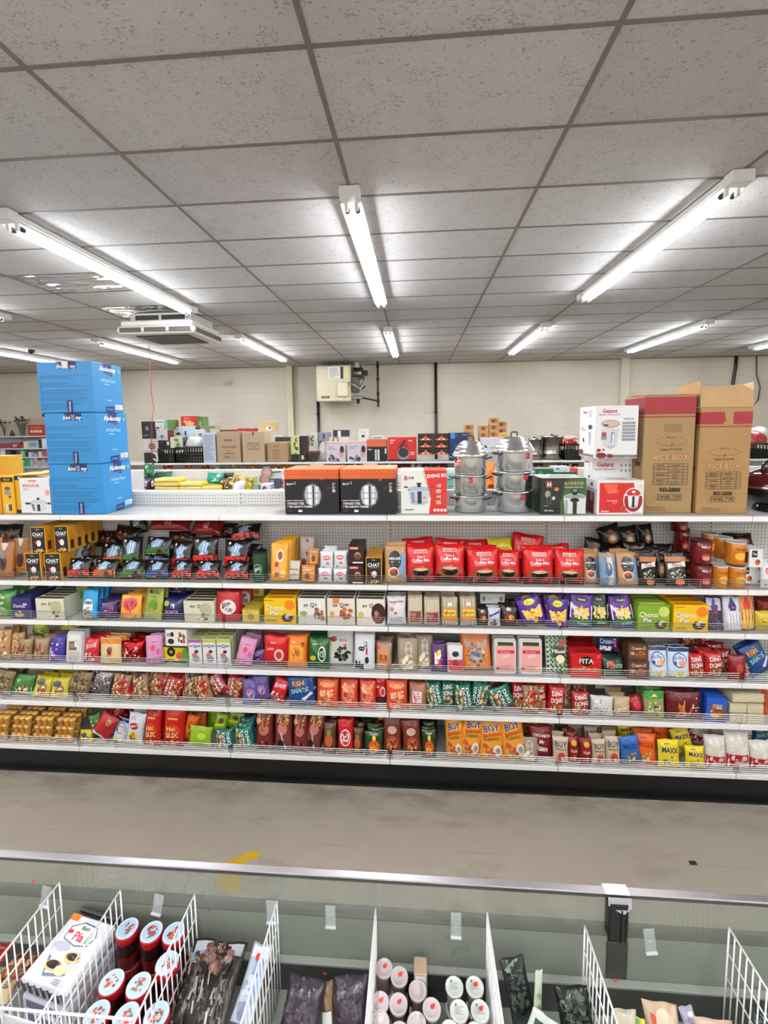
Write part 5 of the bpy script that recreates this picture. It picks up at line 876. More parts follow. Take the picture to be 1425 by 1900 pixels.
row('D', [
 ('brown_clear', -10, 24, 1250, 1296, u(a=14)), ('green_y', 12, 60, 1256, 1292, u(t=30, a=4)), ('yel_y', 58, 92, 1257, 1293, u(t=26, a=6)), ('yel_y', 90, 125, 1258, 1294, u(t=20)), ('brown_clear', 122, 152, 1248, 1297, u(a=16)), ('brown_clear', 140, 170, 1248, 1298, u(a=16)),
 ('silverbag', 158, 206, 1256, 1304, u(a=12, n=1, t=8)), ('brown_clear', 178, 206, 1248, 1290, u(y=3.34, n=1)),
 ('ddw', 206, 242, 1252, 1298, u(n=2, a=10)), ('dd_red', 210, 246, 1270, 1302, u(n=1, y=3.17, a=-12)), ('ddw2', 240, 276, 1252, 1299, u(a=-6)), ('ddw', 270, 306, 1252, 1300, u(a=12, n=1)), ('dd_red2', 304, 338, 1256, 1302, u(a=-70)), ('ddw2', 334, 366, 1254, 1303, u(a=8)), ('ddw', 362, 392, 1254, 1303, u(a=-14)), ('dd_red2', 384, 414, 1256, 1304, u(a=60)), ('dd_red', 412, 446, 1258, 1305, u(a=-78)), ('ddw2', 388, 420, 1252, 1290, u(y=3.33, n=1)),
 ('violet_lg', 448, 482, 1258, 1306), ('violet_lg', 466, 502, 1262, 1307, u(y=3.17, n=1, a=-6)), ('redwhite', 500, 532, 1264, 1308, u(a=20)), ('or_label', 506, 530, 1258, 1300, u(y=3.3, n=1)),
 ('fishy', 533, 585, 1255, 1309, u(a=-4)), ('orchin', 586, 628, 1258, 1310), ('orchin2', 630, 664, 1258, 1310), ('orchin2', 666, 698, 1258, 1311), ('red_wide', 692, 718, 1260, 1311), ('orchin', 716, 757, 1256, 1312), ('clearlab', 758, 792, 1262, 1312),
 ('dd_teal', 793, 818, 1258, 1313, u(a=80)), ('dd_teal', 816, 846, 1266, 1314, u(a=8)), ('dd_teal', 844, 876, 1258, 1314, u(a=84)), ('dd_teal', 874, 908, 1260, 1315, u(a=-80)), ('dd_teal', 908, 950, 1270, 1316, u(a=70, y=3.17, n=1)), ('ddw', 896, 932, 1256, 1306, u(y=3.32, n=1)), ('ddw2', 826, 860, 1255, 1300, u(y=3.34, n=1)),
 ('dd_red', 950, 978, 1266, 1317, u(a=8)), ('ddw', 972, 998, 1264, 1317), ('dd_red', 991, 1018, 1268, 1318, u(a=-4)), ('dd_red', 1018, 1048, 1268, 1319, u(a=6)), ('ddw2', 1040, 1066, 1268, 1320), ('dd_red2', 1060, 1094, 1278, 1321, u(a=4)), ('ddw', 1062, 1088, 1264, 1300, u(y=3.34, n=1)),
 ('white_crum', 1096, 1138, 1286, 1324, u(n=1)), ('wafer_block', 1100, 1132, 1282, 1296, u(z=.72, y=3.4, n=1)), ('beige_roll', 1138, 1170, 1290, 1326), ('red_roll', 1168, 1198, 1294, 1328, u(a=-14)), ('green_top', 1196, 1234, 1280, 1330, u(r=0)), ('green_bag', 1176, 1204, 1276, 1310, u(y=3.36, n=1)),
 ('maroon_wide', 1236, 1302, 1282, 1334, u(r=0)), ('blue_wafer', 1308, 1342, 1292, 1338, u(r=-8, n=3)), ('maroon_wide', 1306, 1340, 1278, 1320, u(y=3.42, n=1)),
 ('wafer_block', 1346, 1376, 1324, 1342, u(n=3)), ('wafer_block', 1377, 1408, 1324, 1343, u(n=3)), ('wafer_block', 1346, 1376, 1305, 1322, u(z=.698, n=3)), ('wafer_block', 1377, 1408, 1305, 1322, u(z=.698, n=3)), ('wafer_block', 1350, 1380, 1288, 1304, u(z=.773, n=2, r=3)), ('wafer_block', 1381, 1410, 1288, 1304, u(z=.773, n=2, r=-3)),
 ('orange_r', 1410, 1440, 1284, 1345),
])
cupsrow = []
for L_, (y0, y1) in enumerate(((1374, 1390), (1357, 1373), (1340, 1356))):
    for q in range(4): cupsrow.append(('cups', -12+40*q+L_*2, 27+40*q+L_*2, y0+q, y1+q, u(z=.2525+.0685*L_, n=3 if L_ == 2 else 1, free=1, r=RG.uniform(-1, 1))))
row('E', cupsrow)
row('E', [
 ('yel_y', 150, 166, 1340, 1364, u(y=3.17, n=1)), ('green_y', 158, 180, 1348, 1392, u(n=1, a=70)),
 ('red_white', 176, 214, 1340, 1386, u(a=30)), ('red_white', 196, 232, 1322, 1386, u(y=3.26, a=20)), ('ddw2', 228, 256, 1326, 1370, u(y=3.34, n=1)), ('whiteblue', 214, 238, 1348, 1388, u(y=3.2, n=1, a=14)), ('smith', 234, 268, 1332, 1390, u(a=8, n=2)),
 ('slix', 265, 300, 1326, 1394, u(n=2)), ('slix', 302, 344, 1326, 1397, u(n=2, a=4)), ('orange_r', 336, 362, 1346, 1398, u(a=14)), ('orange_r', 354, 382, 1330, 1366, u(up=1, y=3.28, n=1)), ('orange_r', 326, 356, 1322, 1360, u(y=3.38, n=1, z=.42)),
 ('lime_lay', 350, 394, 1362, 1400, u(a=6)), ('lime_sm', 396, 422, 1330, 1366, u(up=1, y=3.27, n=1, a=12)), ('lime_sm', 414, 446, 1334, 1368, u(up=1, y=3.27, n=1, a=24)), ('dd_teal', 400, 434, 1366, 1403, u(a=86)), ('dd_teal', 436, 470, 1364, 1405, u(a=80)), ('dd_teal', 444, 476, 1346, 1372, u(up=1, y=3.32, n=1)), ('lime_lay', 388, 408, 1330, 1398, u(y=3.36, n=1)), ('dd_teal', 410, 440, 1350, 1400, u(y=3.34, n=1)),
 ('peanut_b', 474, 508, 1334, 1408, u(n=3)), ('peanut_w', 508, 543, 1334, 1410, u(n=3)), ('peanut_b', 543, 572, 1338, 1411, u(n=3)), ('peanut_w', 568, 600, 1336, 1412, u(n=3, a=10)),
 ('brown_snack', 598, 624, 1356, 1412), ('sugo', 626, 656, 1350, 1414), ('brown_snack', 654, 674, 1366, 1414), ('green_fire', 676, 712, 1372, 1416), ('green_fire', 664, 692, 1340, 1374, u(up=1, y=3.36, n=1)), ('choc_snack', 690, 716, 1330, 1376, u(up=1, y=3.28, n=1, a=18)),
 ('choc_snack', 710, 746, 1348, 1418, u(n=2)), ('choc_snack', 716, 742, 1328, 1352, u(up=1, y=3.4, n=1)), ('choc_snack', 746, 782, 1352, 1419, u(n=2, a=-6)), ('green_fire', 782, 810, 1368, 1420), ('dark_bag', 776, 812, 1334, 1366, u(up=1, y=3.34, n=1)), ('green_fire', 600, 640, 1330, 1356, u(up=1, y=3.4, n=1)),
 ('boy', 826, 860, 1342, 1422, u(n=2, a=-2)), ('boy', 854, 896, 1342, 1422, u(n=1, a=12)), ('boy', 888, 936, 1350, 1424, u(n=2, a=0)), ('boy', 930, 974, 1344, 1425, u(n=2, a=-6)), ('boy', 962, 1002, 1340, 1400, u(y=3.38, n=1, z=.33)), ('boy', 998, 1030, 1340, 1400, u(y=3.4, n=1, z=.33)),
 ('puffs', 972, 990, 1380, 1424, u(n=1)), ('juan', 984, 1030, 1366, 1426, u(n=1)), ('boy_sm', 1026, 1055, 1380, 1428), ('maroon_sm', 1054, 1076, 1382, 1429), ('maroon_sm', 1076, 1098, 1382, 1430, u(n=3)), ('boy_sm', 1098, 1124, 1384, 1431, u(n=3)), ('boy_sm', 1124, 1152, 1380, 1432, u(n=3)),
 ('boy_sm', 1084, 1116, 1346, 1380, u(up=1, y=3.36, n=1)), ('boy_sm', 1116, 1144, 1352, 1384, u(up=1, y=3.34, n=1)), ('boy_sm', 1056, 1084, 1350, 1384, u(up=1, y=3.36, n=1)),
 ('mx_blue', 1150, 1188, 1384, 1434, u(n=1, a=-8)), ('mx_or', 1183, 1222, 1380, 1435, u(n=2)), ('mx_yel', 1221, 1262, 1386, 1437, u(n=1)), ('mx_yel', 1146, 1184, 1352, 1380, u(up=1, y=3.32, n=1, a=-12)), ('mx_yel', 1180, 1216, 1350, 1378, u(up=1, y=3.34, n=1, a=8)), ('mx_yel', 1144, 1180, 1376, 1430, u(y=3.3, n=1)), ('mx_or', 1210, 1242, 1350, 1386, u(up=1, y=3.3, n=1)),
 ('mx_yel', 1248, 1284, 1358, 1404, u(up=1, y=3.24, n=1, a=-14)), ('mx_yel', 1272, 1308, 1398, 1438, u(n=1)), ('mx_yel', 1252, 1278, 1400, 1438, u(n=1, y=3.26)), ('mx_yel', 1240, 1270, 1350, 1390, u(up=1, y=3.4, n=1)),
 ('puffy', 1308, 1346, 1380, 1440, u(n=1)), ('puffy', 1346, 1392, 1372, 1441, u(n=1)), ('puffy', 1392, 1432, 1392, 1443, u(n=1)), ('puffy', 1278, 1316, 1350, 1394, u(up=1, y=3.34, n=1, a=20)), ('puffy', 1318, 1362, 1354, 1388, u(up=1, y=3.34, n=1)), ('puffy', 1356, 1396, 1352, 1384, u(up=1, y=3.38, n=1)), ('fishy', 1394, 1430, 1352, 1390, u(up=1, y=3.4, n=1)),
])
# ---------------------------------------------------------------- goods standing on the top shelf
ZT = LV['T']+.001
def carton(name, label, cat, x0, x1, y0, D, z0, H, col, art=(), side=(), top=(), rz=0, group=None, fin='card', sidel=None, c=.003):
    """a closed box whose front lower edge runs from x0 to x1 at depth y0."""
    W = x1-x0; mb = MB(); mb.box((-W/2, -D/2, 0), (W/2, D/2, H), mat(col, fin, rough=.42), c)
    paint(mb, list(art), front(W, D, H), W, H, 'card')
    if side: paint(mb, list(side), right_side(W, D, H), D, H, 'card')
    if sidel or side: paint(mb, list(sidel or side), left_side(W, D, H), D, H, 'card')
    if top: paint(mb, list(top), top_side(W, D, H), W, D, 'card')
    o = mb.build(name, None, ((x0+x1)/2, y0+D/2, z0), (0, 0, rz)); return tag(o, label, cat, group)
def TX(px, Y=3.2): return XY(px, Y, 2.3)
def TZ(py, Y=3.2, x=0): return ZY(py, Y, x)
# three blue tissue cartons
FL = [('r', -.2, .86, .44, 1.0, '15285e'), ('t', 'Alokozay', .07, .9, .1, 'f4f1e6', 0, .54, .04), ('l', -.15, .87, .4, .885, '6f86b8', 1, 1),
      ('l', -.9, .66, .82, .74, '1f6ea0', 3, 1), ('l', -.9, .5, .82, .6, '1f6ea0', 3, 2), ('l', -.9, .34, .82, .46, '1f6ea0', 3, 3), ('l', -.9, .22, .82, .32, '1f6ea0', 3, 4), ('l', -.9, .06, .82, .19, '1f6ea0', 4, 5),
      ('r', -.92, .05, -.9, .72, '2a79ab'), ('r', .02, .0, .22, .24, '131f55'), ('t', 'Alokozay', .12, .115, .07, 'c9cfe6', 90, .19), ('r', .02, .86, .22, 1., '131f55'), ('t', 'cc', .12, .92, .06, 'c9cfe6', 90)]
RS = [('p', [(-.28, .8), (.3, .76), (.3, 1.0), (-.28, 1.0)], '17306e'), ('t', 'Alokozay', .02, .88, .13, 'f6f4ee', 0, .62, .045), ('l', -.25, .74, .25, .82, '5b7fb8', 2, 1), ('t', 'Soft Facial Tissues', .02, .66, .07, 'bfe0f4', 0, .5), ('l', -.3, .56, .35, .6, 'a4d2ee', 1, 2), ('l', -.75, .38, .7, .46, '2f8cc4', 2, 3), ('l', -.15, .24, .2, .27, 'bfe0f4', 1, 4),
      ('p', [(-.28, .0), (.3, .0), (.3, .14), (-.28, .12)], '17306e'), ('l', -.22, .04, .24, .1, '5b7fb8', 1, 7), ('r', .4, .07, .9, .17, 'f2f2f0'), ('l', .46, .08, .84, .16, '6b3a3a', 6, 6), ('e', .78, .88, .06, .035, 'd9dc6a'), ('e', .78, .88, .035, .02, '3f8a4c')]
bz = [LV['T']+.001, 2.47, 2.85]; bh = [.376, .376, .368]
for i in range(3):
    dx = (-.018, -.03, 0)[i]*.8; x0, x1 = -2.752+(.0, -.004, -.03)[i], -2.335+(.0, -.01, -.028)[i]
    lb = ['large sky blue tissue carton at the bottom of the stack of three', 'large sky blue tissue carton in the middle of the stack', 'large sky blue tissue carton on top of the stack'][i]
    o = carton('tissue_carton', lb, 'carton', x0, x1, 3.175, .34, bz[i], bh[i], '2f86c2', FL, RS, rz=(.01, -.015, .02)[i], group='stacked blue tissue cartons')
    if i == 2:
        mb = MB(); pouch(mb, .05, .05, .008, mat('e8e6e6', 'film'), 'pil', 3, nu=6, nv=6); mb.build('tape_scrap', o, (.01, -.175, bh[i]-.05))
# yellow and white pot boxes at left
carton('pot_box', 'narrow yellow pot box with small pot pictures, at far left', 'box', TX(4), TX(27), 3.19, .2, ZT, .285, 'e3ad18', [('r', -.95, .85, .95, .98, '1f1a12'), ('t', 'POT', 0, .91, .07, 'e8c24a'), ('e', 0, .68, .5, .05, '6a5a40'), ('e', 0, .56, .6, .07, '8d8a80'), ('r', .1, .42, .5, .48, '5a4a30'), ('r', -.5, .08, .5, .27, 'd9cdb0'), ('r', .0, .08, .5, .25, '3f3a30')])
carton('pot_box', 'yellow pot box with black corner and white letter, behind the white one', 'box', TX(28), TX(39.5), 3.2, .3, ZT, .29, 'dba514', [('r', -1, .88, .9, 1, '14110f'), ('t', 'H', .4, .94, .09, 'fff', 0, .3, .04), ('r', -1, .0, 1, .1, '14110f'), ('e', .6, .4, .3, .08, 'c9c6bd')])
carton('appliance_box', 'plain yellow carton at the left photo edge, tallest there', 'box', -3.42, TX(24, 3.42), 3.39, .14, ZT, .43, 'c99a22', [('l', -.8, .1, .6, .14, '6a5210', 1, 1)])
carton('pot_box', 'orange yellow pot box cut by the left photo edge', 'box', -3.42, TX(2.5), 3.19, .2, ZT, .28, 'd4871c', [('e', .5, .5, .4, .2, 'e8b04c')])
mb = MB(); FP = mat('d9a827', 'card')
for q, (a, b_) in enumerate((((-.0, 0), (.21, 0)), )): mb.box((0, 0, 0), (.215, .15, .004), FP)
o = mb.build('carton_flap', None, (TX(28), 3.2, ZT+.291), (.06, -.03, 0)); tag(o, 'loose yellow cardboard flap lying on the yellow pot box', 'cardboard')
GH = [('r', -.96, .0, .96, .02, '444'), ('t', 'GHCJET', -.1, .92, .07, 'c8502a', 0, .6, .04), ('r', -.75, .76, .3, .83, 'd8643a'), ('t', '304不锈钢汤蒸锅', -.22, .795, .05, 'f6e9e0', 0, .45), ('l', -.75, .66, -.1, .73, '998', 2, 2), ('e', .85, .6, .16, .08, 'd9a08c'),
      ('e', .2, .3, .56, .07, '77767a'), ('e', .2, .34, .5, .07, 'c9c9cc'), ('p', [(-.36, .3), (.76, .3), (.6, .08), (-.2, .08)], 'd4d4d8'), ('r', .1, .08, .3, .27, '1d1c1e'), ('p', [(-.28, .28), (-.1, .28), (-.05, .1), (-.18, .1)], '6a6a70'), ('r', .12, .4, .28, .46, '2a2a2c'), ('e', -.5, .3, .2, .03, '3a3a3c'), ('e', .9, .3, .12, .03, '3a3a3c'), ('l', -.9, .03, -.3, .06, 'bbb', 1, 3)]
carton('pot_box', 'white pot box with orange lettering and steel pot picture', 'box', TX(41), TX(96.5), 3.175, .19, ZT, .272, 'e4e2e4', GH)
# black and orange steamer boxes
ST = [('r', -1, .79, 1, 1, 'e0662c')]
for i in range(12):
    uu = -1+.1667*i+.083; ST += [('p', [(uu-.083, .895), (uu, .995), (uu+.083, .895), (uu, .795)], 'b84718'), ('p', [(uu-.06, .895), (uu, .965), (uu+.06, .895), (uu, .825)], 'e8743a'), ('e', uu, .895, .025, .03, 'b84718')]
ST += [('t', 'Master Z', -.74, .69, .055, 'e8e8e8', 8, .17), ('t', '佑心居', .82, .6, .07, 'f2f2f2', -90, .2, .03), ('l', .56, .55, .74, .62, '7d2a22', 2, 1),
       ('e', .04, .43, .3, .24, 'b9b9bb'), ('r', -.2, .24, .28, .62, 'bdbdc0'), ('r', -.12, .22, .0, .64, 'f0f0f2'), ('r', .04, .2, .1, .65, '2a2a2c'), ('r', .16, .24, .22, .62, 'e6e6e8'), ('r', -.22, .47, .3, .485, '77777a'), ('r', -.22, .35, .3, .365, '77777a'),
       ('o', .04, .43, .34, .27, '6d6d70', .004), ('e', -.32, .48, .05, .02, '333'), ('e', .4, .48, .05, .02, '333'), ('e', -.32, .36, .05, .02, '333'), ('e', .4, .36, .05, .02, '333'), ('e', .04, .72, .05, .02, '3a3a3a'),
       ('t', '三层高炉不锈钢聚能蒸锅', -.62, .31, .035, 'ddd', 0, .33), ('t', 'STAINLESS STEEL', -.58, .245, .05, 'fff', 0, .32, .03), ('t', '1 TIER ALMIGHTY STEAMER', -.44, .175, .045, 'fff', 0, .46, .03), ('l', -.9, .06, -.55, .1, '8c2a2a', 1, 2), ('r', -.5, .055, -.35, .105, 'e9e9e9')]
for i, (a, b_, rd) in enumerate(((529, 629.5, -.3), (632, 734.5, .45))):
    o = carton('steamer_box', ['black steamer box with orange patterned lid, left of the pair', 'black steamer box with orange patterned lid, right of the pair'][i], 'box', TX(a), TX(b_), 3.185, .33, ZT, .325, '111013',
               ST+[('e', .4 if i == 0 else .45, .8 if i == 0 else .77, .05, .02, 'ff5a3c')], side=[('r', -1, .79, 1, 1, 'd4602a')], top=[('r', -1, .0, 1, 1, 'e27a48')], group='black and orange steamer boxes')
    W = TX(b_)-TX(a); mb = MB(); mb.tube([(-.06, 0, 0), (-.05, 0, .016), (.05, 0, .016), (.06, 0, 0)], .004, mat('e9b8a0', 'print'), 6); mb.build('carry_handle', o, (0, .03, .326))
# white and red pot box
ZB = [('p', [(.02, 1), (1, 1), (1, .0), (.22, .0), (.3, .35)], 'cf2a24'), ('p', [(-.35, 1), (.02, 1), (.12, .8), (.3, .35), (.0, .55)], 'c9c29a'), ('p', [(-.4, 1), (-.05, 1), (.05, .78), (.24, .36), (-.05, .5)], 'e6e3d9'),
      ('t', 'ZHENG BO', .55, .88, .08, 'fff', 4, .44, .035), ('t', '正博', -.56, .83, .06, '3a2a2a', 0, .16), ('t', 'B', -.78, .83, .1, 'b8242a', 0, .14, .04), ('t', '优质不锈钢汤锅', .64, .48, .5, '7a1410', 0, .01),
      ('r', .53, .2, .76, .72, 'b8332a'), ('t', '节 能 不 锈', .64, .46, .12, 'f0d9cc', -90, .46), ('e', -.22, .56, .5, .05, '7d8ca8'), ('e', -.22, .58, .42, .06, 'a9b6ca'), ('p', [(-.68, .54), (.26, .54), (.16, .26), (-.58, .26)], 'c4cad6'), ('e', -.22, .26, .38, .05, 'b3bac8'), ('r', -.28, .24, -.1, .52, '2b2b30'), ('p', [(-.6, .5), (-.42, .5), (-.38, .26), (-.52, .26)], '8b93a3'),
      ('r', -.28, .62, -.14, .68, '1c1c1e'), ('e', -.21, .7, .12, .02, '1c1c1e'), ('e', -.78, .62, .1, .02, '3a3a40'), ('e', .38, .62, .1, .02, '8a3a34'), ('e', .02, .38, .07, .02, 'f4523b'), ('l', -.85, .08, -.1, .12, '555', 1, 2)]+[('r', .42+.15*i, .06, .53+.15*i, .12, 'f4e4da') for i in range(4)]
carton('pot_box', 'white and red stock pot box next to the steamer boxes', 'box', TX(744, 3.2), TX(829, 3.2), 3.2, .22, ZT, TZ(873, 3.2)-ZT, 'e6e3d9', ZB, top=[('r', 0, 0, 1, 1, 'd8483c')])
# aluminium steamer towers
AL = None
def m_alu():
    m, nt, b, N, L = node_mat('spun_aluminium'); b.inputs['Metallic'].default_value = 1; b.inputs['Base Color'].default_value = (.74, .74, .75, 1); b.inputs['Roughness'].default_value = .2
    tc = N('ShaderNodeTexCoord').outputs['Object']; bp = N('ShaderNodeBump'); bp.inputs['Strength'].default_value = .25; bp.inputs['Distance'].default_value = .01
    L(noise(nt, scaled(nt, tc, (9, 9, 3)), 1, 2), bp.inputs['Height']); L(bp.outputs[0], b.inputs['Normal']); return m
AL = m_alu(); HD = mat('1c1817', 'print')
def pot_tower(label, cx, r, zs, top, stick):
    t = thing('stacked_steamer', label, 'steamer pot', (cx, 3.18+r+.02, ZT), 0)
    for i in range(3):
        z0, z1 = zs[i]-ZT, zs[i+1]-ZT; mb = MB()
        mb.lathe([(0, z0+.002), (r*.9, z0+.002), (r*.95, z0+.012), (r*.96, z1-.02), (r*.97, z1-.012), (r*1.05, z1-.008), (r*1.05, z1-.002), (r*.9, z1-.001), (0, z1-.001)], 40, AL)
        p = mb.build('pot_tier', t)
        for a in (math.radians(-155), math.radians(-25 if cx < .5 else 50)):
            hb = MB(); ux, uy = math.cos(a), math.sin(a); k = Matrix.Translation((ux*r*.97, uy*r*.97, z1-.03)) @ Matrix.Rotation(a, 4, 'Z')
            pts = [k @ Vector(v) for v in ((0, -.028, -.0), (.03, -.03, .012), (.036, -.02, .014), (.036, .02, .014), (.03, .03, .012), (0, .028, 0))]
            hb.tube(pts, [.004, .006, .0065, .0065, .006, .004], HD, 8); hb.build('handle', p)
        if i < 3:
            a = math.radians(stick[i]); sb = MB(); cyl = lambda u, v, o: ((r*.962+o)*math.cos(a+u*.13), (r*.962+o)*math.sin(a+u*.13), z0+(z1-z0)*(.62+.26*v))
            paint(sb, [('r', -1, 0, 1, 1, 'b01c28'), ('l', -.8, .15, .8, .85, 'e6b4b0', 3, i)], cyl, r*.26, .04, base=.001); sb.build('brand_sticker', p)
    z = zs[3]-ZT; hz = top-ZT-z; mb = MB()
    mb.lathe([(r*1.06, z-.002), (r*1.07, z+.004), (r*1.02, z+.007), (r*.99, z+hz*.14), (r*.93, z+hz*.24), (r*.9, z+hz*.25), (r*.87, z+hz*.36), (r*.76, z+hz*.47), (r*.73, z+hz*.48), (r*.7, z+hz*.57), (r*.54, z+hz*.67), (r*.5, z+hz*.68), (r*.46, z+hz*.73), (r*.25, z+hz*.78), (.0, z+hz*.79)], 40, AL)
    ld = mb.build('lid', t); hb = MB(); hb.tube([(-.022, 0, z+hz*.78), (-.022, 0, z+hz*.97), (-.016, 0, z+hz), (.016, 0, z+hz), (.022, 0, z+hz*.97), (.022, 0, z+hz*.78)], .005, HD, 8); hb.build('knob', ld)
pot_tower('left tower of three stacked aluminium steamer pots with ribbed lid', TX(872.5, 3.32), .122, [ZT, 2.215, 2.365, 2.505], 2.64, (-150, -95, -160))
pot_tower('right, taller tower of three stacked aluminium steamer pots with ribbed lid', TX(952.5, 3.34), .137, [ZT, 2.245, 2.385, 2.535], 2.665, (-70, -62, -55))
# dark green soup pot box
GS = [('p', [(-.1, .0), (1, .0), (1, .99), (.25, .99), (.05, .7), (-.12, .35)], '3b5a2c'), ('t', 'H', -.62, .83, .14, 'e8e0da', 0, .1, .05), ('r', -.75, .74, -.5, .92, 'a0463c'), ('t', 'H', -.62, .83, .11, 'f4ece4', 0, .1, .05), ('t', '盒大经典汤锅', .45, .86, .1, 'b9a27c', 0, .42), ('t', 'Domestic Soup Pot', .45, .75, .06, 'e9e4d9', 0, .42, .02),
      ('e', -.68, .56, .12, .1, '9a948a'), ('r', -.7, .3, -.55, .5, '26301f'), ('o', -.62, .4, .1, .12, '8a948a', .002), ('e', -.42, .45, .07, .05, 'cfcac0'), ('e', -.3, .7, .1, .05, 'ff6a3a'), ('r', -.85, .03, -.2, .19, '10100f'), ('t', 'H2O-24cm', -.62, .11, .05, 'ddd', 0, .2), ('l', -.85, .22, -.5, .26, '99a', 1, 2),
      ('e', .5, .47, .5, .12, 'b8bdb8'), ('e', .5, .48, .44, .09, '8f958f'), ('p', [(.02, .45), (.98, .45), (.98, .02), (.08, .02)], 'd3d3d1'), ('r', .08, .02, .2, .4, '9a9a98'), ('r', .42, .02, .6, .34, '2a2a2a'), ('e', .5, .4, .2, .06, '1c1c1c'), ('p', [(.3, .7), (.7, .7), (.58, .54), (.42, .54)], '141414'), ('e', .5, .66, .12, .03, '8a8a8a'), ('l', -.15, .46, .02, .5, '111', 1, 1)]
carton('pot_box', 'dark green soup pot box standing right of the aluminium pots', 'box', TX(1002), TX(1086.5), 3.185, .24, ZT, TZ(888, 3.2)-ZT, '20271d', GS, side=[('l', -.6, .2, .6, .8, '4b5a42', 4, 3), ('r', -.5, .1, .3, .3, '3b5a2c')], top=[('r', -1, 0, 1, 1, 'c3c6bf'), ('p', [(-.6, .2), (.4, .3), (.8, .7), (-.2, .8)], '8d938a')])
# thermo pot boxes
GA = [('t', 'Galanz', -.34, .905, .075, 'b3202c', 0, .44, .045), ('t', 'Electric Thermo-Pot', -.34, .835, .035, '5a5452', 0, .5), ('t', 'PHBP-C35', .55, .75, .03, '555', 0, .28),
      ('e', -.3, .66, .44, .08, 'b5a08c'), ('e', -.3, .67, .36, .05, 'cbb9a6'), ('r', -.62, .62, -.4, .65, '2a2420'), ('p', [(-.72, .57), (.12, .57), (.02, .24), (-.62, .24)], 'cfcdd2'), ('p', [(-.62, .24), (.02, .24), (-.25, .18)], 'b9b7bd'), ('r', -.7, .42, -.48, .5, 'a8404a'), ('r', -.72, .36, -.46, .42, '8a8a92'), ('r', -.26, .3, -.1, .5, '7d8cb0'), ('r', -.2, .28, -.12, .47, 'e6e6ee')]
for i in range(6): GA += [('r', .26, .65-.062*i, .86, .695-.062*i, '8f949c')]
GA += [('r', -.2, .02, .97, .07, '5c5c60'), ('t', 'ELECTRIC THERMO-POT', .4, .045, .025, 'c9c9cc', 0, .5), ('e', -.7, .06, .24, .055, '7a1418'), ('e', -.3, .05, .14, .04, '7a1418'), ('e', -.82, .16, .1, .03, '7a1418'), ('e', -.86, .1, .06, .02, 'a8343a'), ('e', -.6, .17, .05, .02, '7a1418')]
GSD = [('t', 'Galanz', -.3, .9, .06, 'b3202c', 0, .5, .03), ('l', .2, .8, .6, .93, '999', 4, 1), ('l', -.8, .52, -.1, .6, '888', 4, 2), ('e', .4, .6, .28, .05, '7a7a80'), ('e', .4, .6, .14, .03, '1c1c20'), ('p', [(.2, .5), (.5, .5), (.45, .26), (.3, .26)], 'b3b1bb'), ('r', -.5, .3, -.35, .38, '333'), ('r', -.9, .02, .9, .07, '77777c'), ('e', -.7, .1, .3, .05, '7a1418')]
z1 = TZ(850, 3.24, 1.3)
carton('thermo_pot_box', 'white electric pot box with red lettering, upper of two', 'box', TX(1101.5, 3.2), TX(1180, 3.2), 3.2, .3, z1, TZ(753, 3.2, 1.3)-z1, 'e6e4e2', GA, side=GSD)
GB = [('t', 'Galanz', -.34, .86, .09, 'b3202c', 0, .42, .045), ('t', 'Electric Thermo-Pot', -.34, .77, .04, '5a5452', 0, .5), ('t', 'PHBP-C35', -.5, .56, .03, '555', 0, .25)]+[('r', .42+.2*i, .72+.1*j, .5+.2*i, .76+.1*j, '8a8a8e') for i in range(3) for j in range(2)]
carton('thermo_pot_box', 'white electric pot box, lower of two, behind the red pot box', 'box', TX(1097, 3.38), TX(1172, 3.38), 3.375, .155, ZT, z1-ZT-.002, 'e4e2df', GB, side=GSD)
RB = [('r', -.9, .06, .55, .93, 'c4231c'), ('p', [(.55, .06), (.55, .93), (.68, .5)], 'c4231c'), ('p', [(-.75, .9), (-.1, .9), (-.2, .66), (-.55, .6)], 'dc5a40'), ('l', -.5, .62, .1, .74, 'd97a66', 2, 6), ('e', .55, .42, .43, .37, 'e9e4e2'), ('e', .55, .42, .39, .335, '8f1b20'), ('e', .55, .6, .3, .1, 'c4282c'), ('e', .55, .67, .08, .04, 'e3dedc'), ('p', [(.3, .56), (.8, .56), (.74, .24), (.36, .24)], 'd6d4d8'), ('e', .55, .24, .19, .05, 'b5b3ba'), ('r', .5, .22, .6, .54, '26262a'), ('r', .38, .25, .44, .55, 'f4f4f6'), ('e', .22, .58, .09, .03, 'ddd'), ('e', .88, .58, .09, .03, 'ddd'), ('e', -.25, .36, .12, .05, 'f4523b'),
      ('t', 'New Modern', -.35, .42, .04, 'f2d9d2', 0, .3), ('p', [(-.1, .2), (.15, .28), (.3, .2), (.1, .14)], 'a8483c'), ('t', 'MaxLine', -.65, .11, .045, 'fff', 0, .22, .03), ('l', .5, .03, .95, .07, '999', 1, 4), ('e', .85, .85, .08, .05, 'd6d9cf')]
carton('pot_box', 'white box with red panel and steel pot, in front of electric pot boxes', 'box', TX(1106, 3.19), TX(1193.5, 3.19), 3.175, .19, ZT, TZ(891, 3.19, 1.3)-ZT, 'e6e3e0', RB, side=[('r', -.95, .0, .5, .62, '8c1418'), ('e', .0, .5, .3, .14, 'a8a8ac'), ('r', -.2, .8, .2, .9, '555')], top=[('p', [(-.5, .3), (.4, .2), (.6, .7), (-.3, .8)], 'c9c5c2')], rz=.02)
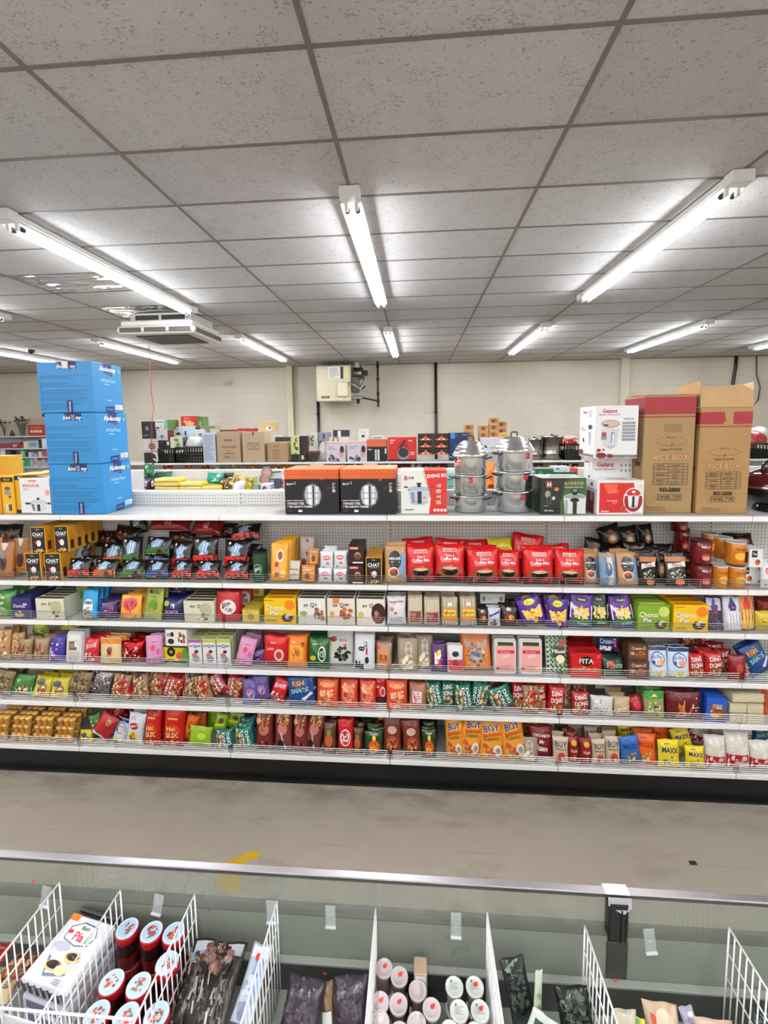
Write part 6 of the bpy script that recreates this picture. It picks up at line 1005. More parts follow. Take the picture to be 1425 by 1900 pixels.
# tall rice box cartons
def rice(label, x0, x1, y0, H, model, dark, open_):
    W = x1-x0; D = .305; K_ = '8c6d3f' if dark else '9c7a45'; base = 'a37f50' if not dark else '9f8056'; ink = '8d2a22'
    A = [('r', -1, .842, 1, .955 if open_ else .985, '96202a'), ('r', -1, .815, 1, .825, '96202a')]
    if open_: A += [('p', [(-.08, .96), (.28, .96), (.25, .84), (.0, .84)], base), ('r', -.1, .842, .27, .86, base)]
    if not open_: A += [('r', -.14, .69, .42, .76, '8a6c42'), ('e', -.14, .725, .1, .035, '8a6c42'), ('e', .42, .725, .1, .035, '8a6c42')]
    dy = 0 if not open_ else -.03; dx = .1 if not open_ else .0
    A += [('o', dx, .615+dy, .62, .038, ink, .003), ('r', dx-.3, .63+dy, dx+.3, .66+dy, base), ('t', 'Maspion', dx, .646+dy, .026, ink, 0, .34, .03), ('p', [(dx, .6+dy), (dx+.06, .59+dy), (dx-.02, .565+dy)], ink),
          ('t', 'Pilihan Keluarga', dx, .545+dy, .026, '4a3222', 3, .62), ('t', 'RICE BOX', dx, .48+dy, .048, ink, 0, .74, .05), ('t', 'RICE BOX', dx, .48+dy, .044, 'cfae80', 0, .7, -.005)]
    t0, t1, xa, xb = .245+dy*.3, .425+dy, dx-.68, dx+.66
    for k in range(8): v = t0+(t1-t0)*k/7; A.append(('r', xa, v, xb, v+.003, '3a2a1c'))
    for x in (xa, dx-.1, xb, dx+.48): A.append(('r', x, t0, x+.016, t1, '3a2a1c'))
    for k, w_ in enumerate(('CODE', 'WEIGHT', '', 'COLOUR', '', 'CAPACITY', 'MODEL')):
        if w_: A.append(('t', w_, dx-.4, t0+(t1-t0)*(k+.5)/7, .013, '3a2a1c', 0, .2, .02))
    for k, w_ in enumerate(('130 RD-02', '5 Kg', 'BLUE', 'IVORY', 'LIGHT GREY', '28 Kg' if not open_ else '22 Kg', model)): A.append(('t', w_, dx+.18, t0+(t1-t0)*(k+.5)/7, .013, '3a2a1c', 0, .22, .01))
    A += [('t', model, dx, .205+dy*.3, .036, '1c1612', 0, .56, .06), ('r', dx-.46, .118, dx+.46, .166, '2a1f16'), ('r', dx-.44, .122, dx+.44, .162, base), ('t', 'WHEEL TYPE', dx, .142, .028, '1c1612', 0, .4, .04), ('t', 'MADE IN INDONESIA', -.45, .055, .012, '5a3a24', 0, .4, .02), ('t', 'WWW.MASPION.COM', -.45, .032, .012, '5a3a24', 0, .4, .02), ('r', .1, .02, .11, .07, '8d4a30'), ('r', .15, .02, .16, .07, '8d4a30')]
    SDL = [('r', -1, .842, 1, .955 if open_ else .985, '7d1a22'), ('r', -1, .815, 1, .825, '96202a'), ('r', .3, .4, .8, .44, '5a3a24'), ('l', -.6, .2, .6, .3, '6a4a30', 3, 1)]
    mb = MB(); mb.box((-W/2, -D/2, 0), (W/2, D/2, H), mat(base, 'card', rough=.7), .004)
    paint(mb, A, front(W, D, H), W, H, 'card'); paint(mb, SDL, left_side(W, D, H), D, H, 'card'); paint(mb, SDL, right_side(W, D, H), D, H, 'card')
    o = mb.build('rice_box_carton', None, ((x0+x1)/2, y0+D/2, ZT), (0, 0, -.01)); tag(o, label, 'carton')
    cm_ = mat('b89468', 'card', rough=.75); cf = mat('c2a078', 'card', rough=.75)
    def flap(pts, loc, nm='flap'):
        fb = MB(); n = len(pts); v0 = [Vector(p) for p in pts]; nn = (v0[1]-v0[0]).cross(v0[2]-v0[0]).normalized()*.004
        fb.add(v0+[p+nn for p in v0], [list(range(n))[::-1], list(range(n, 2*n))]+[(i, (i+1) % n, (i+1) % n+n, i+n) for i in range(n)], cm_); fb.build(nm, o, loc)
    if open_:
        flap([(-W/2+.01, -.03, 0), (W/2, -.03, 0), (W/2+.005, -.01, .11), (W/2-.06, .0, .15), (-W/2+.02, .02, .135)], (0, -D/2+.033, H))
        flap([(W/2, -D/2, 0), (W/2, D/2, 0), (W/2+.03, D/2, .14), (W/2+.02, -D/2+.04, .17)], (0, 0, H))
        flap([(-W/2+.006, D/2, .002), (-W/2+.006, -D/2+.012, .002), (-W/2+.004, -D/2+.02, .18), (-W/2-.002, D/2, .15)], (0, 0, H))
    else:
        flap([(-W/2, -D/2, 0), (.01, -D/2, 0), (.01, D/2, .004), (-W/2, D/2, .008)], (0, 0, H+.001)); flap([(.02, -D/2, 0), (W/2, -D/2, 0), (W/2, D/2, .008), (.02, D/2, .004)], (0, 0, H+.001))
    return o
rice('tall brown rice box carton with closed top, left of the pair', TX(1190, 3.24), TX(1283.5, 3.24), 3.23, TZ(733, 3.23, 1.7)-ZT, 'RD-2800', True, False)
rice('tall brown rice box carton with open flaps, right of the pair', TX(1291.5, 3.23), TX(1386, 3.23), 3.215, TZ(755, 3.22, 2.1)-ZT, 'RD-2200', False, True)
# red and black multi cooker
t = thing('multi_cooker', 'dark red cooker with black base, cut by the right photo edge', 'cooker', (TX(1387, 3.33)+.2, 3.34, ZT))
mb = MB(); mb.lathe([(0, 0), (.125, 0), (.13, .012), (.12, .03), (.112, .05)], 36, mat('101010', 'gloss')); mb.build('foot', t)
mb = MB(); mb.lathe([(.112, .045), (.15, .07), (.185, .12), (.197, .165)], 40, mat('0e0d0e', 'gloss')); mb.build('base', t)
mb = MB(); mb.lathe([(.197, .165), (.2, .172), (.197, .18)], 40, mat('c9b9b4', 'steel')); mb.build('seam_ring', t)
mb = MB(); mb.lathe([(.196, .18), (.19, .22), (.165, .26), (.12, .292), (.06, .31), (0, .315)], 40, mat('4a0d12', 'gloss')); mb.build('lid', t)
mb = MB(); mb.tube([(-.14, -.06, .275), (-.12, -.04, .33), (-.03, -.0, .37), (.06, .02, .36), (.11, .05, .31)], .012, mat('121212', 'gloss'), 10); mb.build('handle', t)
# ---------------------------------------------------------------- goods on the middle row (seen over our shelving)
def at_row(Y, z, base='box'):
    def f(name, label, cat, xa, xb, ytop, H=None, D=.2, col='ccc', art=(), side=(), top=(), ybot=None, y=0, rz=0, fin='card', group=None):
        x0, x1 = XY(xa, Y+y, z), XY(xb, Y+y, z); zb = z+.001 if ybot is None else ZY(ybot, Y+y, (x0+x1)/2)
        h = H or ZY(ytop, Y+y, (x0+x1)/2)-zb
        return carton(name, label, cat, x0, x1, Y+y, D, zb, h, col, art, side, top, rz, group, fin)
    return f
def bag(name, label, cat, Y, z, xa, xb, yt, col, art=(), style='pil', T=.1, ybot=None, t=10, rz=0, a=0, fin='film', seed=1):
    x0, x1 = XY(xa, Y, z), XY(xb, Y, z); zb = z+.001 if ybot is None else ZY(ybot, Y, (x0+x1)/2); H = ZY(yt, Y, (x0+x1)/2)-zb
    W = x1-x0; mb = MB(); SF = pouch(mb, W, H/math.cos(math.radians(t)), T, mat(col, fin), style, seed); paint(mb, list(art), SF, W, H, 'film', base=.003, step=.001)
    o = mb.build(name, None, ((x0+x1)/2, Y+T/2, zb), (-math.radians(t), math.radians(a), math.radians(rz))); return tag(o, label, cat)
def heap(name, label, cat, Y, z, xa, xb, yt, col, D=.3, seed=1, ybot=None, fin='film'):
    """a soft knotted sack: a lumpy closed dome."""
    rg = random.Random(seed); x0, x1 = XY(xa, Y, z), XY(xb, Y, z); zb = z+.002 if ybot is None else ZY(ybot, Y, (x0+x1)/2); H = ZY(yt, Y, (x0+x1)/2)-zb; mb = MB(); n, m = 20, 10; vs = []
    ph = [rg.uniform(0, 6) for _ in range(6)]
    for j in range(m+1):
        v = j/m; r = math.cos(v*PI/2)**.55 if v < 1 else 0
        for i in range(n):
            a = 2*PI*i/n; q = 1+.1*math.sin(3*a+ph[0]+4*v)+.07*math.sin(5*a+ph[1]-6*v)+.05*math.sin(9*a+ph[2])
            vs.append(((x1-x0)/2*r*q*math.cos(a)+(x1-x0)*.08*v*math.sin(ph[3]), D/2*r*q*math.sin(a), H*math.sin(v*PI/2)*(1+.06*math.sin(2*a+ph[4]))))
    fs = [(j*n+i, j*n+(i+1) % n, (j+1)*n+(i+1) % n, (j+1)*n+i) for j in range(m) for i in range(n)]+[list(range(n))[::-1]]
    mb.add(vs, fs, mat(col, fin), True); return tag(mb.build(name, None, ((x0+x1)/2, Y+D/2, zb)), label, cat)
Z2 = 1.8; M = at_row(G2Y+.03, Z2)
YP = [('r', -.9, .55, .9, .9, 'e9dfa8'), ('l', -.8, .6, .3, .85, 'b59a3a', 1, 2), ('r', -1, .1, 1, .4, 'd2b03c')]
n_ = 0
for k, (xa, xb, cols) in enumerate(((284, 329, 4), (331, 372, 4), (374, 408, 3))):
    for j in range(cols if k else 5):
        x_ = (-4, 0, 0)[k] if j == 0 else (3, 2, 1)[k]; yb = 918-7.4*j
        xx0, xx1 = XY(xa+x_, G2Y+.04, Z2), XY(xb+x_, G2Y+.04, Z2)
        lb = f'yellow tofu sheet pack, {ORD[j]} from the bottom of the {("left", "middle", "right")[k]} pile'
        carton('noodle_pack', lb, 'food pack', xx0, xx1, G2Y+.04, .22, Z2+.001+.053*j, .05, ('e2cf6a', 'e8c84a', 'dcb84c')[(j+k) % 3], YP if (j+k) % 2 else YP[:1], rz=.03*((j*7+k) % 3-1), fin='print', c=.012)
bag('herb_bag', 'tall dark green bag beside the blue cartons, middle row', 'food bag', G2Y+.2, Z2, 265, 283, 861, '1f5a3c', [('n', 0, .5, .8, .4, ['2f7a52', '174430', '4a9a6a'], 20, .03, 1)], ybot=890)
bag('herb_bag', 'dark green bag lying behind the yellow packs', 'food bag', G2Y+.24, Z2, 280, 314, 876, '1d4f38', [('n', 0, .5, .8, .4, ['2f7a52', '174430'], 10, .03, 2)], ybot=893, t=30)
for q, (xa, xb) in enumerate(((265, 277), (277, 290))): bag('dark_pouch', f'grey and black pouch with pink spot, {("left", "right")[q]} one beside the blue cartons', 'food bag', G2Y+.06, Z2, xa, xb, 888, '3a3640', [('e', 0, .5, .4, .25, 'c9c4d0'), ('e', 0, .5, .2, .12, 'c4485a')], ybot=910, seed=q)
M('red_pack', 'brownish pink pack low beside the blue cartons', 'food pack', 265, 283, 909, D=.2, col='8c5048')
bag('teal_bag', 'teal green bag leaning behind the yellow packs', 'food bag', G2Y+.24, Z2, 380, 412, 879, '1f8a74', [('p', [(-.5, .1), (.5, .2), (.2, .5)], '9ae0cc'), ('e', .5, .75, .2, .15, 'e6efe9')], ybot=898, t=15, a=5)
bag('dark_green_bag', 'dark green bag lying against the pegboard near the slotted post', 'food bag', G2Y+.3, Z2, 410, 432, 878, '173a30', [], ybot=888, t=20)
for q, (xa, xb, yt, yb, c) in enumerate(((404, 424, 888, 914, '5a4030'), (420, 434, 886, 908, 'c9a85c'), (430, 442, 882, 904, 'b5984c'), (438, 452, 880, 902, 'd9c07a'))):
    bag('dried_food_bag', ('dark brown bag of dried food left in the cluster', 'tan dried food bag second in the cluster', 'mustard dried food bag third in the cluster', 'pale gold dried food bag rightmost in the cluster')[q], 'food bag', G2Y+.1+.03*q, Z2, xa, xb, yt, c, [('n', 0, .5, .7, .35, ['e6d29a', '8a6a3a', '4a3426'], 12, .02, q)], ybot=yb, seed=q)
heap('white_sack', 'knotted white plastic bag of vegetables on the middle row', 'plastic bag', G2Y+.03, Z2, 424, 456, 896, 'd9dde0', seed=4)
heap('green_sack', 'flat pale green plastic bag beside the yellow packs', 'plastic bag', G2Y+.02, Z2, 402, 432, 911, 'b9cfa2', seed=6, D=.2)
M('tea_box', 'olive yellow box tipped on top of two boxes', 'box', 457, 472, 886, D=.15, col='b5aa3a', art=[('n', 0, .5, .7, .4, ['8a7a1c', 'd9cf6a'], 8, .03, 1)], ybot=899, side=[('r', -1, 0, 1, 1, 'a9ad6c')])
M('tea_box', 'mustard yellow box under the tipped olive box', 'box', 454, 469, 900, D=.18, col='b59a2c', art=[('e', 0, .5, .5, .3, 'd8c24c')])
M('tea_box', 'grey green box right of the mustard box', 'box', 470, 483, 899, D=.18, col='8ba08c', art=[('r', .8, 0, 1, 1, '141414')])
M('pan_box', 'white box with round dark pan picture, middle row', 'box', 484, 503, 899, D=.2, col='dcdcdc', art=[('e', -.2, .6, .5, .28, '5a4a4c'), ('e', 0, .58, .3, .16, 'd88a7c'), ('l', 0, .1, .9, .3, '999', 2, 1)])
M('white_box', 'small white box left of the steamer box', 'box', 504, 522, 907, D=.2, col='e0dedc', art=[('e', .3, .4, .4, .2, 'a8a29c')])
M('violet_box', 'dark violet box leaning behind the white ones', 'box', 509, 519, 888, D=.1, col='4a4560', ybot=906)
bag('pink_bag', 'pink and white bag just left of the steamer box', 'food bag', G2Y+.1, Z2, 519, 530, 882, 'd9b9ae', [('e', 0, .5, .5, .2, 'a8604c')], ybot=908)
for q, (x_, y_) in enumerate(((492, 871), (488, 884))):
    mb = MB(); cx_, cz_ = XY(x_+4, G2Y+.4, 2), ZY(y_+5, G2Y+.4, -1.5); T_ = Matrix.Translation((cx_, G2Y+.4, cz_)) @ Matrix.Rotation(PI/2, 4, 'X')
    mb.lathe([(0, .0), (.07, .0), (.08, .012), (.075, .014), (.06, .006), (0, .006)], 20, mat('8a857f', 'paint'), T_); mb.disc(.055, .0125, 20, mat('c9938a', 'paint'), T_); mb.tube([(cx_+.07, G2Y+.39, cz_), (cx_+.2, G2Y+.385, cz_+.01)], .008, mat('2b2a2a', 'paint'), 6)
    tag(mb.build('small_pan'), f'small round pan hanging on the pegboard, {("upper", "lower")[q]} one', 'pan')
for q, (xa, xb, yt, c, lb) in enumerate(((735, 744, 880, 'cfcac4', 'pale pouch between the steamer box and red pot box'), (829, 842, 890, '6fa89a', 'teal box behind the red pot box'), (829, 842, 878, '8fc0b4', 'pale teal bag above the teal box'))):
    M('goods_box', lb, 'box', xa, xb, yt, D=.15, col=c, ybot=None if q < 2 else 889, art=[('l', -.7, .3, .7, .7, '777', 3, q)])
bag('orange_pack', 'tall orange bag seen between the two pot towers', 'food bag', G2Y+.06, Z2, 903, 920, 858, 'e07a22', [('e', 0, .6, .5, .15, 'c4501c'), ('r', -.6, .2, .6, .35, '7a2a10')])
M('grey_box', 'grey box between the two pot towers', 'box', 904, 918, 838, D=.15, col='9a9a9c', ybot=857, y=.2)
for q, (xa, xb, yt, yb, c, lb) in enumerate(((994, 1026, 870, 887, '1c5a38', 'dark green biscuit box, left of two behind the green pot box'), (1027, 1068, 876, 887, '1f4f34', 'long dark green box, right of two behind the green pot box'), (1055, 1071, 869, 887, 'd2452c', 'orange red box corner behind the long green box'), (1026, 1056, 866, 876, 'c9d2dc', 'pale blue box on the long green box'))):
    M('biscuit_box', lb, 'box', xa, xb, yt, D=.18, col=c, ybot=yb, y=(0, 0, .202, .02)[q], art=[('e', -.5, .6, .25, .2, '3f8a5c'), ('e', .4, .3, .2, .2, 'd8b04c'), ('l', -.8, .2, .2, .5, 'a9c9b0', 2, q)])
M('goods_box', 'pale box visible between rice box and red cooker', 'box', 1384, 1391, 880, D=.2, col='d9d6d0')
# ---------------------------------------------------------------- goods on the far row
Z3 = 2.05; Fr = at_row(G3Y+.05, Z3)
def F(lb, xa, xb, yt, yb, col, art=(), side=(), y=0, D=.22, nm='goods_box', cat='box', top=(), rz=0): return Fr(nm, lb, cat, xa, xb, yt, D=D, col=col, art=art, side=side, top=top, ybot=yb, y=y, rz=rz)
POT = [('e', 0, .35, .45, .18, '8f8f94'), ('r', -.4, .12, .4, .34, 'b5b5ba'), ('r', -.08, .12, .08, .5, '333')]
base3 = 855
F('black and white striped box low beside the blue cartons', 268, 296, 838, None, '2a2626', [('n', .6, .3, .35, .15, ['eee'], 8, .03, 1), ('n', .6, .75, .35, .15, ['ddd'], 8, .03, 2), ('r', -1, .92, 1, 1, 'ddd')])
F('white and brown box above the striped box', 268, 295, 815, 837, 'd9d4cc', [('e', .2, .4, .5, .3, '8f6a60'), ('l', -.3, .75, .9, .85, '887', 1, 1)])
F('dark plum box with two white cups, topmost beside the blue cartons', 267, 287, 782, 814, '2f2630', [('r', -.25, .5, -.1, .7, 'd9d4d9'), ('r', .05, .5, .2, .7, 'd9d4d9'), ('l', -.8, .15, .2, .25, '99a', 1, 1)], side=[('r', -1, 0, 1, 1, '6a6668')])
F('white and green box with taps, left of the red cord group', 292, 315, 779, 797, 'dfe3e0', [('p', [(.3, 0), (1, 0), (1, 1), (.6, 1)], '86c0a4'), ('r', -.9, .1, -.3, .25, '222'), ('l', -.8, .7, .4, .85, '555', 1, 3), ('r', -.1, .1, 0, .5, '999')], side=[('r', -1, 0, 1, 1, '51703c')], D=.4)
F('white pot box under the white and green box', 293, 314, 798, 817, 'ccc9d4', POT, side=[('r', -1, 0, 1, 1, '6a2a2a')])
F('black box above the black crate at left', 295, 317, 818, 831, '181818', [('r', .5, .4, .9, .9, 'ddd'), ('l', -.8, .7, .2, .85, '999', 1, 2)], y=.02)
F('cream box with green sprig between crate and boxes', 318, 341, 811, 831, 'd6d8c0', [('n', .1, .5, .3, .35, ['3f5a2c', '6a8a4a'], 8, .04, 2)], side=[('r', -1, 0, 1, 1, '55504c')], y=.03)
F('white box with black appliance picture', 322, 340, 792, 809, 'dddce2', [('e', .3, .25, .5, .14, '2a2a2a'), ('l', -.6, .7, .4, .8, '999', 1, 1)], y=.3)
F('pale blue box with small stand picture', 341, 365, 791, 815, 'c6d8e4', [('e', -.5, .4, .3, .25, '9ac0dc'), ('r', -.6, .3, -.4, .65, '223')], y=.3)
F('red box stacked highest on the far row', 340, 367, 772, 790, 'c92a22', [('n', 0, .3, .7, .2, ['f0d8b0', 'e8b070'], 10, .04, 2), ('l', -.6, .7, .2, .85, 'f0c0b0', 1, 1)], y=.3)
F('olive green box beside the red one', 368, 381, 773, 794, '5a7040', [('r', -.2, .2, .4, .6, '9aa87a')], y=.32)
F('flat olive box lying right of the green box', 376, 404, 790, 796, '8a9060', [('l', -.8, .3, .8, .7, '333', 1, 1)], y=.3)
F('white pot box behind the paper bundle', 365, 383, 797, 812, 'dad8e0', POT, y=.28)
heap('white_sack', 'white plastic sack in the black crate', 'plastic bag', G3Y+.08, Z3, 342, 374, 811, 'dcdad8', seed=9, ybot=828.5)
def crate(lb, xa, xb, yt, Y=G3Y+.04, z=Z3, D=.36):
    x0, x1 = XY(xa, Y, z), XY(xb, Y, z); H = ZY(yt, Y, (x0+x1)/2)-z; W = x1-x0; m = mat('141414', 'print'); mb = MB()
    mb.box((0, 0, 0), (W, D, .015), m)
    for y_ in (0, D-.015):
        for zz in (0, H*.18, H*.36, H*.54): mb.box((0, y_, zz), (W, y_+.015, zz+H*.07), m)
        mb.box((0, y_-.004, H*.9), (W, y_+.019, H), m, .004); nb = max(6, int(W/.05))
        for k in range(nb+1): x = (W-.015)*k/nb; mb.box((x, y_, 0), (x+.015, y_+.015, H), m)
    for x_ in (0, W-.015):
        mb.box((x_, 0, 0), (x_+.015, D, H*.6), m); mb.box((x_, 0, H*.85), (x_+.015, D, H), m)
    return tag(mb.build('plastic_crate', None, (x0, Y, z+.001)), lb, 'crate')
crate('black plastic lattice crate holding the white sack', 326, 377, 829); crate('black plastic crate left of the one with the white sack', 294, 325, 832)
F('upright bundle wrapped in bluish white printed film', 378, 401, 804, None, 'c3c8d6', [('l', -.8, .06, .8, .95, '8f98b4', 16, 3)], nm='paper_bundle', cat='bundle')
F('brown carton with black Korean print, left of three', 404, 447, 801, None, 'b3987c', [('t', '현대주류', 0, .72, .07, '2a2018', 0, .4, .03), ('t', '가쓰오 국시장국', .05, .5, .08, '2a2018', 0, .6, .03), ('t', '국물용', 0, .38, .04, '2a2018', 0, .3), ('l', -.5, .27, .5, .31, '2a2018', 1, 1), ('r', -.5, .14, .5, .22, '6a5542'), ('r', -.48, .15, .48, .21, 'b3987c'), ('l', -.4, .16, .4, .2, '3a2c20', 1, 2)], D=.34, nm='shipping_carton', cat='carton')
F('brown carton with small printed table, middle of three', 451, 492, 801, None, 'b8a083', [('r', -.55, .42, .55, .64, '5a4836'), ('r', -.52, .44, .52, .62, 'b8a083'), ('r', -.53, .525, .53, .535, '5a4836'), ('t', '품명  소면국수', 0, .58, .05, '3a2c20', 0, .42), ('t', '수량  12EA', 0, .49, .04, '3a2c20', 0, .4), ('r', -.05, .88, .06, 1, '1c1814'), ('r', .0, .0, .06, .06, '1c1814')], D=.34, nm='shipping_carton', cat='carton', side=[('r', -1, .0, 1, 1, 'c9b292')], rz=-.0)
F('smaller brown carton with brown print, right of three', 497, 534, 821, None, 'a98a68', [('t', '高級', -.1, .8, .12, '8c5a3a', 0, .3), ('l', -.5, .15, .3, .65, '96643f', 6, 3)], D=.36, nm='shipping_carton', cat='carton', side=[('r', -.4, .2, .2, .8, '9a5a34')], y=-.02)
F('tan box with white picture standing on cartons', 486, 512, 783, 800, 'c9ac78', [('e', .2, .3, .5, .25, 'e6e2dc'), ('e', .3, .35, .2, .15, '5a6a7a')], y=.3)
F('red flat pack behind the brown cartons', 443, 474, 795, 803, 'a8242a', y=.36); F('brown red pack behind the left carton', 410, 442, 797, 803, '7a3a30', y=.36)
F('pale box behind the small brown carton', 505, 520, 808, 820, 'd8d4b8', y=.34); F('dark flat box behind the small brown carton', 512, 540, 811, 819, '2a2620', y=.3)
F('yellow green and black box right of the cartons', 541, 556, 809, None, 'cdd08c', [('n', .1, .6, .3, .3, ['4a5a2a', '7a8a4a'], 8, .04, 1), ('r', -1, 0, 1, .3, '1a1a1a')])
F('black and dark red box beside the yellow green box', 557, 569, 809, None, '1c1416', [('r', .3, .3, .6, .9, '7a1a24'), ('r', -.6, .1, .2, .25, 'ccc')], y=.02)
F('pale grey box with sprig picture above the bowl', 574, 590, 804, 828, 'd0d2c0', [('n', -.2, .5, .3, .35, ['5a6a4a'], 6, .03, 1)], y=.25); F('grey violet box with cup picture', 592, 611, 802, 818, '8a8698', [('r', -.1, .2, .2, .8, '2a2a34')], y=.28)
mb = MB(); bx = XY(580, G3Y+.1, Z3); mb.lathe([(0, 0), (.075, 0), (.08, .01), (.075, .02), (.14, .16), (.15, .19), (.14, .19), (.13, .16), (.07, .03), (0, .025)], 28, mat('4b3a34', 'gloss')); tag(mb.build('bowl', None, (bx, G3Y+.16, Z3+.001)), 'dark brown bowl on the far row', 'bowl')
heap('cream_sack', 'crumpled cream plastic bag behind the brown bowl', 'plastic bag', G3Y+.3, Z3, 588, 607, 818, 'ddd6cc', seed=3)
for q, (a_, b_) in enumerate(((606, 641), (645, 681))):
    F(f'white and pink box with woman picture, {("left", "right")[q]} of two', a_, b_, 820 if q == 0 else 819, None, 'd6cdd8', [('r', -1, .9, 1, 1, 'e4ad9c'), ('e', .6, .45, .28, .25, 'd9a394'), ('e', .65, .62, .22, .18, '2a2020'), ('n', -.3, .15, .5, .1, ['3a3a44', '8f8fa0'], 8, .05, q), ('l', -.8, .6, .2, .8, '9a90a4', 3, q)])
F('cream box with ring picture behind the pink boxes', 611, 647, 811, 819, 'dccfc0', [('o', -.3, .3, .3, .9, '5a4430', .02)], y=.3, D=.2); F('dark blue black box at the back', 619, 648, 798, 810, '1d2328', [('r', -.4, 0, 0, .9, 'd9d6d0')], y=.32, D=.15)
F('small white carton standing behind the pink boxes', 666, 683, 796, 818, 'd9d5ca', [('e', 0, .4, .35, .12, '3a2c20'), ('l', -.6, .7, .6, .8, 'a99', 1, 1)], side=[('r', -.6, .1, .6, .3, 'b9b4a8')], y=.28)
F('small white and red flat box', 691, 712, 809, 815, 'dcd8d0', [('l', -.8, .2, .8, .7, 'b8302a', 1, 1)], y=.3, D=.15)
F('black steamer box with orange lid on the far row', 681, 718, 816, None, '161416', [('r', -1, .68, 1, 1, 'd9603a'), ('r', -.2, .05, .0, .55, 'c9c9cc'), ('r', .08, .05, .26, .55, 'e6e6e8'), ('r', .8, .35, .95, .6, 'eee'), ('l', -.9, .5, -.5, .6, 'ccc', 1, 1)])
F('bright red wok box on the far row', 720, 773, 811, None, 'c4201c', [('r', -1, 0, 1, .08, '2a1414'), ('e', .05, .5, .4, .3, '9a2420'), ('e', .08, .32, .42, .26, '8d8d92'), ('e', .08, .36, .36, .2, '2f2f33'), ('p', [(-.2, .6), (-.1, .5), (.25, .85), (.15, .9)], '2a1a1a'), ('l', -.85, .72, -.5, .92, 'f2d9cc', 2, 1), ('l', .45, .8, .9, .9, 'f2d9cc', 1, 2), ('l', .55, .25, .9, .4, 'f2d9cc', 2, 3)])
for c_ in range(2):
    for r_ in range(3):
        a_ = 775.5+29.5*c_; zb = 843.5-13.2*r_
        F(f'black and orange bowl box, {("bottom", "middle", "top")[r_]} of the {("left", "right")[c_]} pile', a_, a_+28.5, zb-12.6, zb, '1c1210', [('p', [(-.9, .15), (-.3, .3), (0, .75), (.3, .3), (.9, .15), (.6, 0), (-.6, 0)], 'd9602a'), ('e', -.3, .2, .12, .12, 'e9e2dc'), ('e', .3, .2, .12, .12, 'e9e2dc')])
F('dark blue box behind the left pot tower', 834, 868, 803, None, '15285c', [('r', -.9, .8, -.4, 1, '3a8ac4'), ('l', .4, .9, .9, .96, 'aac', 1, 1), ('l', -.5, .3, 0, .6, '2a4a8c', 2, 1)])
k_ = 0
for xa, n__, y_ in ((861.5, 2, .3), (889, 3, .2), (908, 3, .2), (922, 2, .34)):
    for r_ in range(n__):
        yb = {861.5: 812, 889: 826, 908: 812, 922: 806}[xa]-12.5*r_
        F(f'small tan printed carton, {ORD[r_]} from bottom of {("first", "second", "third", "fourth")[k_]} column over the pots', xa, xa+17.5, yb-12, yb, 'b58a58', [('r', -.7, .3, .3, .8, '8c4a24'), ('e', -.2, .4, .2, .2, '5a2a14'), ('l', .4, .3, .8, .8, '7a4a2a', 2, r_)], y=y_, D=.2)
    k_ += 1
F('plain box under the tan cartons behind the left pot tower', 861.5, 880, 813, None, 'a88458', y=.3, D=.2)
F('white box with small black print behind the pot towers', 893, 932, 812, None, 'dcdbe2', [('p', [(-.8, .55), (-.6, .7), (-.4, .55)], '334'), ('l', -.2, .5, .6, .6, '99a', 1, 1)], y=.02, D=.17)
F('yellow tan box right above the white box', 929, 942, 803, 811, 'd2ac4c', y=.02, D=.17)
SS = mat('a8a19a', 'steel', rough=.22)
for q, (cx_, r_, yt) in enumerate(((989, .13, 813), (1023, .19, 808))):
    x = XY(cx_, G3Y+.25, Z3); H = ZY(yt, G3Y+.2, x)-Z3-.03; t = thing('steel_stockpot', ('narrow stainless pot on the far row, left of the wide one', 'wide stainless stock pot on the far row')[q], 'pot', (x, G3Y+.06+r_, Z3+.001))
    mb = MB(); mb.lathe([(0, 0), (r_, 0), (r_, H*.25), (r_*1.015, H*.26), (r_, H*.28), (r_, H), (r_*1.03, H+.006)], 36, SS)
    mb.build('pot_body', t); mb = MB(); mb.lathe([(r_*1.04, H+.006), (r_*1.02, H+.02), (r_*.4, H+.035), (0, H+.035)], 36, SS); mb.tube([(0, 0, H+.03), (0, 0, H+.055)], .02, HD, 8); mb.build('lid', t)
    mb = MB()
    for j in range(3): mb.tube([(-r_*.45, -r_*.91, H*(.62+.1*j)), (-r_*.45, -r_*.98, H*(.62+.1*j))], .008, HD, 6)
    mb.build('rivet', t)
crate('black plastic crate with a red bag, left of the electric pot boxes', 1047, 1078, 824)
heap('red_net_bag', 'clear plastic bag with red contents on the black crate', 'plastic bag', G3Y+.06, Z3, 1048, 1078, 808, 'c9a09a', seed=5, ybot=815); heap('red_bag', 'red bag peeking from under the clear bag', 'plastic bag', G3Y+.04, Z3, 1048, 1072, 816, 'a8241c', seed=7, ybot=823.5, D=.2)
crate('black crate right of the open rice carton', 1384, 1428, 822); heap('red_bag', 'red and clear bags heaped on the crate at the right edge', 'plastic bag', G3Y+.05, Z3, 1386, 1428, 800, 'a83a38', seed=8, ybot=822); heap('white_sack', 'white plastic bag tip over the red bags at the right edge', 'plastic bag', G3Y+.2, Z3, 1402, 1432, 792, 'd9d4d2', seed=2, ybot=810)
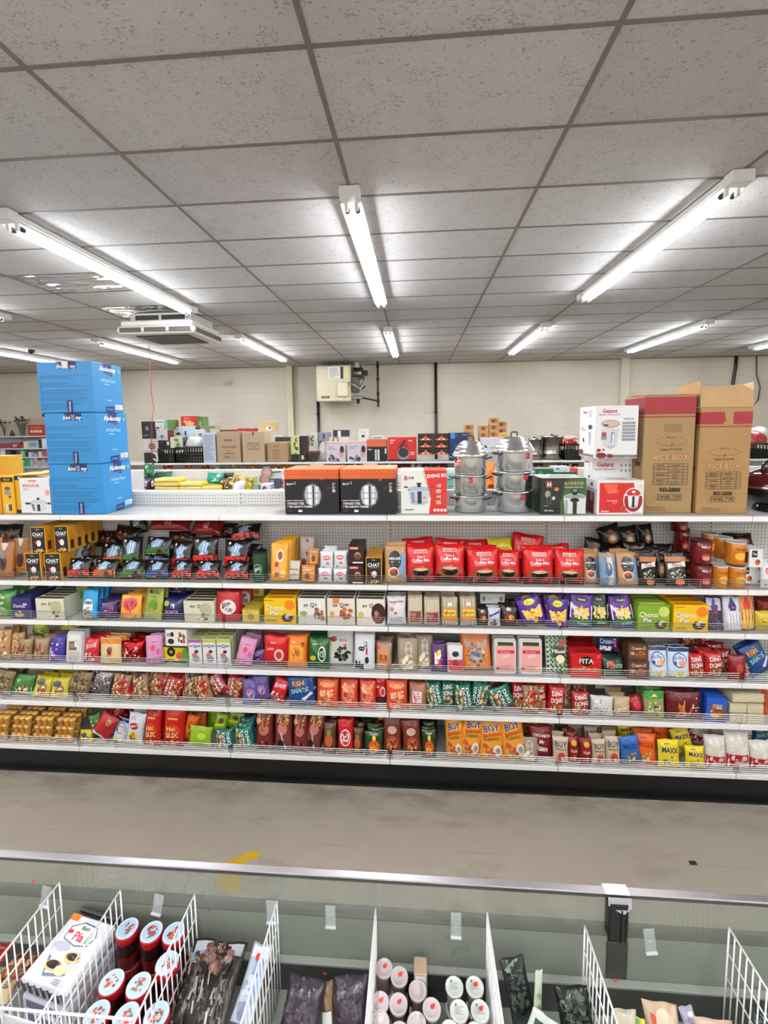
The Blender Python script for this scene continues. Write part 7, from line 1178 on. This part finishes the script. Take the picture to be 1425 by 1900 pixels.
# goods seen on the shelf under the far row top
for q, (xa, xb, yt, c) in enumerate(((300, 320, 856, 'a82a24'), (340, 356, 863, 'c9302a'), (372, 388, 857, '8f2420'), (388, 408, 858, 'cfc4c4'), (424, 442, 857, '9a7a52'), (442, 456, 857, 'a89a90'), (458, 478, 858, 'a8824a'), (500, 540, 864, 'b5772a'), (622, 640, 858, 'd9b08c'), (640, 668, 861, '5a2a24'), (668, 700, 862, '7a7468'), (700, 740, 861, '6a2420'), (740, 762, 862, '8a2a24'), (762, 783, 858, 'd9d2c6'), (783, 800, 862, '2c3a2a'), (800, 832, 862, '4a3a30'), (990, 1010, 857, '7a1a24'), (1010, 1024, 856, 'b59060'), (1034, 1052, 858, '5a2a20'), (1052, 1076, 857, '4a1c20'))):
    bag('snack_bag', f'partly hidden snack bag under the far row top, {ORD[q]} from the left', 'snack bag', G3Y+.14, 1.612, xa+1, xb-1, max(yt, 861), c, [('n', 0, .8, .7, .15, ['e6d8c0', 'a83a24', '55402c', 'd9b04c'], 10, .03, q)], seed=q, T=.1, t=4)
# ---------------------------------------------------------------- white wall shelving far left
t = thing('wall_shelf_unit', 'white shelving against the back wall at far left', 'shelving', (-11.6, 11.1, 0)); WS = mat('dfe0e6', 'paint')
for z in (2.56, 2.24, 2.01, 1.75, 1.4, 1.0, .6, .2): mb = MB(); mb.box((0, 0, z-.03), (2.8, .42, z), WS, .004); mb.build('shelf', t)
for x in (0, .93, 1.86, 2.77): mb = MB(); mb.box((x, .3, 0), (x+.03, .42, 2.52), WS); mb.build('upright', t)
mb = MB(); mb.box((0, .43, .1), (2.8, .45, 2.5), mat('c9cad2', 'paint')); mb.build('back_panel', t)
def L_(lb, xa, xb, yt, z, col, art=(), nm='goods_box', cat='box'):
    x0, x1 = XY(xa, 11.15, z), XY(xb, 11.15, z); return carton(nm, lb, cat, x0, x1, 11.15, .15, z+.001, ZY(yt, 11.15, x0)-z-.001, col, art)
L_('red gift box on top of the wall shelving', 53, 83, 788, 2.56, 'b5403a', [('r', -.9, .1, .9, .9, 'a8322c'), ('l', -.7, .65, .7, .8, 'e0a08c', 1, 1)]+[('e', -.6+.3*i, .4, .12, .14, 'f0dcae') for i in range(5)])
for q, (cx_, hgt, lb) in enumerate(((40, .56, 'tall glass vase with dried flowers on the wall shelving'), (93.5, .6, 'brown sculpted ornament beside the red gift box'))):
    x = XY(cx_, 11.25, 2.6); t = thing('flower_vase' if q == 0 else 'wood_ornament', lb, 'vase' if q == 0 else 'ornament', (x, 11.28, 2.561))
    if q == 0:
        mb = MB(); mb.lathe([(0, 0), (.05, 0), (.045, .02), (.05, .12), (.1, .3), (.14, .38), (.13, .38), (.09, .29), (.04, .12), (0, .1)], 18, mat('5a5f52', 'gloss')); mb.build('vase', t)
        mb = MB(); rg = random.Random(3)
        for k in range(26):
            a = rg.uniform(0, 6.3); r = rg.uniform(.02, .22); z = .38+rg.uniform(-.02, .12)
            mb.lathe([(0, z-.03), (.035, z), (0, z+.03)], 6, mat(rg.choice(['3f4a34', '5a2f22', 'c9b9a8', '2c3a34', '6a4a34']), 'matte'), ctr=(r*math.cos(a), r*.6*math.sin(a)))
        mb.build('dried_flowers', t)
    else:
        mb = MB(); mb.tube([(0, 0, 0), (.03, 0, .12), (-.02, 0, .24), (.05, 0, .34), (.0, 0, .46), (-.08, 0, .52)], [.07, .05, .06, .04, .03, .05], mat('4f403c', 'gloss'), 10); mb.build('twisted_body', t)
        mb = MB(); mb.lathe([(0, .46), (.09, .5), (.1, .55), (.05, .6), (0, .6)], 12, mat('2b1f20', 'gloss'), ctr=(-.09, 0)); mb.build('carved_head', t)
mb = MB(); mb.lathe([(0, 0), (.05, 0), (.055, .06), (.02, .12), (.015, .16), (0, .16)], 14, mat('4a3a20', 'gloss')); tag(mb.build('dark_bottle', None, (XY(23, 11.25, 2.6), 11.25, 2.561)), 'small dark bottle on the wall shelving top', 'bottle')
mb = MB(); rg = random.Random(8); x = XY(6, 11.25, 2.7)
for k in range(8): a = rg.uniform(-1, 1); mb.tube([(0, 0, 0), (.05*a, 0, .2), (.16*a, .02, .34+rg.uniform(0, .12))], .006, mat('4a4440', 'matte'), 5); mb.lathe([(0, -.03), (.03, 0), (0, .03)], 6, mat('2c2826', 'matte'), Matrix.Translation((.16*a, .02, .36)))
tag(mb.build('dried_branch', None, (x, 11.28, 2.561)), 'dried branches with dark buds at the left photo edge', 'branches')
for q, (xa, xb, yt, z, c) in enumerate(((-4, 20, 823, 2.24, 'a8305a'), (21, 38, 822, 2.24, '8f2a2c'), (38, 44, 825, 2.24, 'a8302f'), (44, 52, 819, 2.24, 'd6d3b4'), (53, 72, 818, 2.24, 'b9c0dc'), (78, 91, 813, 2.24, 'dcdce8'), (72, 78, 816, 2.24, '1c1c28'),
                                 (2, 10, 835, 2.01, 'e6e4ec'), (11, 21, 836, 2.01, '3a3640'), (38, 47, 835, 2.01, '3fae78'), (48, 53, 840, 2.01, '2a2a30'), (53, 58, 839, 2.01, 'd0cce0'), (59, 68, 842, 2.01, 'b5b3c8'), (71, 77, 838, 2.01, 'cfd0de'), (79, 87, 835, 2.01, 'c45a54'), (88, 96, 835, 2.01, 'd89a94'),
                                 (33, 38, 857, 1.75, 'c9cad8'), (40, 48, 851, 1.75, '2fa060'), (49, 56, 851, 1.75, '45b870'), (57, 62, 850, 1.75, '8fa8dc'), (63, 70, 850, 1.75, 'd6b8a8'), (72, 77, 854, 1.75, 'a8a4b4'), (78, 83, 852, 1.75, 'c6c2c8'), (84, 92, 857, 1.75, '8a93b4'))):
    L_(f'small {dict(zip("0123456789abcdef", ["dark"]*6+["coloured"]*4+["mid-toned"]*2+["pale"]*4))[c[0]]} packet on the wall shelving, number {q+1} counted by rows' if False else f'tiny packet on the far left wall shelving, {("upper", "middle", "lower")[0 if z > 2.1 else 1 if z > 1.9 else 2]} shelf, {ORD[q if z > 2.1 else q-7 if z > 1.9 else q-16]} from left', xa, xb, yt, z, c, [('l', -.7, .2, .7, .8, 'eee' if q % 2 else '555', 3, q)], 'small_packet', 'packet')
# ---------------------------------------------------------------- island freezer below the camera
FY = 1.60; RZ = .95; FX0, FX1, FYN = -3.2, 3.0, .25
t = thing('island_freezer', 'long glass sided island freezer with aluminium rail in the foreground', 'freezer', (0, 0, 0))
AR = mat('aaa5a8', 'alu', rough=.36, ns=3)
mb = MB()
for y0, y1 in ((FY+.009, FY+.039), (FYN-.037, FYN-.011)):
    mb.box((FX0, y0, RZ-.01), (FX1, y1, RZ), AR, .003); mb.box((FX0, y0+.001, RZ-.019), (FX1, y1-.002, RZ-.01), mat('4b4645', 'paint'))  # dark strip under each rail paints in the shade of its underside
mb.build('rail', t)
m, nt, b, N, L = node_mat('freezer_glass')
gl = N('ShaderNodeBsdfGlossy'); gl.inputs['Roughness'].default_value = .02; tr = N('ShaderNodeBsdfTransparent'); tr.inputs[0].default_value = (.95, .97, .95, 1)
df = N('ShaderNodeBsdfDiffuse'); df.inputs[0].default_value = (.36, .38, .32, 1)
lw = N('ShaderNodeLayerWeight'); lw.inputs[0].default_value = .5; fr_ = math_node(nt, 'MULTIPLY_ADD', math_node(nt, 'POWER', lw.outputs['Facing'], 4), .5, .04); mx = N('ShaderNodeMixShader'); mx2 = N('ShaderNodeMixShader')
mx2.inputs[0].default_value = .3; L(tr.outputs[0], mx2.inputs[1]); L(df.outputs[0], mx2.inputs[2])
L(fr_, mx.inputs[0]); L(mx2.outputs[0], mx.inputs[1]); L(gl.outputs[0], mx.inputs[2]); L(mx.outputs[0], nt.nodes['Material Output'].inputs[0])
GZ = .785
for x0, x1 in ((FX0+.02, .705), (.785, FX1-.02)):
    mb = MB(); mb.box((x0, FY+.012, GZ), (x1, FY+.03, RZ-.019), m); mb.build('glass_pane', t)
LN = mat('7f8377', 'paint', rough=.3); OUT = mat('c9c7c2', 'paint'); INN = mat('8f928a', 'paint', rough=.4)
mb = MB(); mb.box((FX0, FY+.005, 0), (FX1, FY+.045, GZ), OUT, .004); mb.box((FX0, FYN-.045, 0), (FX1, FYN-.005, RZ-.05), OUT, .004); mb.box((FX0-.04, FYN-.045, 0), (FX0, FY+.045, RZ), OUT, .01); mb.box((FX1, FYN-.045, 0), (FX1+.04, FY+.045, RZ), OUT, .01); mb.build('outer_body', t)
mb = MB(); mb.box((FX0, FY-.004, GZ), (FX1, FY+.046, GZ+.004), mat('55574f', 'paint'), 0); mb.build('gasket', t)
mb = MB(); mb.box((FX0, FY-.004, .3), (FX1, FY+.004, GZ), LN); mb.box((FX0, FYN-.004, .3), (FX1, FYN+.004, GZ), LN); mb.box((FX0, FYN, .44), (FX1, FY, .48), INN); mb.build('liner', t)
mb = MB(); mb.box((FX0, FY-.03, .595), (FX1, FY-.004, .607), INN, .002); mb.box((FX0, FY-.03, .48), (FX1, FY-.02, .595), mat('3c3f3a', 'paint')); mb.build('ledge_and_shade', t)  # ledge, with a dark strip below that paints in a shaded recess
mb = MB(); mb.box((.708, FY-.012, .765), (.782, FY+.034, RZ-.02), mat('4b4c4c', 'steel', rough=.2), .006); mb.box((.752, FY-.016, .765), (.757, FY-.011, RZ-.045), mat('101010', 'gloss')); mb.box((.77, FY-.016, .765), (.773, FY-.011, RZ-.045), mat('1c1c1c', 'gloss')); mb.build('glass_post', t); mb = MB(); mb.box((.706, FY-.008, .61), (.784, FY-.003, .765), mat('6f7069', 'steel', rough=.4), .001); mb.build('post_reflection', t)  # grey plate below the post paints in its reflection on the liner
mb = MB(); TP = mat('efe9ec', 'print'); mb.box((.7, FY+.004, RZ), (.79, FY+.045, RZ+.003), TP, .001); mb.add([(.705, FY-.006, RZ+.001), (.79, FY-.006, RZ+.001), (.79, FY-.012, RZ-.035), (.765, FY-.014, RZ-.058), (.755, FY-.014, RZ-.058), (.705, FY-.01, RZ-.03)], [(0, 5, 4, 3, 2, 1), (0, 1, 2, 3, 4, 5)], TP)
mb.build('joint_cap', t)
# clear price clips hung on the glass
m2, nt, b, N, L = node_mat('clear_clip'); b.inputs['Base Color'].default_value = (.85, .88, .86, 1); b.inputs['Alpha'].default_value = .28; b.inputs['Roughness'].default_value = .15
for q, (a_, y0, y1) in enumerate(((80, 1642, 1680), (288, 1657, 1695), (503, 1670, 1711), (613, 1679, 1719), (846, 1692, 1738), (1210, 1722, 1767))):
    A, B = atY(a_, y0, FY-.004), atY(a_, y1, FY-.004); mb = MB(); mb.box((-.02, -.004, 0), (.02, -.001, A.z-B.z), m2, .001); mb.box((-.021, -.012, 0), (.021, -.001, .006), mat('c9ccc9', 'print'), .001); mb.box((-.008, -.006, .045), (.008, -.004, .06), m2)
    tag(mb.build('price_clip', None, (A.x, FY-.004, B.z), (0, math.radians(12 if q < 2 else -8 if q > 4 else 0), 0)), f'clear plastic price clip on the freezer glass, {ORD[q]} from the left', 'price clip', 'clear price clips on the freezer glass')
for q, (px_, py_) in enumerate(((62, 1636), (603, 1806), (1141, 1819))):
    P = atY(px_, py_, FY-.006 if q == 0 else FY-.036); mb = MB(); mb.box((-.006, -.001, -.006), (.006, .0, .006), mat('f0483a', 'print')); tag(mb.build('price_sticker', None, P, (0, .5*q, 0)), ('small red sticker on the freezer glass at far left', 'small red sticker in the middle of the freezer rear wall', 'small red sticker low by the glass post')[q], 'sticker')
# white wire dividers
WW = mat('efeeec', 'paint')
def divider(px, py, lb, n=24):
    P = atY(px, py, FY-.012); ytop = P.z; mb = MB(); y1, y0 = FY-.036, FY-.036-.03*n; zb = -(ytop-.484)
    P = atY(px, py, y1); ytop = P.z; zb = -(ytop-.484)
    mb.tube([(0, y1, 0), (0, y0, 0)], .0036, WW, 6)
    for z in (-.1, -.2, zb): mb.tube([(0, y1, z), (0, y0, z)], .0026, WW, 5)
    for k in range(n+1): y = y1-.03*k; mb.tube([(0, y, 0), (0, y, zb)], .0026 if k else .0032, WW, 5)
    return tag(mb.build('wire_divider', None, (P.x, 0, ytop)), lb, 'divider', 'white wire dividers in the freezer')
for q, (px, py) in enumerate(((110, 1638), (223, 1652), (361, 1660), (514, 1672), (697, 1686), (904, 1694), (1085, 1718), (1353, 1722))): divider(px, py, f'white wire divider standing in the freezer, {ORD[q]} from the left')
mb = MB()
for z in (.82, .75, .67, .59): mb.tube([(-1.9, 1.225, z), (-.93, 1.225, z)], .0045 if z > .79 else .0028, WW, 6)
for k in range(33): x = -1.9+.03*k; mb.tube([(x, 1.225, .82), (x, 1.225, .485)], .0026, WW, 5)
tag(mb.build('wire_basket_rail'), 'white wire basket rail crossing the freezer at lower left', 'wire rail')
# freezer goods
FZ = .481
def jar(P, z0, lb):
    t = thing('kimchi_jar', lb, 'jar', (P[0], P[1], z0), RG.uniform(0, 6), 'red jars with pale blue lids in the freezer'); mb = MB(); r = .041
    mb.lathe([(0, 0), (r*.95, 0), (r, .006), (r, .06)], 26, mat('6a161a', 'gloss')); mb.lathe([(r, .06), (r*1.0, .1), (r*.9, .112)], 26, mat('2a1214', 'gloss')); mb.build('jar_body', t)
    mb = MB(); mb.lathe([(r*1.0, .11), (r*1.04, .112), (r*1.04, .135), (r*.98, .141), (r*.9, .141)], 28, mat('a3161f', 'gloss')); mb.disc(r*.97, .1412, 28, mat('a9c6dc', 'print')); mb.build('lid', t)
    mb = MB(); rg = random.Random(int(P[0]*1000)); disc = lambda u, v, o: (u*r*.92, (v-.5)*2*r*.92, .1412+o)
    paint(mb, [('n', 0, .5, .55, .26, ['4a3a34', 'a8402c', '7a5a44', 'c9b0a0'], 22, .007, rg.randint(1, 99)), ('e', .3, .62, .28, .13, 'f0403a'), ('o', 0, .5, .97, .48, 'd6e4f0', .003)], disc, 2*r, 2*r, 'print', base=.0004); mb.build('lid_print', t)
JH = .142
pos = [(238, 1717), (281, 1727), (322, 1729), (310, 1785), (207, 1820), (257, 1826), (179, 1880), (234, 1884), (290, 1882)]
nn = ['rear left', 'rear middle', 'rear right', 'against the right divider', 'second rank left', 'second rank middle', 'front left', 'front middle', 'front right']
for q, (px, py) in enumerate(pos):
    P = atZ(px, py, FZ+2*JH+.004); P.y = min(P.y, 1.523); jar((P.x, P.y), FZ, f'dark red jar under the {nn[q]} jar of the freezer bin'); jar((P.x, P.y), FZ+JH+.001, f'red jar with pale blue lid, {nn[q]} in the freezer bin')
def tub(P, z0, lb, white, spot=True):
    t = thing('plastic_tub', lb, 'tub', (P[0], P[1], z0), 0, None); r = .031; mb = MB(); mb.lathe([(0, 0), (r*.8, 0), (r*.95, .078), (r*.97, .08)], 24, mat('8a7a72' if not white else 'b9b9b4', 'gloss')); mb.build('tub_body', t)
    mb = MB(); mb.lathe([(r*.98, .078), (r*1.06, .079), (r*1.06, .089), (r*.98, .091), (r*.9, .088), (0, .088)], 24, mat('c6b9b9' if not white else 'dcdcd8', 'gloss')); mb.build('lid', t)
    mb = MB(); disc = lambda u, v, o: (u*r*.85, (v-.5)*2*r*.85, .0882+o)
    A = [('o', 0, .5, .8, .4, 'b5a8a8' if not white else 'b9c4b4', .001)]
    if white: A += [('l', -.6, .3, .6, .75, '8fa08c', 6, int(P[0]*500) % 90), ('e', -.4, .8, .12, .06, '333')]
    if spot: A += [('e', .1, .6, .3, .14, 'f0403a'), ('e', .25, .68, .2, .1, 'f0403a')]
    paint(mb, A, disc, 2*r, 2*r, 'gloss', base=.0004); mb.build('lid_print', t)
tp = [((713, 1784), 0, 1), ((741, 1809), 0, 1), ((775, 1835), 0, 0), ((739, 1860), 0, 1), ((705, 1857), 0, 1), ((705, 1893), 0, 1), ((801, 1869), 0, 1), ((843, 1828), 1, 0), ((881, 1828), 1, 1), ((852, 1873), 1, 0), ((891, 1873), 1, 1), ((773, 1896), 0, 0), ((835, 1912), 1, 1), ((741, 1915), 0, 1), ((882, 1916), 1, 0)]
for q, (p, w, s) in enumerate(tp):
    P = atZ(p[0], p[1], FZ+.187); P.y = min(P.y, 1.533)
    for l in (0, 1): tub((P.x, P.y), FZ+.001+.0925*l, f'{"white" if w else "clear pinkish"} lidded tub in the middle bin, {"upper" if l else "lower"} layer, {ORD[q]} counted from the rear', w, s)
mb = MB(); mb.box((-.025, -.03, 0), (.025, .03, .2), mat('a8927a', 'print'), .004); paint(mb, [('r', -.8, .45, .8, .97, 'dcdde2'), ('l', -.6, .55, .6, .92, '8a8a90', 7, 2), ('r', -.3, .47, .5, .53, '222')], front(.05, .06, .2), .05, .06*3.3)
tag(mb.build('label_box', None, (.0, 1.535, FZ+.002)), 'small box with printed white label behind the clear tubs', 'box')
# white flat pastry pack in its clear tray
A_, B_ = atZ(76, 1833, .758), atY(177, 1703, 1.548); ctr = (A_+B_)/2; dv = B_-A_; PL = dv.length
t = thing('pastry_pack', 'long white pastry pack with two cut cakes on the front', 'food pack', ctr); t.rotation_euler = Euler((math.asin(dv.z/PL), 0, -math.atan2(dv.x, dv.y)))
mb = MB(); mb.box((-.105, -PL/2, -.05), (.105, PL/2, 0), mat('e0e0e6', 'film'), .008); flat = lambda u, v, o: (u*.105, (v-.5)*PL, o+.0005)
paint(mb, [('r', -.95, .88, -.55, .98, 'd9772c'), ('r', -1, .99, 1, 1, '333'), ('p', [(-.6, .62), (-.62, .8), (-.2, .9), (.4, .88), (.62, .74), (.5, .6), (0, .56)], '5a6272'), ('p', [(-.56, .63), (-.57, .79), (-.2, .88), (.4, .86), (.57, .74), (.46, .61), (0, .575)], 'f2f2f4'), ('t', 'Bánh', 0, .82, .06, '1c2218', 0, .35, .03), ('t', 'Pía', -.05, .69, .13, 'd02a48', 0, .44, .04), ('r', .3, .62, .42, .8, '6a9a4a'), ('e', -.5, .73, .12, .03, 'e0304a'),
           ('p', [(-.62, .38), (-.3, .12), (.5, .2), (.4, .26)], '6f7690'), ('p', [(-.5, .4), (-.3, .16), (.4, .22), (.2, .42)], 'eceef2'), ('e', -.15, .27, .36, .08, 'd9b87a'), ('e', -.18, .28, .28, .055, '2a1610'), ('e', .3, .42, .34, .08, 'e0c080'), ('e', .3, .43, .26, .05, '33190f'), ('e', .22, .24, .25, .07, 'e6d6a8'), ('e', -.4, .52, .35, .06, 'b9bcc4'), ('l', .2, .06, .8, .14, '99a', 3, 2)], flat, .21, PL, 'film', base=.0005)
mb.build('wrapper', t)
mb = MB()
pts = []
for k in range(7): x = -.1+.03*k; pts += [(x, -PL/2-.004, -.03), (x, -PL/2-.008, .002), (x+.014, -PL/2-.004, .006), (x+.022, -PL/2-.004, -.03)]
mb.tube(pts, .003, mat('4a4d4c', 'gloss'), 6)
mb.build('tray_edge', t)
mb = MB(); mb.box((-.09, PL/2+.008, -.04), (.1, PL/2+.022, .006), mat('2b2a2c', 'print'), .004); mb.build('dark_end', t)
for q in range(4):
    mb = MB(); mb.box((-.103, -PL/2, 0), (.103, PL/2, .052), mat(('d9d9df', 'cfcfd6')[q % 2], 'film'), .008); mb.box((-.08, -PL/2-.001, .012), (.08, -PL/2, .04), mat('7a6a8c', 'print'))
    o = mb.build('pastry_pack', None, (ctr.x+.003*(q % 2), ctr.y, .485+.0535*q)); o.rotation_euler = (0, 0, -math.atan2(dv.x, dv.y)); tag(o, f'white pastry pack, {ORD[q]} from the bottom of the stack under the printed one', 'food pack')
def fz_bag(name, lb, rear, frnt, W, col, art=(), T=.045, seed=1, fin='film', rr=0):
    """lies in a bin with its far end raised: rear = (px, py, Y) and frnt = (px, py, z) are the middles of its two ends."""
    B = atY(*rear); A = atZ(*frnt); d = B-A; H = d.length; mb = MB(); SF = pouch(mb, W, H, T, mat(col, fin), 'pil', seed); paint(mb, list(art), SF, W, H, 'film', base=.002, step=.0004)
    zx = d.normalized(); xx = Vector((1, 0, 0)); xx = (xx-zx*xx.dot(zx)).normalized(); xx = Matrix.Rotation(math.radians(rr), 3, zx) @ xx; yx = zx.cross(xx)
    o = mb.build(name); o.matrix_world = Matrix(((xx.x, yx.x, zx.x, A.x), (xx.y, yx.y, zx.y, A.y), (xx.z, yx.z, zx.z, A.z), (0, 0, 0, 1))); return tag(o, lb, 'frozen food bag')
FISH = ['1f1a17', '2e2722', '463c34', '8f857c', '15120f', '5d5248', 'a9a29a']
def streaks(n, seed, us=(-.9, .8), vs=(.02, .74)):
    rg = random.Random(seed); A = []
    for k in range(n):
        u0, v0 = rg.uniform(*us), rg.uniform(*vs); l = rg.uniform(.05, .16); w = rg.uniform(.04, .09); s = rg.uniform(-.1, .1)
        A.append(('p', [(u0, v0), (u0+w, v0), (u0+w+s, v0+l), (u0+s, v0+l)], rg.choice(FISH)))
    return A
fz_bag('dried_fish_bag', 'clear bag of long dark dried fish between third and fourth dividers', (412, 1745, 1.545), (356, 1935, .62), .215, '37312c', [('r', -.9, .84, .9, .97, 'b4b8bd'), ('r', -.9, .72, -.35, .86, '8fa3c2')]+streaks(90, 2)+[('n', .15, .74, .65, .14, ['2b1a15', '4a2f26', '1c1412', '6a4a3c'], 60, .016, 4)])
fz_bag('dried_fish_bag', 'clear bag with blue and white label beside the dried fish', (490, 1752, 1.54), (446, 1900, .64), .08, 'b5bfce', [('r', -.8, .8, .8, .96, 'dfe2e8'), ('r', -.2, .3, .7, .78, '7f9cd0'), ('e', -.1, .8, .25, .06, 'e23a48'), ('n', 0, .35, .6, .3, ['6a7a9a', 'c9d0de', '8c8f9a'], 24, .012, 3)], T=.03, seed=4)
PU = [('n', 0, .55, .8, .4, ['3a2f3a', '40333f', '2f2630', '453846'], 40, .02, 3), ('r', -.9, .02, .9, .12, '8a6a60'), ('l', -.6, .04, .2, .09, 'c9b0a8', 1, 1)]
fz_bag('purple_bag', 'dark purple food bag, left of two beside the fourth divider', (572, 1812, 1.5), (552, 1925, .56), .145, '352b38', PU, seed=3)
fz_bag('purple_bag', 'dark purple food bag, right of two beside the fifth divider', (652, 1808, 1.51), (652, 1915, .56), .13, '342a38', PU[:1]+[('p', [(-.1, .5), (.2, .8), (.1, .2)], '6a6070')], seed=6)
fz_bag('brown_pack', 'brown and white labelled pack between the two purple bags', (607, 1820, 1.5), (611, 1930, .52), .05, '6a5030', [('r', -.9, .1, .6, .5, 'd9d9d6')], T=.03)
fz_bag('seaweed_bag', 'clear bag of black seaweed right of the sixth divider', (948, 1775, 1.53), (975, 1900, .6), .09, '1c211d', [('n', 0, .5, .8, .4, ['0d100e', '232a24', '3a443a', '10140f'], 60, .012, 3), ('p', [(-.8, .85), (.2, .98), (-.2, .7)], '6a7a68')], T=.04)
fz_bag('green_pack', 'pale green and white pack leaning upright in the sixth bin', (1000, 1800, 1.5), (996, 1895, .62), .035, 'c3cbb2', [('r', -.9, .05, .9, .2, '2f4a2c'), ('n', 0, .4, .6, .2, ['3f5a34', '7a9a68'], 10, .008, 2), ('e', 0, .28, .5, .04, 'e83a30')], T=.015, rr=30)
fz_bag('herb_pack', 'dark green herb pack with white border, low in the sixth bin', (1015, 1885, 1.4), (985, 1960, .6), .1, 'c9cfc4', [('r', -.75, .15, .8, .85, '1d2c1c'), ('n', 0, .5, .6, .3, ['2f4a2c', '15200f', '4a6a3a'], 26, .01, 3)], T=.03)
fz_bag('seaweed_bag', 'large clear bag of dark seaweed left of the seventh divider', (1058, 1828, 1.5), (1075, 1930, .58), .12, '161a17', [('n', 0, .5, .85, .42, ['0d100e', '1c221d', '303830', '4a544a'], 80, .014, 8)], seed=4)
fz_bag('fish_ball_bag', 'clear bag with beige food and tan label in the right bin', (1222, 1858, 1.5), (1240, 1960, .56), .12, 'c9ae90', [('e', 0, .55, .6, .35, 'd9c2a4'), ('p', [(-.9, .05), (-.7, .8), (-.45, .75), (-.3, .1)], 'b8482a')], seed=5)
fz_bag('clear_bag', 'lavender clear bag beside the beige food bag', (1270, 1866, 1.5), (1302, 1960, .56), .05, 'a9a6b8', [('n', 0, .5, .8, .4, ['c9c6d6', '8f8ca0', 'dcdce6'], 30, .012, 3)], T=.04)
fz_bag('cream_bag', 'cream rounded bag just right of the seventh divider', (1158, 1872, 1.46), (1165, 1950, .56), .08, 'b9b29c', [], T=.06)
fz_bag('yellow_green_pack', 'thin yellow and green pack between cream bag and beige food bag', (1186, 1888, 1.45), (1192, 1960, .6), .035, 'd2c640', [('r', -.9, .4, 0, .95, '5a8a3c')], T=.02)
fz_bag('meat_bag', 'peach clear bag low in the right bin', (1322, 1890, 1.46), (1335, 1975, .56), .13, 'c9a896', [('n', 0, .5, .8, .4, ['dcc0b0', 'a8846f', 'e6d4c8'], 30, .014, 3)])
fz_bag('dark_net_bag', 'dark green netted bag right of the last divider', (1412, 1868, 1.5), (1440, 1960, .6), .1, '2c3430', [('n', 0, .5, .85, .4, ['4a5650', '1c211f', '6a7670'], 60, .008, 3)])
fz_bag('cooked_food_bag', 'brown orange food bag left of the pastry pack', (62, 1768, 1.53), (12, 1830, .66), .13, '8f5a38', [('n', 0, .5, .85, .4, ['b5764a', '6a3a24', 'd9a478', '7a4030'], 60, .012, 3)], T=.05)
fz_bag('red_pack', 'small red pack at the left photo edge by the first divider', (12, 1752, 1.55), (-14, 1786, .7), .07, 'c9352c', [('n', 0, .5, .6, .3, ['e07a5c', '8c1c16'], 12, .012, 3)], T=.04)
fz_bag('cream_pack', 'yellow and cream pack in the lower left corner', (22, 1806, 1.45), (-14, 1868, .68), .09, 'd6c08a', [('e', -.4, .6, .3, .2, '6a2a1c'), ('l', -.3, .3, .7, .5, '7a6a5a', 3, 3)], T=.04)
fz_bag('cream_pack', 'white pack with green and red print below the basket rail', (52, 1893, 1.2), (40, 1935, .66), .16, 'dcdce0', [('e', -.2, .6, .4, .25, 'f2f2f2'), ('t', 'Pía', .1, .6, .3, 'a83050', 0, .4, .03), ('r', -.7, .4, -.5, .8, '6a9a4a')], T=.03)
finish_labels()
